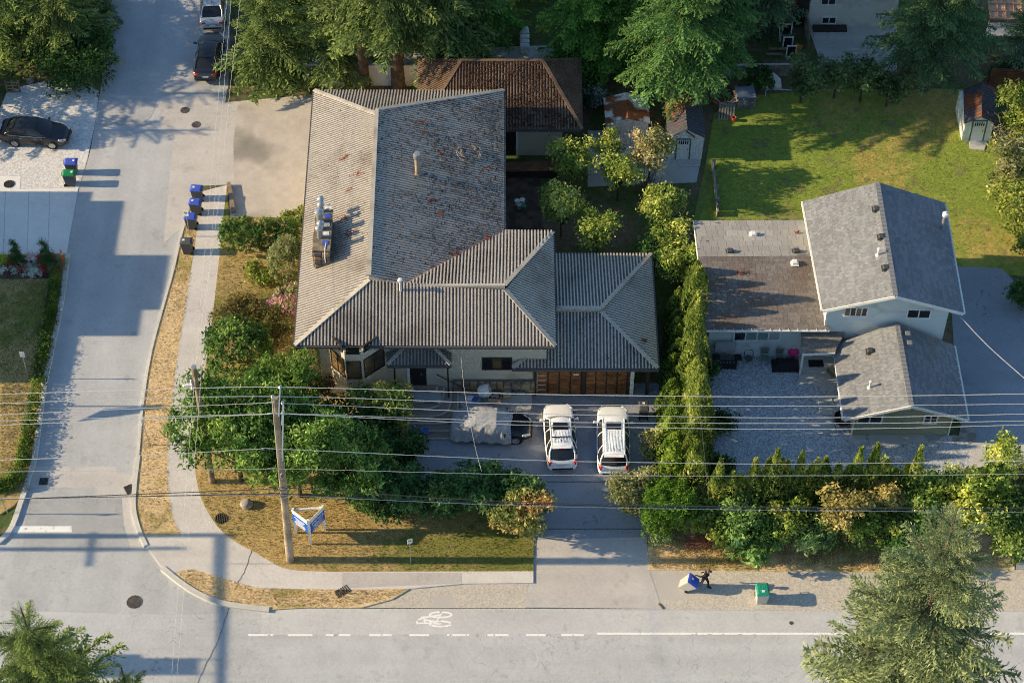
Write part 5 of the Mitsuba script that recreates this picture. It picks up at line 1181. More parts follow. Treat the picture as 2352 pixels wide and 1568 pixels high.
WRS = [([(-160, 908), (0, 905), (300, 896), (643, 889), (1176, 904), (1500, 909), (1764, 911), (2050, 909), (2352, 904), (2520, 898)], 'topmost'),
       ([(-160, 934), (0, 926), (588, 910), (1176, 927), (1500, 931), (1764, 932), (2050, 931), (2352, 927), (2520, 923)], 'second from the top'),
       ([(-160, 961), (0, 952), (588, 926), (650, 926), (1176, 948), (1500, 955), (1764, 959), (2050, 957), (2352, 950), (2520, 945)], 'third from the top'),
       ([(-160, 972), (0, 966), (588, 951), (650, 949), (1176, 967), (1500, 971), (1764, 972), (2050, 971), (2352, 966), (2520, 961)], 'fourth from the top'),
       ([(-160, 983), (0, 976), (588, 952), (650, 950), (1176, 975), (1500, 982), (1764, 985), (2050, 983), (2352, 975), (2520, 968)], 'fifth from the top'),
       ([(-160, 1063), (0, 1056), (314, 1046), (588, 1031), (648, 1031), (1176, 1055), (1500, 1062), (1764, 1065), (2050, 1063), (2352, 1058), (2520, 1054)], 'sixth from the top'),
       ([(-160, 1086), (0, 1083), (588, 1077), (650, 1076), (1176, 1089), (1500, 1092), (1764, 1092), (2050, 1091), (2352, 1088), (2520, 1085)], 'seventh from the top')]
for i, (pix, w) in enumerate(WRS):
    wire('power_line', pix, YP - .1 - .02 * i, .017 if i < 6 else .012, 'm_wire', f'pale overhead wire across the picture, {w}')
for pix, w, r, m in (([(-160, 1154), (0, 1147), (588, 1124), (655, 1120), (1176, 1152), (1764, 1164), (2352, 1166), (2520, 1164)], 'upper dark cable', .026, 'm_wire_dark'),
                  ([(-160, 1150), (0, 1146), (588, 1134), (655, 1134), (1176, 1156), (1764, 1167), (2352, 1169), (2520, 1168)], 'middle dark cable', .022, 'm_wire_dark'),
                  ([(-160, 1148), (0, 1145), (588, 1136), (655, 1137), (1176, 1160), (1764, 1171), (2352, 1176), (2520, 1176)], 'lowest pale messenger cable', .014, 'm_wire')):
    wire('telephone_cable', pix, YP - .25, r, m, f'{w} of the telephone bundle low on the corner pole')
# second pole with street lamp
B2 = g(488, 1108); Z2 = zat(0, B2[1], 843); tp2 = onY(445, 843, B2[1])
t = thing('utility_pole', 'weathered brown utility pole with a small street lamp beside the sidewalk', 'utility pole')
obj('shaft', tube([B2, (B2 + tp2) / 2, tp2], [.19, .165, .14], 14), 'm_wood', t, smooth=40)
obj('pole_cap', lathe([(.15, 0), (.15, .04), (.001, .05)], tp2, 12), 'm_galv', t)
e = onY(446, 868, B2[1]); e2 = onY(430, 884, B2[1] + .1)
obj('lamp_arm', tube([e + [-.1, 0, -.2], e + [-.35, 0, .05], e2 + [.1, 0, .1]], .025, 6), 'm_galv', t)
obj('lamp', cat([rbox(e2, (.5, .2, .1), .04, .3, 6)]), 'm_white', t)
for k in (0, .3, .6): obj('insulator', insul(e + [-.18, -.05, -k - .3]), 'm_steel', t)
for i, (A_, w) in enumerate((([(521, 0), (474, 540), (428, 1080), (393, 1568)], 'left'), ([(531, 0), (487, 540), (443, 1080), (405, 1568)], 'middle'))):
    P = np.array([g(*p, 10.0) for p in [(A_[0][0] + 12, -150)] + A_ + [(A_[3][0] - 12, 1720)]]); P[3][2] -= .3
    solo('street_wire', tube(spline(P, 5), .007, 4, caps=False), 'm_wire', f'thin overhead wire along the side street, {w} one', 'wire')
P = np.array([g(552, 0, 9.5), g(530, 190, 9.3), g(500, 480, 9.0), tp2 + [0, 0, -.4]]); solo('street_wire', tube(spline(P, 6), .008, 4, caps=False), 'm_wire', 'thin overhead wire from the conifers to the brown pole', 'wire')
P = np.array([onY(1057, 800, YW), g(1068, 905, 5.2), g(1090, 1020, 6.0), g(1106, 1082, 6.6), onY(1118, 1150, YP)]); solo('service_wire', tube(spline(P[:4], 6), .008, 5), 'm_wire', 'service wire hanging from the front eave of the large house', 'wire')
P = np.array([onY(1608, 940, YP + 6), g(1622, 1130, 3.0)]); solo('service_wire', tube([onY(1604, 790, YP + 11), P[0], onY(1628, 1150, YP)], .012, 4), 'm_wire_dark', 'thin dark service wire over the cedar hedge', 'wire')
P = np.array([g(2206, 728, 4.7), g(2270, 795, 5.2), g(2352, 868, 5.8), g(2420, 930, 6.3)]); solo('service_wire', tube(spline(P, 5), .014, 5), 'm_wire', 'white service wire from the shingle house to the right edge', 'wire')
P = np.array([ax(zat(0, YP, 1130)), g(590, 1250, 4.0), g(540, 1350, 3.8), g(450, 1568, 3.6), g(400, 1690, 3.8)])
P = np.array([g(578, 1262, .11), g(562, 1310, .11), g(545, 1340, .11), g(524, 1400, .02), g(500, 1470, .02), g(470, 1530, .02), g(440, 1600, .02)])
struct('tar_seam', tube(spline(P, 6) + np.stack([.025 * np.sin(np.arange(37) * 2.1), 0 * np.arange(37), 0 * np.arange(37)], 1), .009, 4), 'm_wire_dark')
def sign_post(px, py, top_py, label, panel=None, z0=.1, lean=0.0, m='m_galv', extra=None, cat_='sign'):
    t = thing('street_sign', label, cat_); b = g(px, py, z0); zt_ = zat(0, b[1], top_py)
    top = np.array([b[0] + lean, b[1], zt_]); obj('post', tube([b, top], .03, 6), m, t)
    if panel:
        w, h_, rz, mm = panel; pk_ = numbered(t + '__panel'); scene[pk_] = mikit.ply(xform(bx((0, -.04, 0), (w, .02, h_)), rz, top - [0, 0, h_ / 2 - .03]), mm)
        if extra: 
            for nm, mk, mt in extra: obj(nm, xform(mk, rz, top - [0, 0, h_ / 2 - .03]), mt, pk_)
    return t, top
ring = lambda r: xform(lathe([(r * .7, 0), (r, 0), (r, .012), (r * .7, .012)], n=18), 0, (0, -.055, .05), R=[[1, 0, 0], [0, 0, 1], [0, -1, 0]])
P_ring = [('symbol', ring(.1), 'm_dark'), ('bar', bx((0, -.06, .05), (.18, .01, .03), rot=[[.7, 0, .7], [0, 1, 0], [-.7, 0, .7]]), 'm_dark')]
sign_post(66, 868, 808, 'thin parking sign post on the shaded left lawn', (.3, .46, 0, 'm_white'))
sign_post(344, 1022, 962, 'grey sign post with a small panel on the dry verge by the side street', (.3, .45, 1.1, 'm_white'), lean=-.15)
sign_post(436, 543, 484, 'white sign with a black ring in front of the blue-lidded bins', (.34, .46, -.25, 'm_white'), lean=.0, extra=P_ring)
sign_post(944, 1293, 1237, 'small white no parking sign standing on the front lawn', (.3, .42, .35, 'm_white'), extra=P_ring)
t, top = sign_post(18, 1178, 1122, 'corner street sign post with green name blade at the left edge', None, z0=.1, lean=-.25, cat_='street sign')
obj('name_blade', xform(bx((-.35, 0, .1), (.9, .03, .2)), .15, top), 'm_frame_green', t); obj('stop_panel', xform(lathe([(.001, -.01), (.34, -.01), (.34, .01), (.001, .01)], n=8), 0, top + [-.25, -.06, -.4], R=[[1, 0, 0], [0, 0, 1], [0, -1, 0]]), 'm_white', t)
# FOR SALE board
t = thing('sale_sign', 'blue and white V-shaped for sale board on white posts', 'for sale sign')
bs = [g(680, 1223, .1), g(714.5, 1249, .1), g(746.7, 1216, .1)]
tops = [zat(0, bs[0][1], 1165), zat(0, bs[1][1], 1191), zat(0, bs[2][1], 1164)]; bots = [zat(0, bs[0][1], 1197), zat(0, bs[1][1], 1219), zat(0, bs[2][1], 1190)]
zt_, zb_ = np.mean(tops), np.mean(bots)
for b in bs: obj('post', bx((b[0], b[1], zt_ / 2), (.13, .13, zt_ - .02)), 'm_white', t)
obj('rail', beam((bs[0][0], bs[0][1], zt_ - .2), (bs[2][0], bs[2][1], zt_ - .2), .1, .14), 'm_white', t)
for (a_, b_, txt) in ((bs[0], bs[1], 0), (bs[1], bs[2], 1)):
    d = b_ - a_; d[2] = 0; Lw = np.linalg.norm(d); d /= Lw; nr = np.array([d[1], -d[0], 0]); mid = (a_ + b_) / 2; R_ = np.stack([d, -nr, np.array([0, 0, 1.0])], 1)
    hh = zt_ - zb_; o = nr * .09
    pk_ = numbered(t + '__panel'); scene[pk_] = mikit.ply(bx((mid[0] + o[0], mid[1] + o[1], (zt_ + zb_) / 2), (Lw, .03, hh), rot=R_), 'm_white')
    obj('blue_field', bx((mid[0] + o[0] * 1.12, mid[1] + o[1] * 1.12, zb_ + hh * .36), (Lw - .02, .03, hh * .72), rot=R_), 'm_sign_blue', pk_)
    Rt = np.stack([d, np.array([0, 0, 1.0]), nr], 1)
    if txt:
        tm = meshkit.text_mesh('FOR SALE', .2, .01, bold=True); v = np.asarray(tm.vertices); wtx = v[:, 0].max(); v = v * [min(1, (Lw - .25) / wtx), 1, 1]
        obj('lettering', xform((v - [(Lw - .25) / 2 if wtx > Lw - .25 else wtx / 2, 0, 0], np.asarray(tm.faces)), 0, (mid[0] + o[0] * 1.3, mid[1] + o[1] * 1.3, zb_ + hh * .50), R=Rt), 'm_white', pk_)
    rl = np.random.default_rng(7 + txt)
    for k in range(5 if txt else 6):
        w_ = Lw * rl.uniform(.4, .75); zz = zb_ + hh * ((.08 + .08 * k) if txt else (.08 + .1 * k))
        obj('text_line', bx((mid[0] + o[0] * 1.3, mid[1] + o[1] * 1.3, zz), (w_, .03, hh * .03), rot=R_), 'm_white', pk_)
# clutter in front of the house
c = g(1107, 914, LZ); t = thing('cement_mixer', 'white round drum tub lying on the landing before the stone base', 'tub')
dr_ = lathe([(.001, 0), (.28, .02), (.4, .22), (.42, .5), (.36, .72), (.30, .74), (.34, .5), (.3, .2), (.001, .12)], n=20)
obj('drum', xform(dr_, 0, c + [-.2, .1, .42], R=[[.35, 0, .94], [0, 1, 0], [-.94, 0, .35]]), 'm_white', t, smooth=40); obj('stand', cat([tube([c + [-.1, -.25, 0], c + [.1, .1, .4]], .03, 5), tube([c + [-.1, .4, 0], c + [.1, .1, .4]], .03, 5)]), 'm_galv', t)
for px, py, s, rz, lab in ((1137, 918, (.75, .6, .42), -.1, 'open brown cardboard box beside the white tub'), (1164, 908, (.5, .45, .42), .12, 'brown cardboard box against the stone base')):
    c = g(px, py, LZ); t = thing('cardboard_box', lab, 'box'); w_, d_, h_ = s
    obj('side', cat([bx((0, sg * d_ / 2, h_ / 2), (w_, .02, h_)) if ax_ else bx((sg * w_ / 2, 0, h_ / 2), (.02, d_, h_)) for ax_ in (0, 1) for sg in (-1, 1)] + [bx((0, 0, .01), (w_, d_, .02))]) if False else xform(cat([bx((0, sg * d_ / 2, h_ / 2), (w_, .02, h_)) for sg in (-1, 1)] + [bx((sg * (w_ / 2 - .01), 0, h_ / 2), (.02, d_ - .03, h_)) for sg in (-1, 1)] + [bx((0, 0, .015), (w_ - .03, d_ - .03, .02))]), rz, c), 'm_card', t)
    obj('flap', xform(cat([bx((0, -d_ / 2 - .12, h_ - .02), (w_, .26, .015), rot=[[1, 0, 0], [0, .9, -.43], [0, .43, .9]])]), rz, c), 'm_card', t)
    obj('contents', xform(cat([bx((.1 * k - .15, .05 * (k % 3), h_ - .12), (.14, .2, .05), rz=k) for k in range(4)]), rz, c), 'm_cover', t)
for k, (px, py, m, s, lab) in enumerate(((1080, 917, 'm_white', .22, 'white bag in the bundle by the landing edge'), (1090, 920, 'm_blue', .2, 'blue cloth in the bundle by the landing edge'), (1098, 921, 'm_teal_glass', .18, 'teal cloth in the bundle by the landing edge'))):
    c = g(px, py, LZ); r_ = np.random.default_rng(k); sp_ = trimesh.creation.icosphere(2, s); v = sp_.vertices; v = v * (1 + .4 * (meshkit.noise(v * 9 + k * 7)[:, None] - .5)) * [1.5, 1, .6]
    solo('cloth_bundle', (v + c + [0, 0, s * .5], sp_.faces), m, lab, 'bundle', smooth=True)
t = thing('plastic_crate', 'pale green plastic crate by the stone base', 'crate'); c = g(1192, 901, LZ)
obj('tub', cat([bx(c + [0, sg * .2, .15], (.7, .03, .3)) for sg in (-1, 1)] + [bx(c + [sg * .35, 0, .15], (.03, .4, .3)) for sg in (-1, 1)]), 'm_teal_glass', t); obj('base', bx(c + [0, 0, .03], (.7, .4, .04)), 'm_cover', t)
t = thing('wheelbarrow', 'upturned blue wheelbarrow by the front steps', 'wheelbarrow'); c = g(965, 1004)
obj('tray', m3.Manifold.batch_hull([m3.Manifold.sphere(.04, 6).translate((x_, y_, z_)) for x_, y_, z_ in ((-.45, -.3, .55), (.45, -.3, .55), (-.45, .3, .55), (.45, .3, .55), (-.25, -.2, .25), (.3, -.2, .25), (-.25, .2, .25), (.3, .2, .25))]).translate(tuple(float(v) for v in c)), 'm_blue', t)
for s in (-.25, .25): obj('handle', tube([c + [-.5, s, .1], c + [.5, s, .45], c + [1.0, s, .55]], .022, 6), 'm_galv', t)
obj('wheel', xform(lathe([(.001, -.04), (.17, -.04), (.19, 0), (.17, .04), (.001, .04)], n=14), 0, c + [-.6, 0, .19], R=[[1, 0, 0], [0, 0, 1], [0, -1, 0]]), 'm_tyre', t)
t = thing('orange_delineator', 'orange marker post with black base at the flower bed corner', 'marker post'); c = g(146, 606, .1)
obj('post', tube([c, (onY(139, 575, c[1]) + [0, 0, 0])], [.07, .05], 10), 'm_orange', t); obj('base', lathe([(.2, 0), (.18, .06), (.07, .09), (.001, .09)], c, 10), 'm_dark', t); obj('band', tube([c + (onY(139, 575, c[1]) - c) * .72, c + (onY(139, 575, c[1]) - c) * .8], .065, 10), 'm_white', t)
t = thing('shipping_pallet', 'pale wooden pallet standing by the left gravel lot', 'pallet'); c = g(32, 212)
for k in range(4): obj('board', bx(c + [0, -.06, .1 + k * .28], (.95, .03, .1)), 'm_wood', t)
for k in (-.45, 0, .45): obj('post', bx(c + [k, 0, .52], (.09, .1, 1.04)), 'm_wood', t)
def boulder(px, py, s, label, sq=(1, 1, .75), z=0., m='m_rock'):
    c = g(px, py, z); sp_ = trimesh.creation.icosphere(2, s); v = sp_.vertices; v = v * (1 + .35 * (meshkit.noise(v / s * 1.6 + px)[:, None] - .5)) * sq
    return solo('boulder', (v + c + [0, 0, s * .4], sp_.faces), m, label, 'boulder', smooth=True)
boulder(567, 1160, .36, 'grey boulder on the corner lawn under the large leafy tree', z=.1)
boulder(250 / 1, 235 / 1, .01, 'tiny stone') if False else None
boulder(193, 183, .26, 'round boulder at the upper right corner of the gravel lot')
boulder(70, 188, .3, 'boulder at the upper left edge of the gravel lot')
for k, (px, py) in enumerate(((142, 697), (139, 712), (120, 774), (98, 880))): boulder(px, py, .11, ['small white stone near the hedge strip, topmost', 'small white stone near the hedge strip, second from the top', 'small white stone near the hedge strip, third from the top', 'small white stone near the hedge strip, lowest'][k], m='m_white', z=.1)
boulder(60, 1122, .2, 'small boulder beside the left kerb near the stop bar', z=.1)
t = thing('log_edge', 'pale log edging along the top of the gravel lot', 'edging'); obj('log', tube([g(105, 186) + [0, 0, .1], g(175, 183) + [0, 0, .1]], .12, 8), 'm_wood', t)
solo('fallen_stick', tube([g(1513, 1386) + [0, 0, .03], g(1520, 1394) + [0, 0, .04], g(1523, 1398) + [0, 0, .03]], .05, 6), 'm_bark', 'dark stick lying at the road edge beyond the driveway', 'stick')
solo('wood_offcut', rbox(g(1906, 858, .2) + [0, 0, .08], (.2, .6, .15), .02, .5, 4), 'm_wood', 'short pale timber block on the porch floor', 'block')
# ------------------------------------------------------------------ vegetation
LEAF = 2.3
def quads(V, col):
    """V (n, 4, 3) leaf blades, col (n, 3) -> ply mesh and per-vertex colours"""
    n = len(V); k = np.arange(n)[:, None] * 4
    return (V.reshape(-1, 3), np.vstack([k + np.array([[0, 1, 2]]), k + np.array([[0, 2, 3]])])), np.repeat(np.clip(col, .004, .85), 4, 0)
def unit(v): return v / (np.linalg.norm(v, axis=-1, keepdims=True) + 1e-9)
def blades(pos, axis, nrm, ln, wd):
    """pointed leaf blades centred at pos"""
    axis = unit(axis); side = unit(np.cross(nrm, axis)); ln, wd = ln[:, None], wd[:, None]
    return np.stack([pos - axis * ln * .5, pos + side * wd * .5 - axis * ln * .05, pos + axis * ln * .5, pos - side * wd * .5 - axis * ln * .05], 1)
def palette(r, pos, cols, scale=1.0, jit=.35, seed=0):
    cols = np.array(cols, float); k = len(cols) - 1
    t = np.clip(meshkit.fbm(pos * scale + seed * 3.7, 3, seed) * 1.9 - .45 + r.normal(0, .13, len(pos)), 0, .9999) * k
    i = t.astype(int); f = (t - i)[:, None]; c = cols[i] * (1 - f) + cols[np.minimum(i + 1, k)] * f
    return LEAF * c * (1 - jit / 2 + jit * r.random((len(pos), 1)))
def cloud(seed, blobs, dens, size, cols, flat=.35, lump=.7, droop=0.0, aspect=.5, cs=.9, inner=.3, clump=1.0, boxy=0.0):
    """foliage spread through lumpy ellipsoids: blobs = [(x, y, z, rx, ry, rz)]"""
    r = np.random.default_rng(seed); VV, CC = [], []
    for bi, (cx, cy, cz, rx, ry, rz) in enumerate(blobs):
        area = 4 * math.pi * ((rx * ry) ** 1.6 / 3 + (rx * rz) ** 1.6 / 3 + (ry * rz) ** 1.6 / 3) ** (1 / 1.6)
        n = int(dens * .74 * area / (size * size * aspect * .5)); R3 = np.array([rx, ry, rz])
        def surf(k, lo, hi):
            d = unit(r.normal(size=(k, 3))); d[:, 2] = np.where(d[:, 2] < -.35, -d[:, 2], d[:, 2]); db = d * (1 - boxy) + boxy * .86 * d / np.abs(d).max(1, keepdims=True)
            lm = 1 - lump / 2 + lump * meshkit.fbm(d * 2.3 + seed * 1.37 + bi * 5.1, 3, seed) + .16 * (meshkit.noise(d * 6.0 + seed, seed + 1) - .5)
            return d, np.array([cx, cy, cz]) + db * R3 * (r.uniform(lo, hi, k) * lm)[:, None]
        cl = clump * max(.20, .20 * min(rx, ry, rz) + .08); nc = max(6, int(area / (cl * cl * 3.0)))
        cd, cp = surf(nc, .82, 1.04); ci = r.integers(0, nc, n); d = cd[ci]; off = r.normal(size=(n, 3)) * cl * .55
        p = cp[ci] + off; tone = (1 + .30 * r.normal(size=nc).clip(-1.4, 1.4))[ci]
        m_ = r.random(n) < inner; d2, p2 = surf(n, .45, .95); p = np.where(m_[:, None], p2, p); d = np.where(m_[:, None], d2, d)
        keep = p[:, 2] > .04; p, d, tone = p[keep], d[keep], tone[keep]; n = len(p)
        nr = unit(d * .6 + r.normal(size=(n, 3)) * .6 + np.array([0, 0, flat])); ax = unit(np.cross(nr, r.normal(size=(n, 3)))); ax[:, 2] -= droop; ax = unit(ax)
        s = size * r.uniform(.6, 1.3, n)
        VV.append(blades(p, ax, nr, s, s * aspect)); CC.append(palette(r, p, cols, cs, .4, seed) * tone[:, None])
    return quads(np.concatenate(VV), np.concatenate(CC))
def ground_at(px, py): return g(px, py)
def stems(r, base, tips, r0=.07, r1=.02):
    return cat([tube(spline(np.array([base, base + (t_ - base) * .5 + r.normal(0, .12, 3) * np.array([1, 1, .3]), t_]), 3), np.linspace(r0, r1, 7), 6) for t_ in tips])
def plant(name, label, catg, px, py, blobs, dens, size, cols, group=None, trunk=None, **kw):
    """px, py: foot of the plant; blobs relative to it"""
    b = g(px, py); t = thing(name, label, catg, group); seed = int(px * 7 + py * 3) % 9973; r = np.random.default_rng(seed)
    m, c = cloud(seed, [(b[0] + q[0], b[1] + q[1], *q[2:]) for q in blobs], dens, size, cols, **kw)
    obj('crown' if trunk else 'foliage', m, 'm_leaf', t, color=c)
    tips = [np.array([b[0] + q[0] * .8, b[1] + q[1] * .8, q[2] + .1]) for q in blobs]
    if trunk: 
        fork = b + [0, 0, trunk[0]]; obj('trunk', cat([tube([b - [0, 0, .1], fork], [trunk[1], trunk[1] * .75], 8)] + ([stems(r, fork, tips, trunk[1] * .6, .02)] if tips else [])), 'm_bark', t)
    else: obj('stem', stems(r, b, tips, .05, .012), 'm_bark', t)
    return t
def multi(seed, R, H, n, z0=.5, sub=.46, flatten=.8):
    """blobs of an uneven crown of radius R and height H"""
    r = np.random.default_rng(seed); n = int(n * 1.7); out = [(0, 0, z0 + (H - z0) * .45, R * .6, R * .6, (H - z0) * .45)]
    for k in range(n):
        a = k * 2.4 + r.uniform(-.4, .4); q = r.uniform(.35, .85); z = z0 + (H - z0) * r.uniform(.25, .9); s = R * sub * r.uniform(.55, 1.15)
        out.append((R * q * math.cos(a), R * q * math.sin(a), z, s, s, s * flatten))
    return out
# --- conifers
def branch_type(seed, hang=.10, nt=17, st=.046, bl=1.0):
    r = np.random.default_rng(seed); P, A_, N_, Ln, Wd, K = [], [], [], [], [], []
    axis = lambda t: np.array([t, .03 * math.sin(5 * t + seed), .10 * t - .34 * t * t + .10 * t ** 4])
    for t in np.linspace(.10, 1.0, nt):
        o = axis(t)
        for sd in (-1, 1):
            tl = (.34 * (1 - t) ** .8 + .07) * r.uniform(.7, 1.2); an = math.radians(r.uniform(42, 66)) * sd
            dv = np.array([math.cos(an), math.sin(an), -r.uniform(.05, .35)]); m = max(3, int(tl / st))
            for j in range(m):
                s = (j + .6) / m; p = o + dv * tl * s + np.array([0, 0, -hang * s * s * tl * 3]); p = p + r.normal(0, .008, 3)
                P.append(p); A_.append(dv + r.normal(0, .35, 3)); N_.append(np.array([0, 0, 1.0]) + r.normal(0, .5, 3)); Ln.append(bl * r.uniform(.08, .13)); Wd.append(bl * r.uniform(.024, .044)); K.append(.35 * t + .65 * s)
        P.append(o); A_.append(np.array([1, 0, 0]) + r.normal(0, .3, 3)); N_.append(np.array([0, 0, 1.0]) + r.normal(0, .4, 3)); Ln.append(.12); Wd.append(.05); K.append(t)
    return blades(np.array(P), np.array(A_), np.array(N_), np.array(Ln), np.array(Wd)), np.array(K)
BT = [branch_type(k) for k in range(5)]
BF = [branch_type(k + 10, nt=27, st=.030, bl=.62) for k in range(4)]
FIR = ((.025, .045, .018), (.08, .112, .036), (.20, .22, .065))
BLUE = ((.025, .05, .03), (.065, .105, .055), (.16, .21, .10))
CED = ((.025, .06, .018), (.06, .13, .028), (.14, .23, .045))
def conifer(label, px, py, H_, R_, z0=1.0, cols=FIR, seed=0, gap=.5, per=7, taper=.85, top_px=None, top_at=None, name='conifer_tree', lean=0.0, tr=.30, droop=1.0, fine=False, wild=0.0):
    b = g(px, py); r = np.random.default_rng(seed + 100); t = thing(name, label, 'conifer'); Vs, Cs = [], []; limbs = []
    if top_at: q = onY(*top_at, b[1]); H_ = q[2]; b[0] = q[0]
    z = z0; cols = np.array(cols, float)
    while z < H_ - .3:
        f = (z - z0) / (H_ - z0); n = per if f < .8 else max(4, per - 2)
        n = n + r.integers(-1, 2)
        for k in range(n):
            L = R_ * ((1 - f) ** taper * .96 + .05) * r.uniform(.66 - wild * .4, 1.14 + wild * .4) * (.72 + .28 * min(1, f * 6 + .3)); a = r.uniform(0, 6.283)
            pitch = math.radians(-16 * droop + 48 * f + r.uniform(-9, 9)); roll = r.uniform(-.35, .35)
            M1_ = np.array([[math.cos(pitch), 0, -math.sin(pitch)], [0, 1, 0], [math.sin(pitch), 0, math.cos(pitch)]])
            M0_ = np.array([[1, 0, 0], [0, math.cos(roll), -math.sin(roll)], [0, math.sin(roll), math.cos(roll)]])
            Mz = rz3(a); M = Mz @ M1_ @ M0_; bt, K = (BF[r.integers(4)] if fine else BT[r.integers(5)])
            sub = slice(None) if L > 1.2 else slice(0, None, 2)
            o = np.array([b[0] + lean * z, b[1], z + r.uniform(-.2, .2)]); V = (bt[sub] * L * np.array([1, r.choice([-1, 1]) * .95, 1])) @ M.T + o; Vs.append(V)
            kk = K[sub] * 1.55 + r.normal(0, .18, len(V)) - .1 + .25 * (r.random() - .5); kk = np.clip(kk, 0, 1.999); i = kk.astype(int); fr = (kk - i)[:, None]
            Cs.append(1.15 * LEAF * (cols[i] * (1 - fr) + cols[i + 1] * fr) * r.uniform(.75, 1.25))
            if L > 1.5 and k % 2 == 0: limbs.append(tube([o, o + M @ np.array([L * .5, 0, -.02 * L]), o + M @ np.array([L * .85, 0, -.14 * L])], [.05, .03, .012], 4, caps=False))
        z += gap * r.uniform(.8, 1.2) * (1 if f < .75 else .7)
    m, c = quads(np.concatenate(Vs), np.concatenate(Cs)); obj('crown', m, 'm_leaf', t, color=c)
    obj('trunk', tube([b - [0, 0, .2], b + [lean * H_ * .4, 0, H_ * .4], b + [lean * H_, 0, H_]], [tr, tr * .7, .03], 10), 'm_bark', t, smooth=40)
    if limbs: obj('limbs', cat(limbs), 'm_bark', t, kind='stuff')
    return t
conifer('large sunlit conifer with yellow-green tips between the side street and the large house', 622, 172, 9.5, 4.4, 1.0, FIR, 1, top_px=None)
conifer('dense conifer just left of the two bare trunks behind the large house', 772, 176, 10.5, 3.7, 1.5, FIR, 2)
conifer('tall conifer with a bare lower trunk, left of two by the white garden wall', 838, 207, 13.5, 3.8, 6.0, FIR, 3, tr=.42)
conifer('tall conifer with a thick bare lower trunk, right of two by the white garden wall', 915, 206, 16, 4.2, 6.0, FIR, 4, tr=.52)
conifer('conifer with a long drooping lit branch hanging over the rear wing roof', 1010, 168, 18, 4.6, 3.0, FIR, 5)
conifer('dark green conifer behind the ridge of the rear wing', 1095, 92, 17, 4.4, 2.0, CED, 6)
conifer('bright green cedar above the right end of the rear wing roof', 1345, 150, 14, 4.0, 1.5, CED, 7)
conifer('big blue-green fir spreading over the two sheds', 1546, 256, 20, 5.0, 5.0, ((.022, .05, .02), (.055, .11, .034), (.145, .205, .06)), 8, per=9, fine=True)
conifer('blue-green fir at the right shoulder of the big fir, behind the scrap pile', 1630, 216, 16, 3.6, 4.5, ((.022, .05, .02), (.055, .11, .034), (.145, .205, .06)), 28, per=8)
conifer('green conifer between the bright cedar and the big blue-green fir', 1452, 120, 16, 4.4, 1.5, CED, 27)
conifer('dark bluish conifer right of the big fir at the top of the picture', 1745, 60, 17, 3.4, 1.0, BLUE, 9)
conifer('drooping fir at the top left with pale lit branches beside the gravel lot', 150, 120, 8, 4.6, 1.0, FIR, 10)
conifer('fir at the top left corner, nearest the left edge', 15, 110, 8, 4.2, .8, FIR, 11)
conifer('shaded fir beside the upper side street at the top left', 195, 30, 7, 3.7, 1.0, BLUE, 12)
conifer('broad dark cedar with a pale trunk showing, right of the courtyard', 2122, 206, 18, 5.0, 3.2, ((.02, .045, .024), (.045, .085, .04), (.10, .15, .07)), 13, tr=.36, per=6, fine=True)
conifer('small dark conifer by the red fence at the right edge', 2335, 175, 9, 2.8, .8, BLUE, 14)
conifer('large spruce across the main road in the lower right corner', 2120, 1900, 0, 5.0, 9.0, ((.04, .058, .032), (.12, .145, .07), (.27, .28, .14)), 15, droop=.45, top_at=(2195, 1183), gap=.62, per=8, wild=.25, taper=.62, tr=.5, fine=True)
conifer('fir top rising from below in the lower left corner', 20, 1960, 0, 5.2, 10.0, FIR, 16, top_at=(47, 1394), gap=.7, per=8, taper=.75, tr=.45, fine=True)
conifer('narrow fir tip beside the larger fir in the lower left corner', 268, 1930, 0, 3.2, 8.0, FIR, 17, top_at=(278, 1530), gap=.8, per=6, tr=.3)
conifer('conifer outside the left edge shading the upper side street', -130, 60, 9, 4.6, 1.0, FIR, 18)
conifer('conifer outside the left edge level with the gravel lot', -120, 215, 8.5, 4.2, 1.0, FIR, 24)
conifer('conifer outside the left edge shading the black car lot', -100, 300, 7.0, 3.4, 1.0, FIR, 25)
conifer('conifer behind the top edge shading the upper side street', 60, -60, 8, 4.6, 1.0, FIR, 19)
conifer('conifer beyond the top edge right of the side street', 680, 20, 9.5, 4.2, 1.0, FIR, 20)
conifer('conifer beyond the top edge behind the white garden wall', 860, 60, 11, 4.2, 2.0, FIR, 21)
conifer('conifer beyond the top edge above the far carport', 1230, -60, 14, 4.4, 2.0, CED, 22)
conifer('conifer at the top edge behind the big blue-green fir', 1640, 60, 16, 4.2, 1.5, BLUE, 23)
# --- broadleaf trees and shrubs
WIL = [(.03, .055, .016), (.055, .105, .025), (.10, .165, .04), (.20, .25, .07)]
DKG = [(.018, .038, .014), (.032, .065, .02), (.06, .105, .03)]
LAU = [(.03, .055, .018), (.06, .10, .028), (.17, .20, .06)]
YEL = [(.045, .075, .018), (.12, .15, .034), (.25, .25, .065)]
OLV = [(.10, .12, .045), (.17, .185, .075), (.25, .25, .11)]
TAN = [(.09, .09, .03), (.19, .165, .06), (.30, .25, .10)]
VAR = [(.04, .065, .022), (.12, .125, .05), (.25, .24, .12)]
THU = [(.035, .065, .016), (.105, .14, .035), (.22, .24, .07)]
plant('leafy_tree', 'large leafy tree with hanging lance-shaped leaves by the brown utility pole', 'tree', 555, 1105, multi(1, 3.2, 7.6, 9, 1.2), 1.15, .36, WIL, trunk=(1.4, .16), droop=.8, aspect=.30)
plant('leafy_tree', 'leafy tree with hanging leaves behind the for sale board', 'tree', 690, 1140, multi(2, 3.1, 7.0, 9, 1.2), 1.15, .36, WIL, trunk=(1.3, .15), droop=.8, aspect=.30)
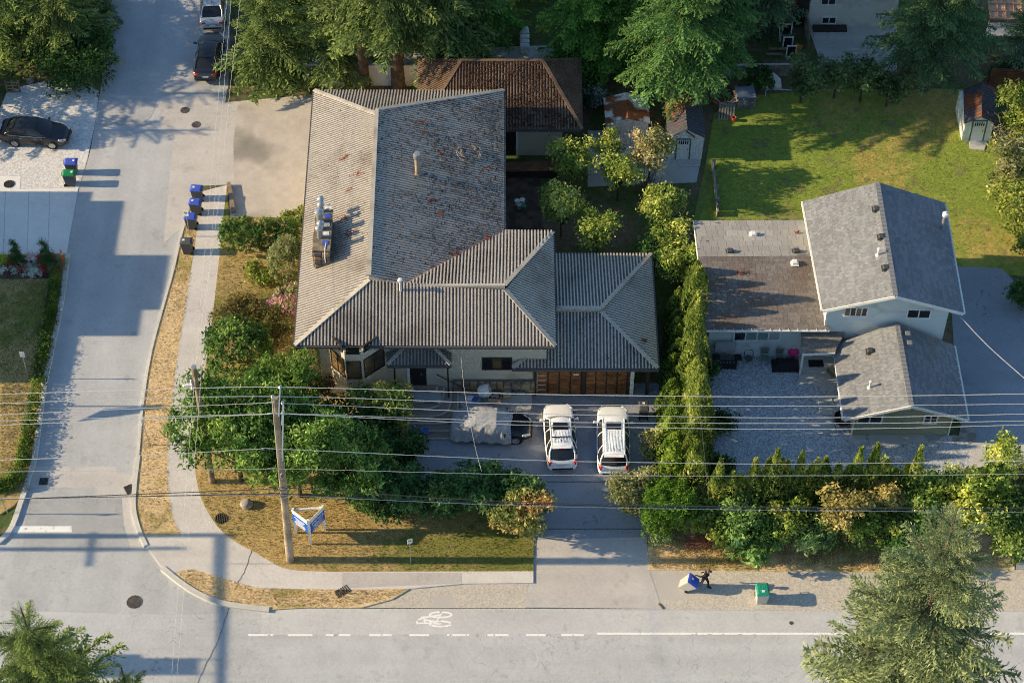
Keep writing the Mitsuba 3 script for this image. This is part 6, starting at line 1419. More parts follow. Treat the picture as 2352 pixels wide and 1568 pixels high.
plant('leafy_tree', 'lower leafy tree right of the pale utility pole', 'tree', 800, 1148, multi(3, 2.5, 4.6, 8, .7), 1.15, .32, WIL, trunk=(1.0, .12), droop=.7, aspect=.32)
plant('leafy_tree', 'leafy tree nearest the bay window of the large house', 'tree', 650, 990, multi(4, 2.6, 5.0, 8, .8), 1.15, .34, WIL, trunk=(1.0, .12), droop=.7, aspect=.32)
plant('shrub', 'dark leafy shrub between the leafy trees and the front steps', 'shrub', 790, 1020, multi(5, 1.9, 3.2, 6, .3), 1.1, .28, DKG)
plant('shrub', 'dark shrub at the driveway end of the front steps', 'shrub', 915, 1075, multi(6, 1.5, 2.4, 6, .2), 1.2, .24, DKG)
plant('shrub', 'shrub beside the blue wheelbarrow', 'shrub', 885, 1020, multi(60, 1.2, 2.0, 5, .2), 1.2, .22, DKG)
for k, (px, w) in enumerate(((880, 'leftmost'), (935, 'second from the left'), (990, 'third from the left'), (1045, 'fourth from the left'), (1100, 'fifth from the left'), (1150, 'sixth from the left'), (1196, 'seventh from the left'))):
    plant('hedge_shrub', f'dark green leafy shrub of the driveway hedge, {w}', 'shrub', px, 1176 + 2 * (k % 2), multi(30 + k, 1.35, 3.3 - .12 * (k % 3), 6, .1, .6), 1.15, .24, [(.02, .045, .018), (.04, .085, .028), (.085, .135, .045)], 'shrubs of the driveway hedge')
plant('shrub', 'olive shrub with orange tips at the left side of the driveway mouth', 'shrub', 1202, 1225, multi(7, 1.6, 3.9, 8, .2, .5), 1.05, .24, [(.035, .06, .02), (.09, .11, .035), (.19, .18, .06), (.34, .20, .08)])
def block(px, py, W_, D_, Hh, n=3, rz=0.0, lean=.1):
    out = []; 
    for i in range(n): 
        u = (i - (n - 1) / 2) * W_ / n; out.append((u * math.cos(rz), u * math.sin(rz), Hh * .46, W_ / n * .72, D_ * .55, Hh * .56))
    return out
plant('clipped_hedge', 'clipped dark laurel hedge beside the sidewalk below the side drive', 'hedge', 600, 572, block(0, 0, 4.7, 1.9, 2.3, 4), 1.5, .2, [(.02, .045, .014), (.042, .08, .022), (.11, .145, .04)], lump=.12, clump=.7, boxy=.7, inner=.15)
plant('shrub', 'yellow-green shrub tucked behind the laurel hedge by the house wall', 'shrub', 684, 520, multi(8, .9, 1.5, 4, .1), 1.2, .2, YEL)
plant('round_bush', 'tall egg-shaped olive bush against the west eave', 'bush', 668, 645, [(0, 0, 1.75, 1.25, 1.3, 1.85)], 2.0, .13, [(.06, .075, .03), (.10, .115, .05), (.15, .155, .075)], lump=.08, inner=.1, clump=.5)
plant('shrub', 'yellowing low shrub on the lawn left of the egg-shaped bush', 'shrub', 608, 650, multi(9, 1.0, 1.2, 6, .1), 1.0, .2, [(.05, .08, .02), (.12, .14, .03), (.24, .23, .06)])
plant('flowering_shrub', 'shrub with pink flower heads below the egg-shaped bush', 'shrub', 662, 715, multi(10, 1.0, 1.7, 6, .1), 1.2, .2, [(.06, .10, .04), (.15, .17, .07), (.40, .17, .25), (.48, .25, .32)])
plant('shrub', 'thin brown-leaved shrub above the dark round bush', 'shrub', 560, 735, multi(11, 1.6, 1.3, 8, .1), .7, .18, [(.06, .055, .02), (.11, .095, .035), (.17, .14, .055)])
plant('shrub', 'sparse brownish shrub beside the house wall below the pink flowers', 'shrub', 628, 775, multi(12, 1.2, 1.5, 6, .1), .65, .18, [(.05, .05, .02), (.09, .085, .03), (.14, .12, .045)])
plant('round_bush', 'big dark green round bush beside the sidewalk', 'bush', 548, 836, [(0, 0, 1.5, 2.05, 1.9, 1.75)], 2.4, .22, [(.025, .05, .016), (.05, .095, .026), (.12, .17, .045)], lump=.14, clump=.6, inner=.15)
plant('shrub', 'dark purple-brown shrub at the left corner of the bay', 'shrub', 738, 905, multi(13, 1.0, 1.9, 5, .2), .9, .2, [(.035, .03, .022), (.06, .05, .032), (.05, .07, .03)])
plant('clipped_shrub', 'square clipped variegated yellow and green shrub by the front steps', 'shrub', 902, 975, [(0, 0, 1.55, 1.25, 1.25, 1.75), (-.5, .3, 1.6, .7, .9, 1.6), (.5, -.2, 1.6, .7, .9, 1.6)], 1.35, .2, [(.04, .085, .025), (.07, .12, .03), (.30, .29, .075), (.42, .36, .10)], lump=.12, cs=.55, clump=.7, boxy=.6, inner=.15)
plant('variegated_shrub', 'cream variegated shrub at the back corner of the second white vehicle', 'shrub', 1443, 1178, multi(14, 1.25, 3.1, 8, .2, .5), 1.1, .2, VAR)
plant('variegated_shrub', 'dull olive shrub between the variegated one and the cedar hedge', 'shrub', 1500, 1135, multi(15, 1.0, 2.2, 6, .2, .5), 1.1, .2, OLV)
plant('variegated_shrub', 'loose silvery shrub reaching over the driveway beside the cedar hedge', 'shrub', 1492, 1045, multi(16, .8, 1.9, 5, .2, .5), .8, .2, VAR)
# thuja columns
def thuja(label, px, py, Hh, R_, group, cols=THU, name='cedar_column', lean=(0, 0), pt=2.0):
    b = g(px, py); seed = int(px * 11 + py * 5) % 9973; r = np.random.default_rng(seed); t = thing(name, label, 'cedar', group)
    n = int(105 * Hh * R_ * 2.4); h = r.random(n) ** .85; a = r.uniform(0, 6.283, n)
    prof = np.minimum(1, (h * 5 + .45)) * (1 - h ** pt) ** .85
    lob = .72 + .42 * meshkit.fbm(np.stack([np.cos(a) * 1.6 + seed, np.sin(a) * 1.6, h * Hh * .55], 1), 3, seed) + .12 * np.sin(a * 3 + seed)
    rad = R_ * prof * lob * np.where(r.random(n) < .15, r.uniform(.4, .9, n), 1.0) + .03
    p = np.stack([b[0] + rad * np.cos(a) + lean[0] * h, b[1] + rad * np.sin(a) + lean[1] * h, h * Hh], 1)
    out = np.stack([np.cos(a), np.sin(a), 0 * a], 1); ax = out * .38 + np.array([0, 0, .9]) + r.normal(0, .28, (n, 3)); nr = out + r.normal(0, .45, (n, 3)) + np.array([0, 0, .25])
    s = r.uniform(.17, .34, n); c = palette(r, p, cols, 1.2, .4, seed); c = c * (.75 + .45 * h[:, None]) + np.array([.14, .085, .0]) * (np.clip(h - .8, 0, 1)[:, None] * 2.2)  # yellow-orange added near the top imitates sunlit tips
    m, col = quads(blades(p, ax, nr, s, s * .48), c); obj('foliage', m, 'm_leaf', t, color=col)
    obj('trunk', tube([b, b + [lean[0] * .8, lean[1] * .8, Hh * .8]], [.07, .02], 6), 'm_bark', t)
rt = np.random.default_rng(77)
def hedge_row(P0, P1, n, Hh, R_, phrase, group, jit=6, cols=THU, var=.16, pt=2.0):
    for k in range(n):
        f = (k + .5) / n; px = P0[0] + (P1[0] - P0[0]) * f + rt.uniform(-jit, jit); py = P0[1] + (P1[1] - P0[1]) * f + rt.uniform(-jit * .6, jit * .6)
        lab = phrase.format(['first', 'second', 'third', 'fourth', 'fifth', 'sixth', 'seventh', 'eighth', 'ninth', 'tenth', 'eleventh', 'twelfth', 'thirteenth', 'fourteenth', 'fifteenth', 'sixteenth', 'seventeenth', 'eighteenth', 'nineteenth', 'twentieth', 'twenty-first', 'twenty-second'][k])
        thuja(lab, px, py, Hh * rt.uniform(1 - var, 1 + var * .75), R_ * rt.uniform(.85, 1.15), group, cols, lean=(rt.uniform(-.2, .2), rt.uniform(-.1, .1)), pt=pt)
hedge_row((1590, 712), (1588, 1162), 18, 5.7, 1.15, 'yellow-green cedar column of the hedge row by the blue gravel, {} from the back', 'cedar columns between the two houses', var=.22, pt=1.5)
hedge_row((1552, 740), (1538, 985), 9, 3.2, .9, 'lower cedar on the garage side of the hedge with shade in its leaf colour, {} from the back', 'lower cedars on the garage side', cols=[(.025, .055, .014), (.06, .10, .022), (.13, .165, .04)])  # shade of the garage put into a darker leaf palette
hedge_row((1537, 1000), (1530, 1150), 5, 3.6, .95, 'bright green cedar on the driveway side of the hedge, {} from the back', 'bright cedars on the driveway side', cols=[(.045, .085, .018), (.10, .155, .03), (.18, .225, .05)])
hedge_row((1622, 1192), (2085, 1182), 22, 5.6, .80, 'yellow-tipped cedar column of the front hedge with tips tinted as sunlit, {} from the left', 'cedar columns of the front hedge', var=.3, pt=1.25, jit=9, cols=[(.035, .065, .016), (.10, .14, .032), (.23, .23, .06)])
plant('clipped_hedge', 'bright green clipped cedar block at the right corner of the driveway', 'hedge', 1528, 1222, [(-.55, 0, 1.6, .95, 1.0, 1.85), (.6, .1, 1.6, 1.1, 1.0, 1.8), (0, .9, 1.5, 1.35, 1.0, 1.75)], 1.8, .15, [(.032, .07, .012), (.062, .12, .018), (.11, .17, .028)], lump=.08, droop=-.6, aspect=.4, clump=.5, boxy=.8, inner=.12)
plant('shrub', 'small silvery green shrub at the foot of the clipped cedar block', 'shrub', 1520, 1240, multi(17, .8, 1.0, 5, .1), 1.1, .2, [(.05, .08, .03), (.12, .16, .07), (.24, .28, .15)])
plant('shrub', 'sparse yellow shrub between clipped block and first cedar column', 'shrub', 1612, 1222, multi(18, .9, 2.4, 6, .2), .8, .2, YEL)
for k, (px, py, R_, Hh) in enumerate(((1602, 1215, 1.0, 2.6), (1648, 1232, 1.2, 2.4), (1700, 1225, 1.3, 2.9), (1760, 1228, 1.3, 2.5), (1800, 1236, 1.2, 2.9), (1890, 1228, 1.3, 2.8), (1965, 1240, 1.4, 3.0), (2035, 1245, 1.3, 2.8), (2085, 1215, 1.4, 3.4), (2120, 1180, 1.4, 3.8))):
    plant('hedge_shrub', f'mixed green shrub filling the foot of the front hedge, {(ORD + ["tenth"])[k]} from the left', 'shrub', px, py, multi(330 + k, R_, Hh, 7, .1, .5), 1.05, .24, [[(.03, .065, .016), (.07, .125, .028), (.16, .21, .05)], [(.035, .065, .016), (.095, .135, .03), (.22, .23, .06)], [(.028, .06, .018), (.06, .115, .035), (.13, .19, .06)]][k % 3], 'shrubs at the foot of the front hedge')
plant('palmate_shrub', 'large-leaved light green shrub below the front cedars, left of two', 'shrub', 1728, 1272, multi(19, 1.5, 1.9, 8, .2), 1.0, .34, [(.04, .085, .025), (.09, .16, .045), (.19, .26, .09)], aspect=.4)
plant('palmate_shrub', 'large-leaved silvery green shrub below the front cedars, right of two', 'shrub', 1852, 1262, multi(20, 1.4, 2.4, 8, .2), 1.0, .36, [(.05, .085, .035), (.11, .17, .06), (.24, .29, .13)], aspect=.36)
plant('shrub', 'low green shrub at the dry strip edge right of the brush heap', 'shrub', 1690, 1262, multi(21, .9, 1.3, 5, .1), 1.0, .28, [(.04, .085, .025), (.09, .16, .045), (.17, .24, .08)], aspect=.4)
plant('tan_shrub', 'tall tan-leaved shrub in the front hedge, left of two', 'shrub', 1925, 1245, multi(22, 1.25, 4.4, 9, .3, .5), 1.0, .24, TAN)
plant('tan_shrub', 'tall tan-leaved shrub in the front hedge, right of two', 'shrub', 2020, 1205, multi(23, 1.0, 4.2, 8, .6, .5), 1.0, .24, TAN)
plant('shrub', 'dark green leafy shrub below the right tan shrub', 'shrub', 2060, 1285, multi(24, 1.4, 2.3, 7, .2), 1.05, .3, [(.025, .06, .018), (.05, .11, .03), (.10, .17, .05)], aspect=.4)
plant('shrub', 'dark green shrub behind the spruce tip', 'shrub', 2110, 1240, multi(25, 1.5, 3.0, 7, .2), 1.05, .28, [(.025, .06, .018), (.05, .11, .03), (.13, .18, .05)], aspect=.4)
BIG = [(.035, .065, .016), (.09, .135, .03), (.20, .235, .05), (.32, .31, .075)]
plant('big_shrub', 'large yellow-green shrub mass left of the peaked one in the front hedge', 'shrub', 2155, 1210, multi(26, 2.1, 4.0, 9, .3, .5), 1.05, .26, BIG)
plant('big_shrub', 'tall peaked yellow-green shrub near the right end of the front hedge', 'shrub', 2255, 1200, multi(27, 2.0, 5.4, 9, .3, .5) + [(.1, .2, 6.2, .6, .6, 1.6)], 1.05, .26, BIG)
plant('big_shrub', 'dark green shrub at the right end of the front hedge', 'shrub', 2300, 1262, multi(28, 1.7, 3.4, 8, .2, .5), 1.05, .26, [(.025, .05, .014), (.06, .10, .026), (.14, .18, .045)])
plant('big_shrub', 'loose greyish shrub leaning over the concrete apron at the right edge', 'shrub', 2335, 1140, multi(29, 1.2, 2.6, 7, .4, .5), .8, .24, [(.05, .06, .025), (.11, .12, .05), (.2, .2, .09)])
plant('shrub', 'leafy bush behind the front cedars at the gravel edge', 'shrub', 2005, 1150, multi(290, 1.4, 3.0, 7, .4, .5), .9, .24, [(.05, .08, .025), (.13, .16, .05), (.24, .25, .08)])
plant('shrub', 'sparse bush behind the front cedars, left part of the gravel edge', 'shrub', 1842, 1150, multi(291, 1.0, 2.9, 6, .4, .5), .8, .22, [(.05, .08, .025), (.13, .16, .05), (.2, .22, .08)])
plant('shrub', 'dark leafy bush between the cedar hedge and the barbecue', 'shrub', 1616, 880, multi(292, .8, 1.6, 6, .2, .5), 1.0, .24, DKG)
plant('shrub', 'low dark growth along the hedge on the blue gravel, nearer the house', 'shrub', 1642, 985, multi(293, 1.1, .9, 6, .05, .5), .8, .2, DKG)
plant('shrub', 'low dark growth along the hedge on the blue gravel, nearer the road', 'shrub', 1640, 1085, multi(294, 1.2, .9, 6, .05, .5), .8, .2, DKG)
# yard trees behind the large house
for k, (px, py, R_, Hh, pal, lab) in enumerate(((1312, 432, 1.9, 5.0, YEL, 'lit yellow-green fruit tree at the back wall of the rear wing'), (1288, 545, 1.7, 4.6, YEL, 'yellow-leaved fruit tree beside the bucket patio'), (1370, 600, 1.6, 4.6, YEL, 'small yellow-green fruit tree in front of the garage ridge'),
        (1418, 462, 1.6, 4.8, YEL, 'narrow yellow-green fruit tree in the middle of the back yard'), (1392, 400, 1.2, 4.0, YEL, 'small lit tree before the rusty shed'), (1490, 418, 1.7, 4.6, [(.05, .07, .025), (.15, .14, .06), (.27, .22, .12)], 'pinkish tan leaved tree before the white shed'),
        (1512, 545, 1.7, 5.0, YEL, 'loose yellowing tree beside the timber edging'), (1530, 610, 1.5, 4.0, YEL, 'shrubby yellow tree behind the cedar hedge'), (1562, 665, 1.9, 4.2, YEL, 'round yellow-green tree at the back end of the cedar hedge'), (1500, 640, 1.3, 3.4, DKG, 'dark tree behind the garage roof'))):
    plant('fruit_tree', lab, 'tree', px, py, multi(40 + k, R_ * .88, Hh * .86, 8, 1.3, .44), .8, .23, [tuple(1.2 * v for v in c) for c in pal], trunk=(1.1, .08), clump=1.5, lump=.9)
# right side
for k, (px, py, R_, Hh, lab, pal) in enumerate(((2338, 330, 1.7, 4.0, 'yellow shrub at the right edge beside the small white shed', YEL), (2318, 440, 1.6, 3.4, 'pale green shrub on the right lawn edge, middle', VAR), (2340, 520, 1.8, 3.6, 'yellow-green shrub on the right lawn edge, below the pale one', YEL), (2362, 590, 1.6, 3.0, 'lowest yellow-green shrub on the right lawn edge', YEL), (2345, 700, 1.0, 1.4, 'small green shrub by the asphalt drive at the right edge', DKG))):
    plant('edge_shrub', lab, 'shrub', px, py, multi(60 + k, R_, Hh, 8, .2, .5), 1.0, .25, pal)
for k, (px, py, R_, Hh, lab) in enumerate(((1838, 236, 1.5, 4.0, 'loose shrub with a bent pale trunk at the back of the lawn'), (1915, 226, 1.5, 3.4, 'sparse shrub beside the courtyard, left'), (1975, 232, 1.6, 3.2, 'sparse shrub beside the courtyard, right'), (2035, 245, 1.4, 2.6, 'leafy shrub at the foot of the broad dark cedar'))):
    plant('yard_shrub', lab, 'shrub', px, py, multi(70 + k, R_, Hh, 7, .8, .5), .7, .24, [(.03, .05, .02), (.06, .09, .035), (.11, .15, .06)], trunk=(.9, .10))
plant('yard_shrub', 'green shrub between the scrap pile and the white panel', 'shrub', 1745, 205, multi(75, .9, 1.4, 5, .2, .5), 1.0, .22, DKG)
plant('understory_shrub', 'dark undergrowth between firs and gravel lot at the top left', 'shrub', 165, 176, multi(76, 2.2, 1.4, 7, .1, .6), .7, .26, DKG)
plant('understory_shrub', 'dark undergrowth beside the upper left kerb', 'shrub', 225, 130, multi(77, 1.2, 1.6, 6, .1, .6), .7, .26, DKG)
plant('understory_shrub', 'shade plants at the narrow side passage of the rear wing', 'shrub', 1362, 250, multi(78, 1.0, 1.4, 6, .1, .6), .7, .22, [(.015, .03, .012), (.03, .05, .02), (.2, .22, .2)])
# bare branches
def bare(label, px, py, Hh, n, spread, m='m_twig', name='bare_bush', catg='bush'):
    b = g(px, py); r = np.random.default_rng(int(px + py)); t = thing(name, label, catg); main, tw = [], []
    for k in range(n):
        a = r.uniform(0, 6.283); e = b + np.array([math.cos(a) * spread * r.uniform(.4, 1), math.sin(a) * spread * r.uniform(.4, 1), Hh * r.uniform(.6, 1)]); mid = (b + e) / 2 + r.normal(0, .2, 3); Q = spline(np.array([b + [0, 0, .02], mid, e]), 4); main.append(tube(Q, np.linspace(.035, .012, len(Q)), 4, caps=False))
        for j in range(6): p = Q[r.integers(3, len(Q))]; tw.append(tube([p, p + r.normal(0, .35, 3) + [0, 0, .15]], [.012, .006], 3, caps=False))
    obj('stem', cat(main), m, t, kind='stuff'); obj('twigs', cat(tw), m, t, kind='stuff')
bare('leafless pale branches beside the small white shed', 2300, 330, 3.2, 14, 1.6)
bare('bare grey twiggy bush below the pinkish tree', 1480, 445, 2.0, 22, 1.4, 'm_twig_dark')
bare('bare reddish twigs right of the loose yellow tree', 1545, 520, 2.0, 14, 1.2, 'm_twig_dark')
bare('dead grey twigs among the front cedars', 1668, 1200, 2.0, 18, .9, 'm_twig_dark')
t = thing('brush_heap', 'heap of reddish brown cut branches on the dry strip', 'brush heap'); r = np.random.default_rng(9); tw = []
for k in range(260):
    c = g(r.uniform(1580, 1665), r.uniform(1238, 1262)) + [0, 0, .1 + r.uniform(0, .35)]; a = r.uniform(-.3, 1.0); L = r.uniform(.3, 1.1); d = np.array([math.cos(a), math.sin(a), r.uniform(-.1, .35)]) * L / 2; tw.append(tube([c - d, c + d], [.014, .006], 3, caps=False))
obj('twigs', cat(tw), 'm_red_twig', t, kind='stuff')
# low clipped hedge on the left, flower bed
P = spline(G([(131, 628), (120, 700), (108, 770), (94, 850), (76, 960), (58, 1040), (40, 1100), (10, 1118), (-40, 1122)], .1), 6); bl = [(p[0], p[1], .35, .42, .42, .36) for p in P[::1]]
t = thing('low_hedge', 'low clipped box hedge along the left kerb of the side street', 'hedge'); m, c = cloud(5, bl, 1.0, .14, [(.022, .048, .012), (.048, .08, .016), (.10, .125, .028)], lump=.25); obj('foliage', m, 'm_leaf', t, color=c)
for px, w in ((44, 'left'), (112, 'right')):
    b = g(px, 612, .1); t = thing('spiral_topiary', f'dark green spiral topiary in the flower bed, {w} of two', 'topiary'); bl = []
    for k in range(26):
        f = k / 25; a = f * 6.283 * 2.6; q = .3 * (1 - f) + .10; bl.append((b[0] + q * .75 * math.cos(a), b[1] + q * .75 * math.sin(a), .35 + 2.0 * f, .22 * (1 - f * .5), .22 * (1 - f * .5), .13))
    m, c = cloud(int(px), bl, 1.1, .10, [(.015, .04, .014), (.03, .07, .022)], lump=.1); obj('foliage', m, 'm_leaf', t, color=c); obj('stem', tube([b, b + [0, 0, 2.2]], .03, 5), 'm_bark', t)
FL = [(8, 604, .42, .6, 'yg', 'yellow-green mound'), (30, 604, .36, .45, 'r', 'dark red flower mound'), (5, 626, .3, .3, 'w', 'white flower tuft at the edge'), (34, 626, .3, .3, 'w', 'white flower ring'), (49, 622, .25, .3, 'r', 'small red flower mound'), (66, 600, .3, .4, 'r', 'red flower mound'), (77, 601, .34, .5, 'w', 'white flower head cluster'), (58, 612, .22, .4, 'w', 'single pale bloom'), (71, 628, .5, .35, 'w', 'broad white flower mound'), (88, 628, .42, .35, 'w', 'white and green flower mound'), (96, 600, .36, .5, 'r', 'bright red flower mound'), (104, 622, .36, .45, 'r', 'round red flower mound'), (110, 606, .45, .5, 'g', 'green leafy plant'), (121, 620, .3, .3, 'w', 'white speckled flower tuft'), (134, 621, .3, .35, 'r', 'small round red flower mound'), (125, 598, .3, .4, 'r', 'red flower patch'), (147 - 6, 604, .4, .4, 'v', 'variegated leafy plant'), (168 - 20, 618, .25, .25, 'w', 'tiny white flower tuft')]
PF = dict(yg=[(.12, .18, .02), (.28, .32, .04)], r=[(.10, .012, .015), (.30, .025, .03), (.05, .07, .02)], w=[(.05, .10, .04), (.45, .50, .40), (.70, .70, .62)], g=[(.02, .05, .02), (.05, .10, .035)], v=[(.06, .10, .04), (.25, .26, .14)])
cnt = {}
for px, py, R_, Hh, kk, lab in FL:
    b = g(px, py, .1); cnt[lab] = cnt.get(lab, 0) + 1
    t = thing('flower_plant', lab + (' in the back of the flower bed' if py < 612 else ' along the lawn edge of the flower bed') + ('' if px < 40 else ', in its middle' if px < 100 else ', near the kerb'), 'flower', None)
    m, c = cloud(int(px * 3 + py), [(b[0], b[1], .1 + Hh * .45, R_, R_, Hh * .6)], 1.2, .11, PF[kk], lump=.2, cs=3.0); obj('foliage', m, 'm_leaf', t, color=c)
# --- litter on the roofs, grass tufts
def on_poly(P, n, r):
    c, nn = frame_of(P); u = unit(np.cross(nn, [0, 0, 1.0]) if abs(nn[2]) < .999 else np.array([1.0, 0, 0])); v = np.cross(nn, u); P2 = np.array([((p - c) @ u, (p - c) @ v) for p in P]); pol = Polygon(P2).buffer(-.1); lo, hi = P2.min(0), P2.max(0); out = []
    while len(out) < n:
        q = r.uniform(lo, hi)
        if pol.contains(Point(*q)): out.append(q)
    q = np.array(out); return c + q[:, :1] * u + q[:, 1:] * v + nn * .06, u, v, nn
def litter(name, P, n, cols, label, seed, clump=.5, ln=(.08, .3), wd=(.03, .07), gate=None):
    r = np.random.default_rng(seed); p, u, v, nn = on_poly(P, n * 3, r); keep = meshkit.fbm(p * 1.1 + seed, 3, seed) + .5 * meshkit.noise(p * 4, seed) > clump + .25
    if gate is not None: keep &= gate(p, r)
    p = p[keep][:n]; k = len(p); a = r.uniform(0, 6.283, k); ax = np.cos(a)[:, None] * u + np.sin(a)[:, None] * v + r.normal(0, .15, (k, 1)) * nn; m, c = quads(blades(p + nn * r.uniform(0, .05, (k, 1)), ax, nn + r.normal(0, .4, (k, 3)), r.uniform(*ln, k), r.uniform(*wd, k)), np.array(cols)[r.integers(0, len(cols), k)] * r.uniform(.6, 1.3, (k, 1)))
    key = obj(name, m, 'm_leaf', kind='stuff', color=c, label=label)
BRN = [(.07, .045, .03), (.12, .075, .05), (.05, .035, .03), (.16, .11, .08)]
litter('needle_litter', [A1u, V0, C6, C5, A2u], 4200, [(.10, .07, .05), (.16, .11, .08), (.07, .05, .04), (.20, .15, .11)] * 4 + [(.24, .08, .04)], 'dead twigs and needles strewn over the main dark roof slope', 1, .38, ln=(.10, .26), wd=(.035, .075), gate=lambda p, r: r.random(len(p)) < np.clip((p[:, 0] - A1u[0]) / 6.0 + (p[:, 1] - A1u[1]) / 40, .03, 1))
litter('needle_litter', [C1, A1, A2, C2], 600, [(.16, .09, .06), (.10, .07, .05)], 'small brown needles in the ribs of the west roof slope', 2, .42, ln=(.05, .14), wd=(.02, .04), gate=lambda p, r: p[:, 1] > C1[1] + 7)
litter('needle_litter', [b1, b2, rb_, ra], 3000, BRN, 'brown needles on the rear wing roof', 3, .36)
litter('needle_litter', [C6, V0, V0 + [0, 0, .02], B1u, C6 + [0, .1, 0]], 10, BRN, 'needles', 4, .1) if False else None
litter('needle_litter', [K1, K2, KR1, KLm], 450, BRN, 'brown needles on the garage roof', 5, .42, ln=(.05, .14), wd=(.02, .04))
rl = np.random.default_rng(12)
for k, (px, py, pl, sz) in enumerate(((968, 283, plE1, .5), (975, 305, plE1, .4), (822, 402, plW, .9), (803, 438, plW, .5), (788, 368, plW, .5), (798, 360, plW, .4), (1014, 495, plE1, .6), (990, 462, plE1, .4), (1120, 548, plE1, .9), (1050, 585, plE1, .7), (1122, 387, plE1, .3), (790, 505, plW, .9), (800, 540, plW, .9), (1015, 355, plE1, .3), (1478, 783, plane(K2, K3, KR1), .5), (1702, 627, plL, .9), (1832, 536, plLb, .4))):
    b = onplane(px, py, pl); sz = sz * .8; n = int(34 * sz) + 8; nn = pl[0]; p = b + rl.normal(0, .28 * sz, (n, 3)) * [1.2, .7, 0]; p = p - nn * ((p @ nn - pl[1])[:, None]) + nn * rl.uniform(.05, .16, (n, 1))
    m, c = quads(blades(p, rl.normal(0, 1, (n, 3)) * [1, 1, .3], nn + rl.normal(0, .5, (n, 3)), rl.uniform(.1, .28, n), rl.uniform(.03, .08, n)), np.array([(.42, .10, .03), (.30, .08, .04), (.22, .09, .05)])[rl.integers(0, 3, n)])
    solo('fallen_branch', m, 'm_leaf', ['rust-red dead spray upper middle of the dark main slope', 'rust-red dead spray below another on the dark main slope', 'long red-brown dead branch on the west slope', 'small red-brown spray below the long branch on the west slope', 'red-brown spray left of the long branch on the west slope', 'smaller red-brown spray left on the west slope', 'red spray in the middle of the dark main slope', 'small red spray above the middle of the dark main slope', 'orange dead spray at the lower right corner of the dark main slope', 'red spray along the valley of the dark main slope', 'tiny red spray right of the vent pipe', 'dark red dead branch just right of the chimney flues', 'large dark red dead branch in the chimney shadow', 'tiny red spray above the vent pipe', 'red spray on the garage hip slope', 'orange dead branch on the brown shingles of the left wing', 'small orange spray on the pale back slope of the left wing'][k], 'dead branch', color=c)
t = thing('twig_ring', 'curled dead grey branch lying on the dark main roof slope', 'dead branch'); b = onplane(1075, 352, plE1); tw = []
for k in range(34):
    a = rl.uniform(0, 6.28); q = rl.uniform(.5, .95); P_ = [b + np.array([q * math.cos(a + s) * 1.0, q * math.sin(a + s), 0]) for s in (0, .35, .7)]; P_ = np.array([x - plE1[0] * (x @ plE1[0] - plE1[1]) + plE1[0] * rl.uniform(.05, .2) for x in P_]); tw.append(tube(P_, [.018, .014, .008], 4, caps=False))
obj('twigs', cat(tw), 'm_twig', t, kind='stuff')
def tufts(name, pix, n, cols, label, seed, z=.1, h=(.05, .12), w=(.022, .05)):
    r = np.random.default_rng(seed); pol = Polygon(G(pix, z)).buffer(0); x0, y0, x1, y1 = pol.bounds; q = np.stack([r.uniform(x0, x1, n * 3), r.uniform(y0, y1, n * 3)], 1); import shapely; q = q[shapely.contains_xy(pol, q[:, 0], q[:, 1])][:n]; k = len(q)
    hh = r.uniform(*h, k) * (.5 + meshkit.fbm(np.c_[q, q[:, :1] * 0] * .9, 3, seed)); p = np.c_[q, z + hh * .4]; ax = np.c_[r.normal(0, .5, (k, 2)), np.ones(k)]; c = palette(r, p, cols, .5, .5, seed) * 1.1
    m, col = quads(blades(p, ax, r.normal(0, 1, (k, 3)) + [0, -.6, .3], hh, r.uniform(*w, k)), c); obj(name, m, 'm_leaf', kind='stuff', color=col, label=label)
DRY = [(.09, .07, .03), (.19, .14, .065), (.26, .195, .10), (.30, .23, .125)]
LWN = [(.045, .06, .014), (.08, .082, .02), (.14, .11, .036), (.20, .15, .06)]
tufts('dry_grass', [(446, 478), (421, 523), (397, 623), (367, 730), (345, 816), (328, 923), (317, 1046), (309, 1129), (312, 1190), (330, 1226), (417, 1227), (397, 1186), (386, 1120), (388, 1023), (403, 856), (423, 723), (442, 600), (455, 480)], 4950, DRY, 'dry straw-coloured grass of the sidewalk verge', 31)
tufts('dry_grass', [(405, 1314), (443, 1307), (500, 1324), (588, 1349), (800, 1354), (930, 1354), (880, 1378), (780, 1394), (620, 1394), (560, 1390), (480, 1370), (425, 1338)], 2700, DRY, 'dry grass of the strip by the road corner', 32, .085)
tufts('lawn_grass', [(452, 1106), (467, 1156), (500, 1209), (540, 1242), (621, 1287), (748, 1310), (1222, 1309), (1226, 1246), (1180, 1180), (470, 1060)], 11700, LWN, 'mixed green and dry grass of the front corner lawn', 33)
tufts('lawn_grass', [(510, 585), (690, 600), (640, 760), (480, 780), (500, 623)], 3150, LWN, 'dry grass of the west side lawn', 34)
tufts('dry_grass', [(1490, 1236), (1493, 1306), (1700, 1308), (2000, 1310), (2320, 1304), (2320, 1250), (1900, 1240), (1600, 1230)], 7200, DRY, 'tall dry grass of the strip before the front hedge', 35, .06, (.07, .2))
tufts('lawn_grass', [(1850, 490), (1640, 480), (1650, 330), (1750, 260), (2220, 260), (2290, 400), (2352, 560), (2200, 600)], 9900, [(.06, .08, .014), (.095, .12, .02), (.15, .15, .035)], 'green grass of the back lawn of the shingle house', 36, .03, (.05, .12))
tufts('lawn_grass', [(0, 640), (118, 640), (84, 860), (50, 1040), (20, 1100), (0, 1110)], 7000, [(.035, .05, .014), (.065, .075, .018), (.12, .10, .035)], 'grass of the left lawn', 37, .10, (.05, .12))
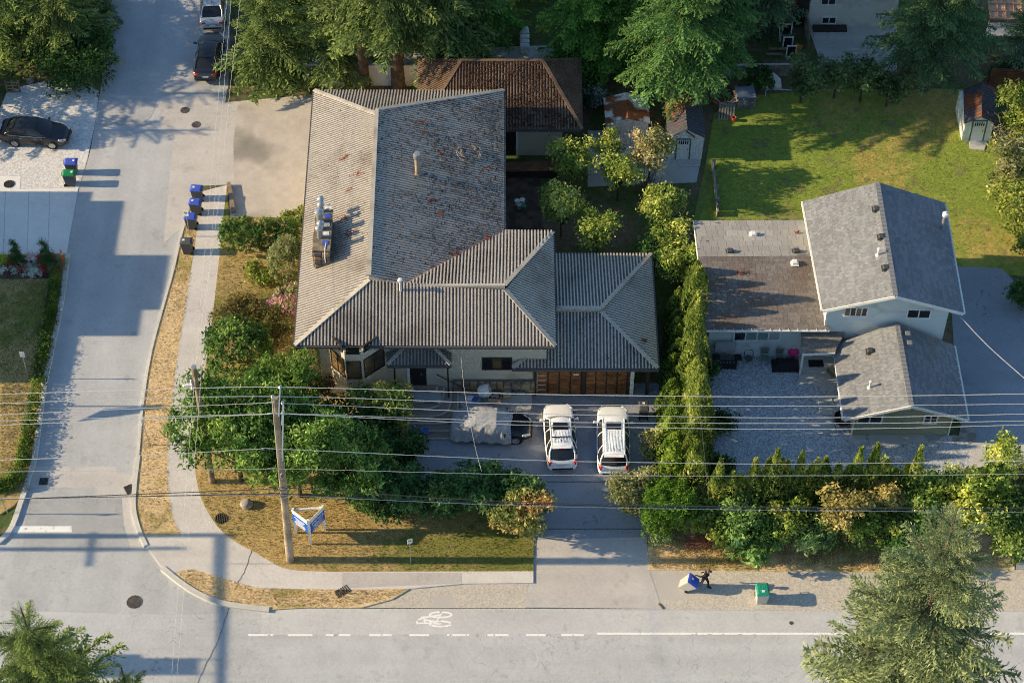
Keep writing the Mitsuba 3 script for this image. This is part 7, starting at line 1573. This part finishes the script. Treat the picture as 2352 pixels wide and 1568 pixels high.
# ------------------------------------------------------------------ what stands just outside the picture and shades it
t = thing('neighbour_house', 'flat-roofed stepped house outside the left edge shading the side street', 'house')
XW = -41.0; tn = math.tan(SUN_EL)
for (ya, yb_, xt) in ((441, 462, 212), (462, 586, 277), (586, 712, 384), (712, 772, 325), (772, 882, 172)):
    Ya, Yb = g(0, ya)[1], g(0, yb_)[1]; Xt = g(xt, (ya + yb_) / 2)[0]; obj('wing', bx((XW - 4.0, (Ya + Yb) / 2, (Xt - XW) * tn / 2), (8.0, Ya - Yb - .004, (Xt - XW) * tn)), 'm_cream_grey', t); obj('parapet', bx((XW - 4.0, (Ya + Yb) / 2, (Xt - XW) * tn - .05), (8.1, Ya - Yb - .002, .12)), 'm_slab', t)
t = thing('signal_mast', 'traffic signal pole and mast arm outside the lower left edge', 'traffic signal')
Ym = g(0, 1231)[1]; xs = g(522, 1231)[0]; Xm = -38.0; zm = (xs - Xm) * tn
obj('pole', tube([(Xm, Ym, 0), (Xm, Ym, zm + .3)], [.2, .15], 12), 'm_galv', t); obj('arm', tube([(Xm, Ym, zm), (Xm + .2, Ym - 13, zm + .25)], [.16, .10], 10), 'm_galv', t)
Yb = g(400, 1530)[1]
for dx, zz, w in ((0, zm - 1.05, .8), (0, zm - 2.1, 1.15)): pass
obj('signal', cat([rbox((Xm, Yb, zm - .95), (.35, 1.1, 1.3), .04, 0, 5), rbox((Xm, Yb + .05, zm - 2.0), (.3, 1.5, .9), .04, 0, 5)]), 'm_dark', t); obj('bracket', cat([bx((Xm, Yb - .45, zm - .35), (.08, .08, .9)), bx((Xm, Yb + .45, zm - .35), (.08, .08, .9))]), 'm_galv', t)
t = thing('far_utility_pole', 'utility pole with crossarm outside the left edge', 'utility pole')
Y2 = g(0, 1261)[1]; Xp = -46.0; z2 = (g(215, 1261)[0] - Xp) * tn
obj('shaft', tube([(Xp, Y2, 0), (Xp, Y2, z2 + 2.2)], [.17, .12], 10), 'm_pole', t); obj('crossarm', bx((Xp, Y2, z2), (.12, 2.4, .14)), 'm_wood', t)
t = thing('shadow_panel', 'tilted panel on a post added outside the left edge for its shadow', 'board'); Y3 = g(0, 933)[1]; X3 = -34.0; z3 = (g(270, 950)[0] - X3) * tn  # unseen panel, added and shaped only to cast the slanting shadow
obj('post', tube([(X3, Y3, 0), (X3, Y3, z3 + .5)], .05, 8), 'm_galv', t); obj('panel', slab([np.array([X3, Y3 + .1, z3 + 1.2]), np.array([X3, Y3 - .25, z3 + 1.2]), np.array([X3 + .05, Y3 - 1.2, z3 - .9]), np.array([X3 + .05, Y3 - .2, z3 - .3])], .04, (-1, 0, 0)), 'm_galv', t)
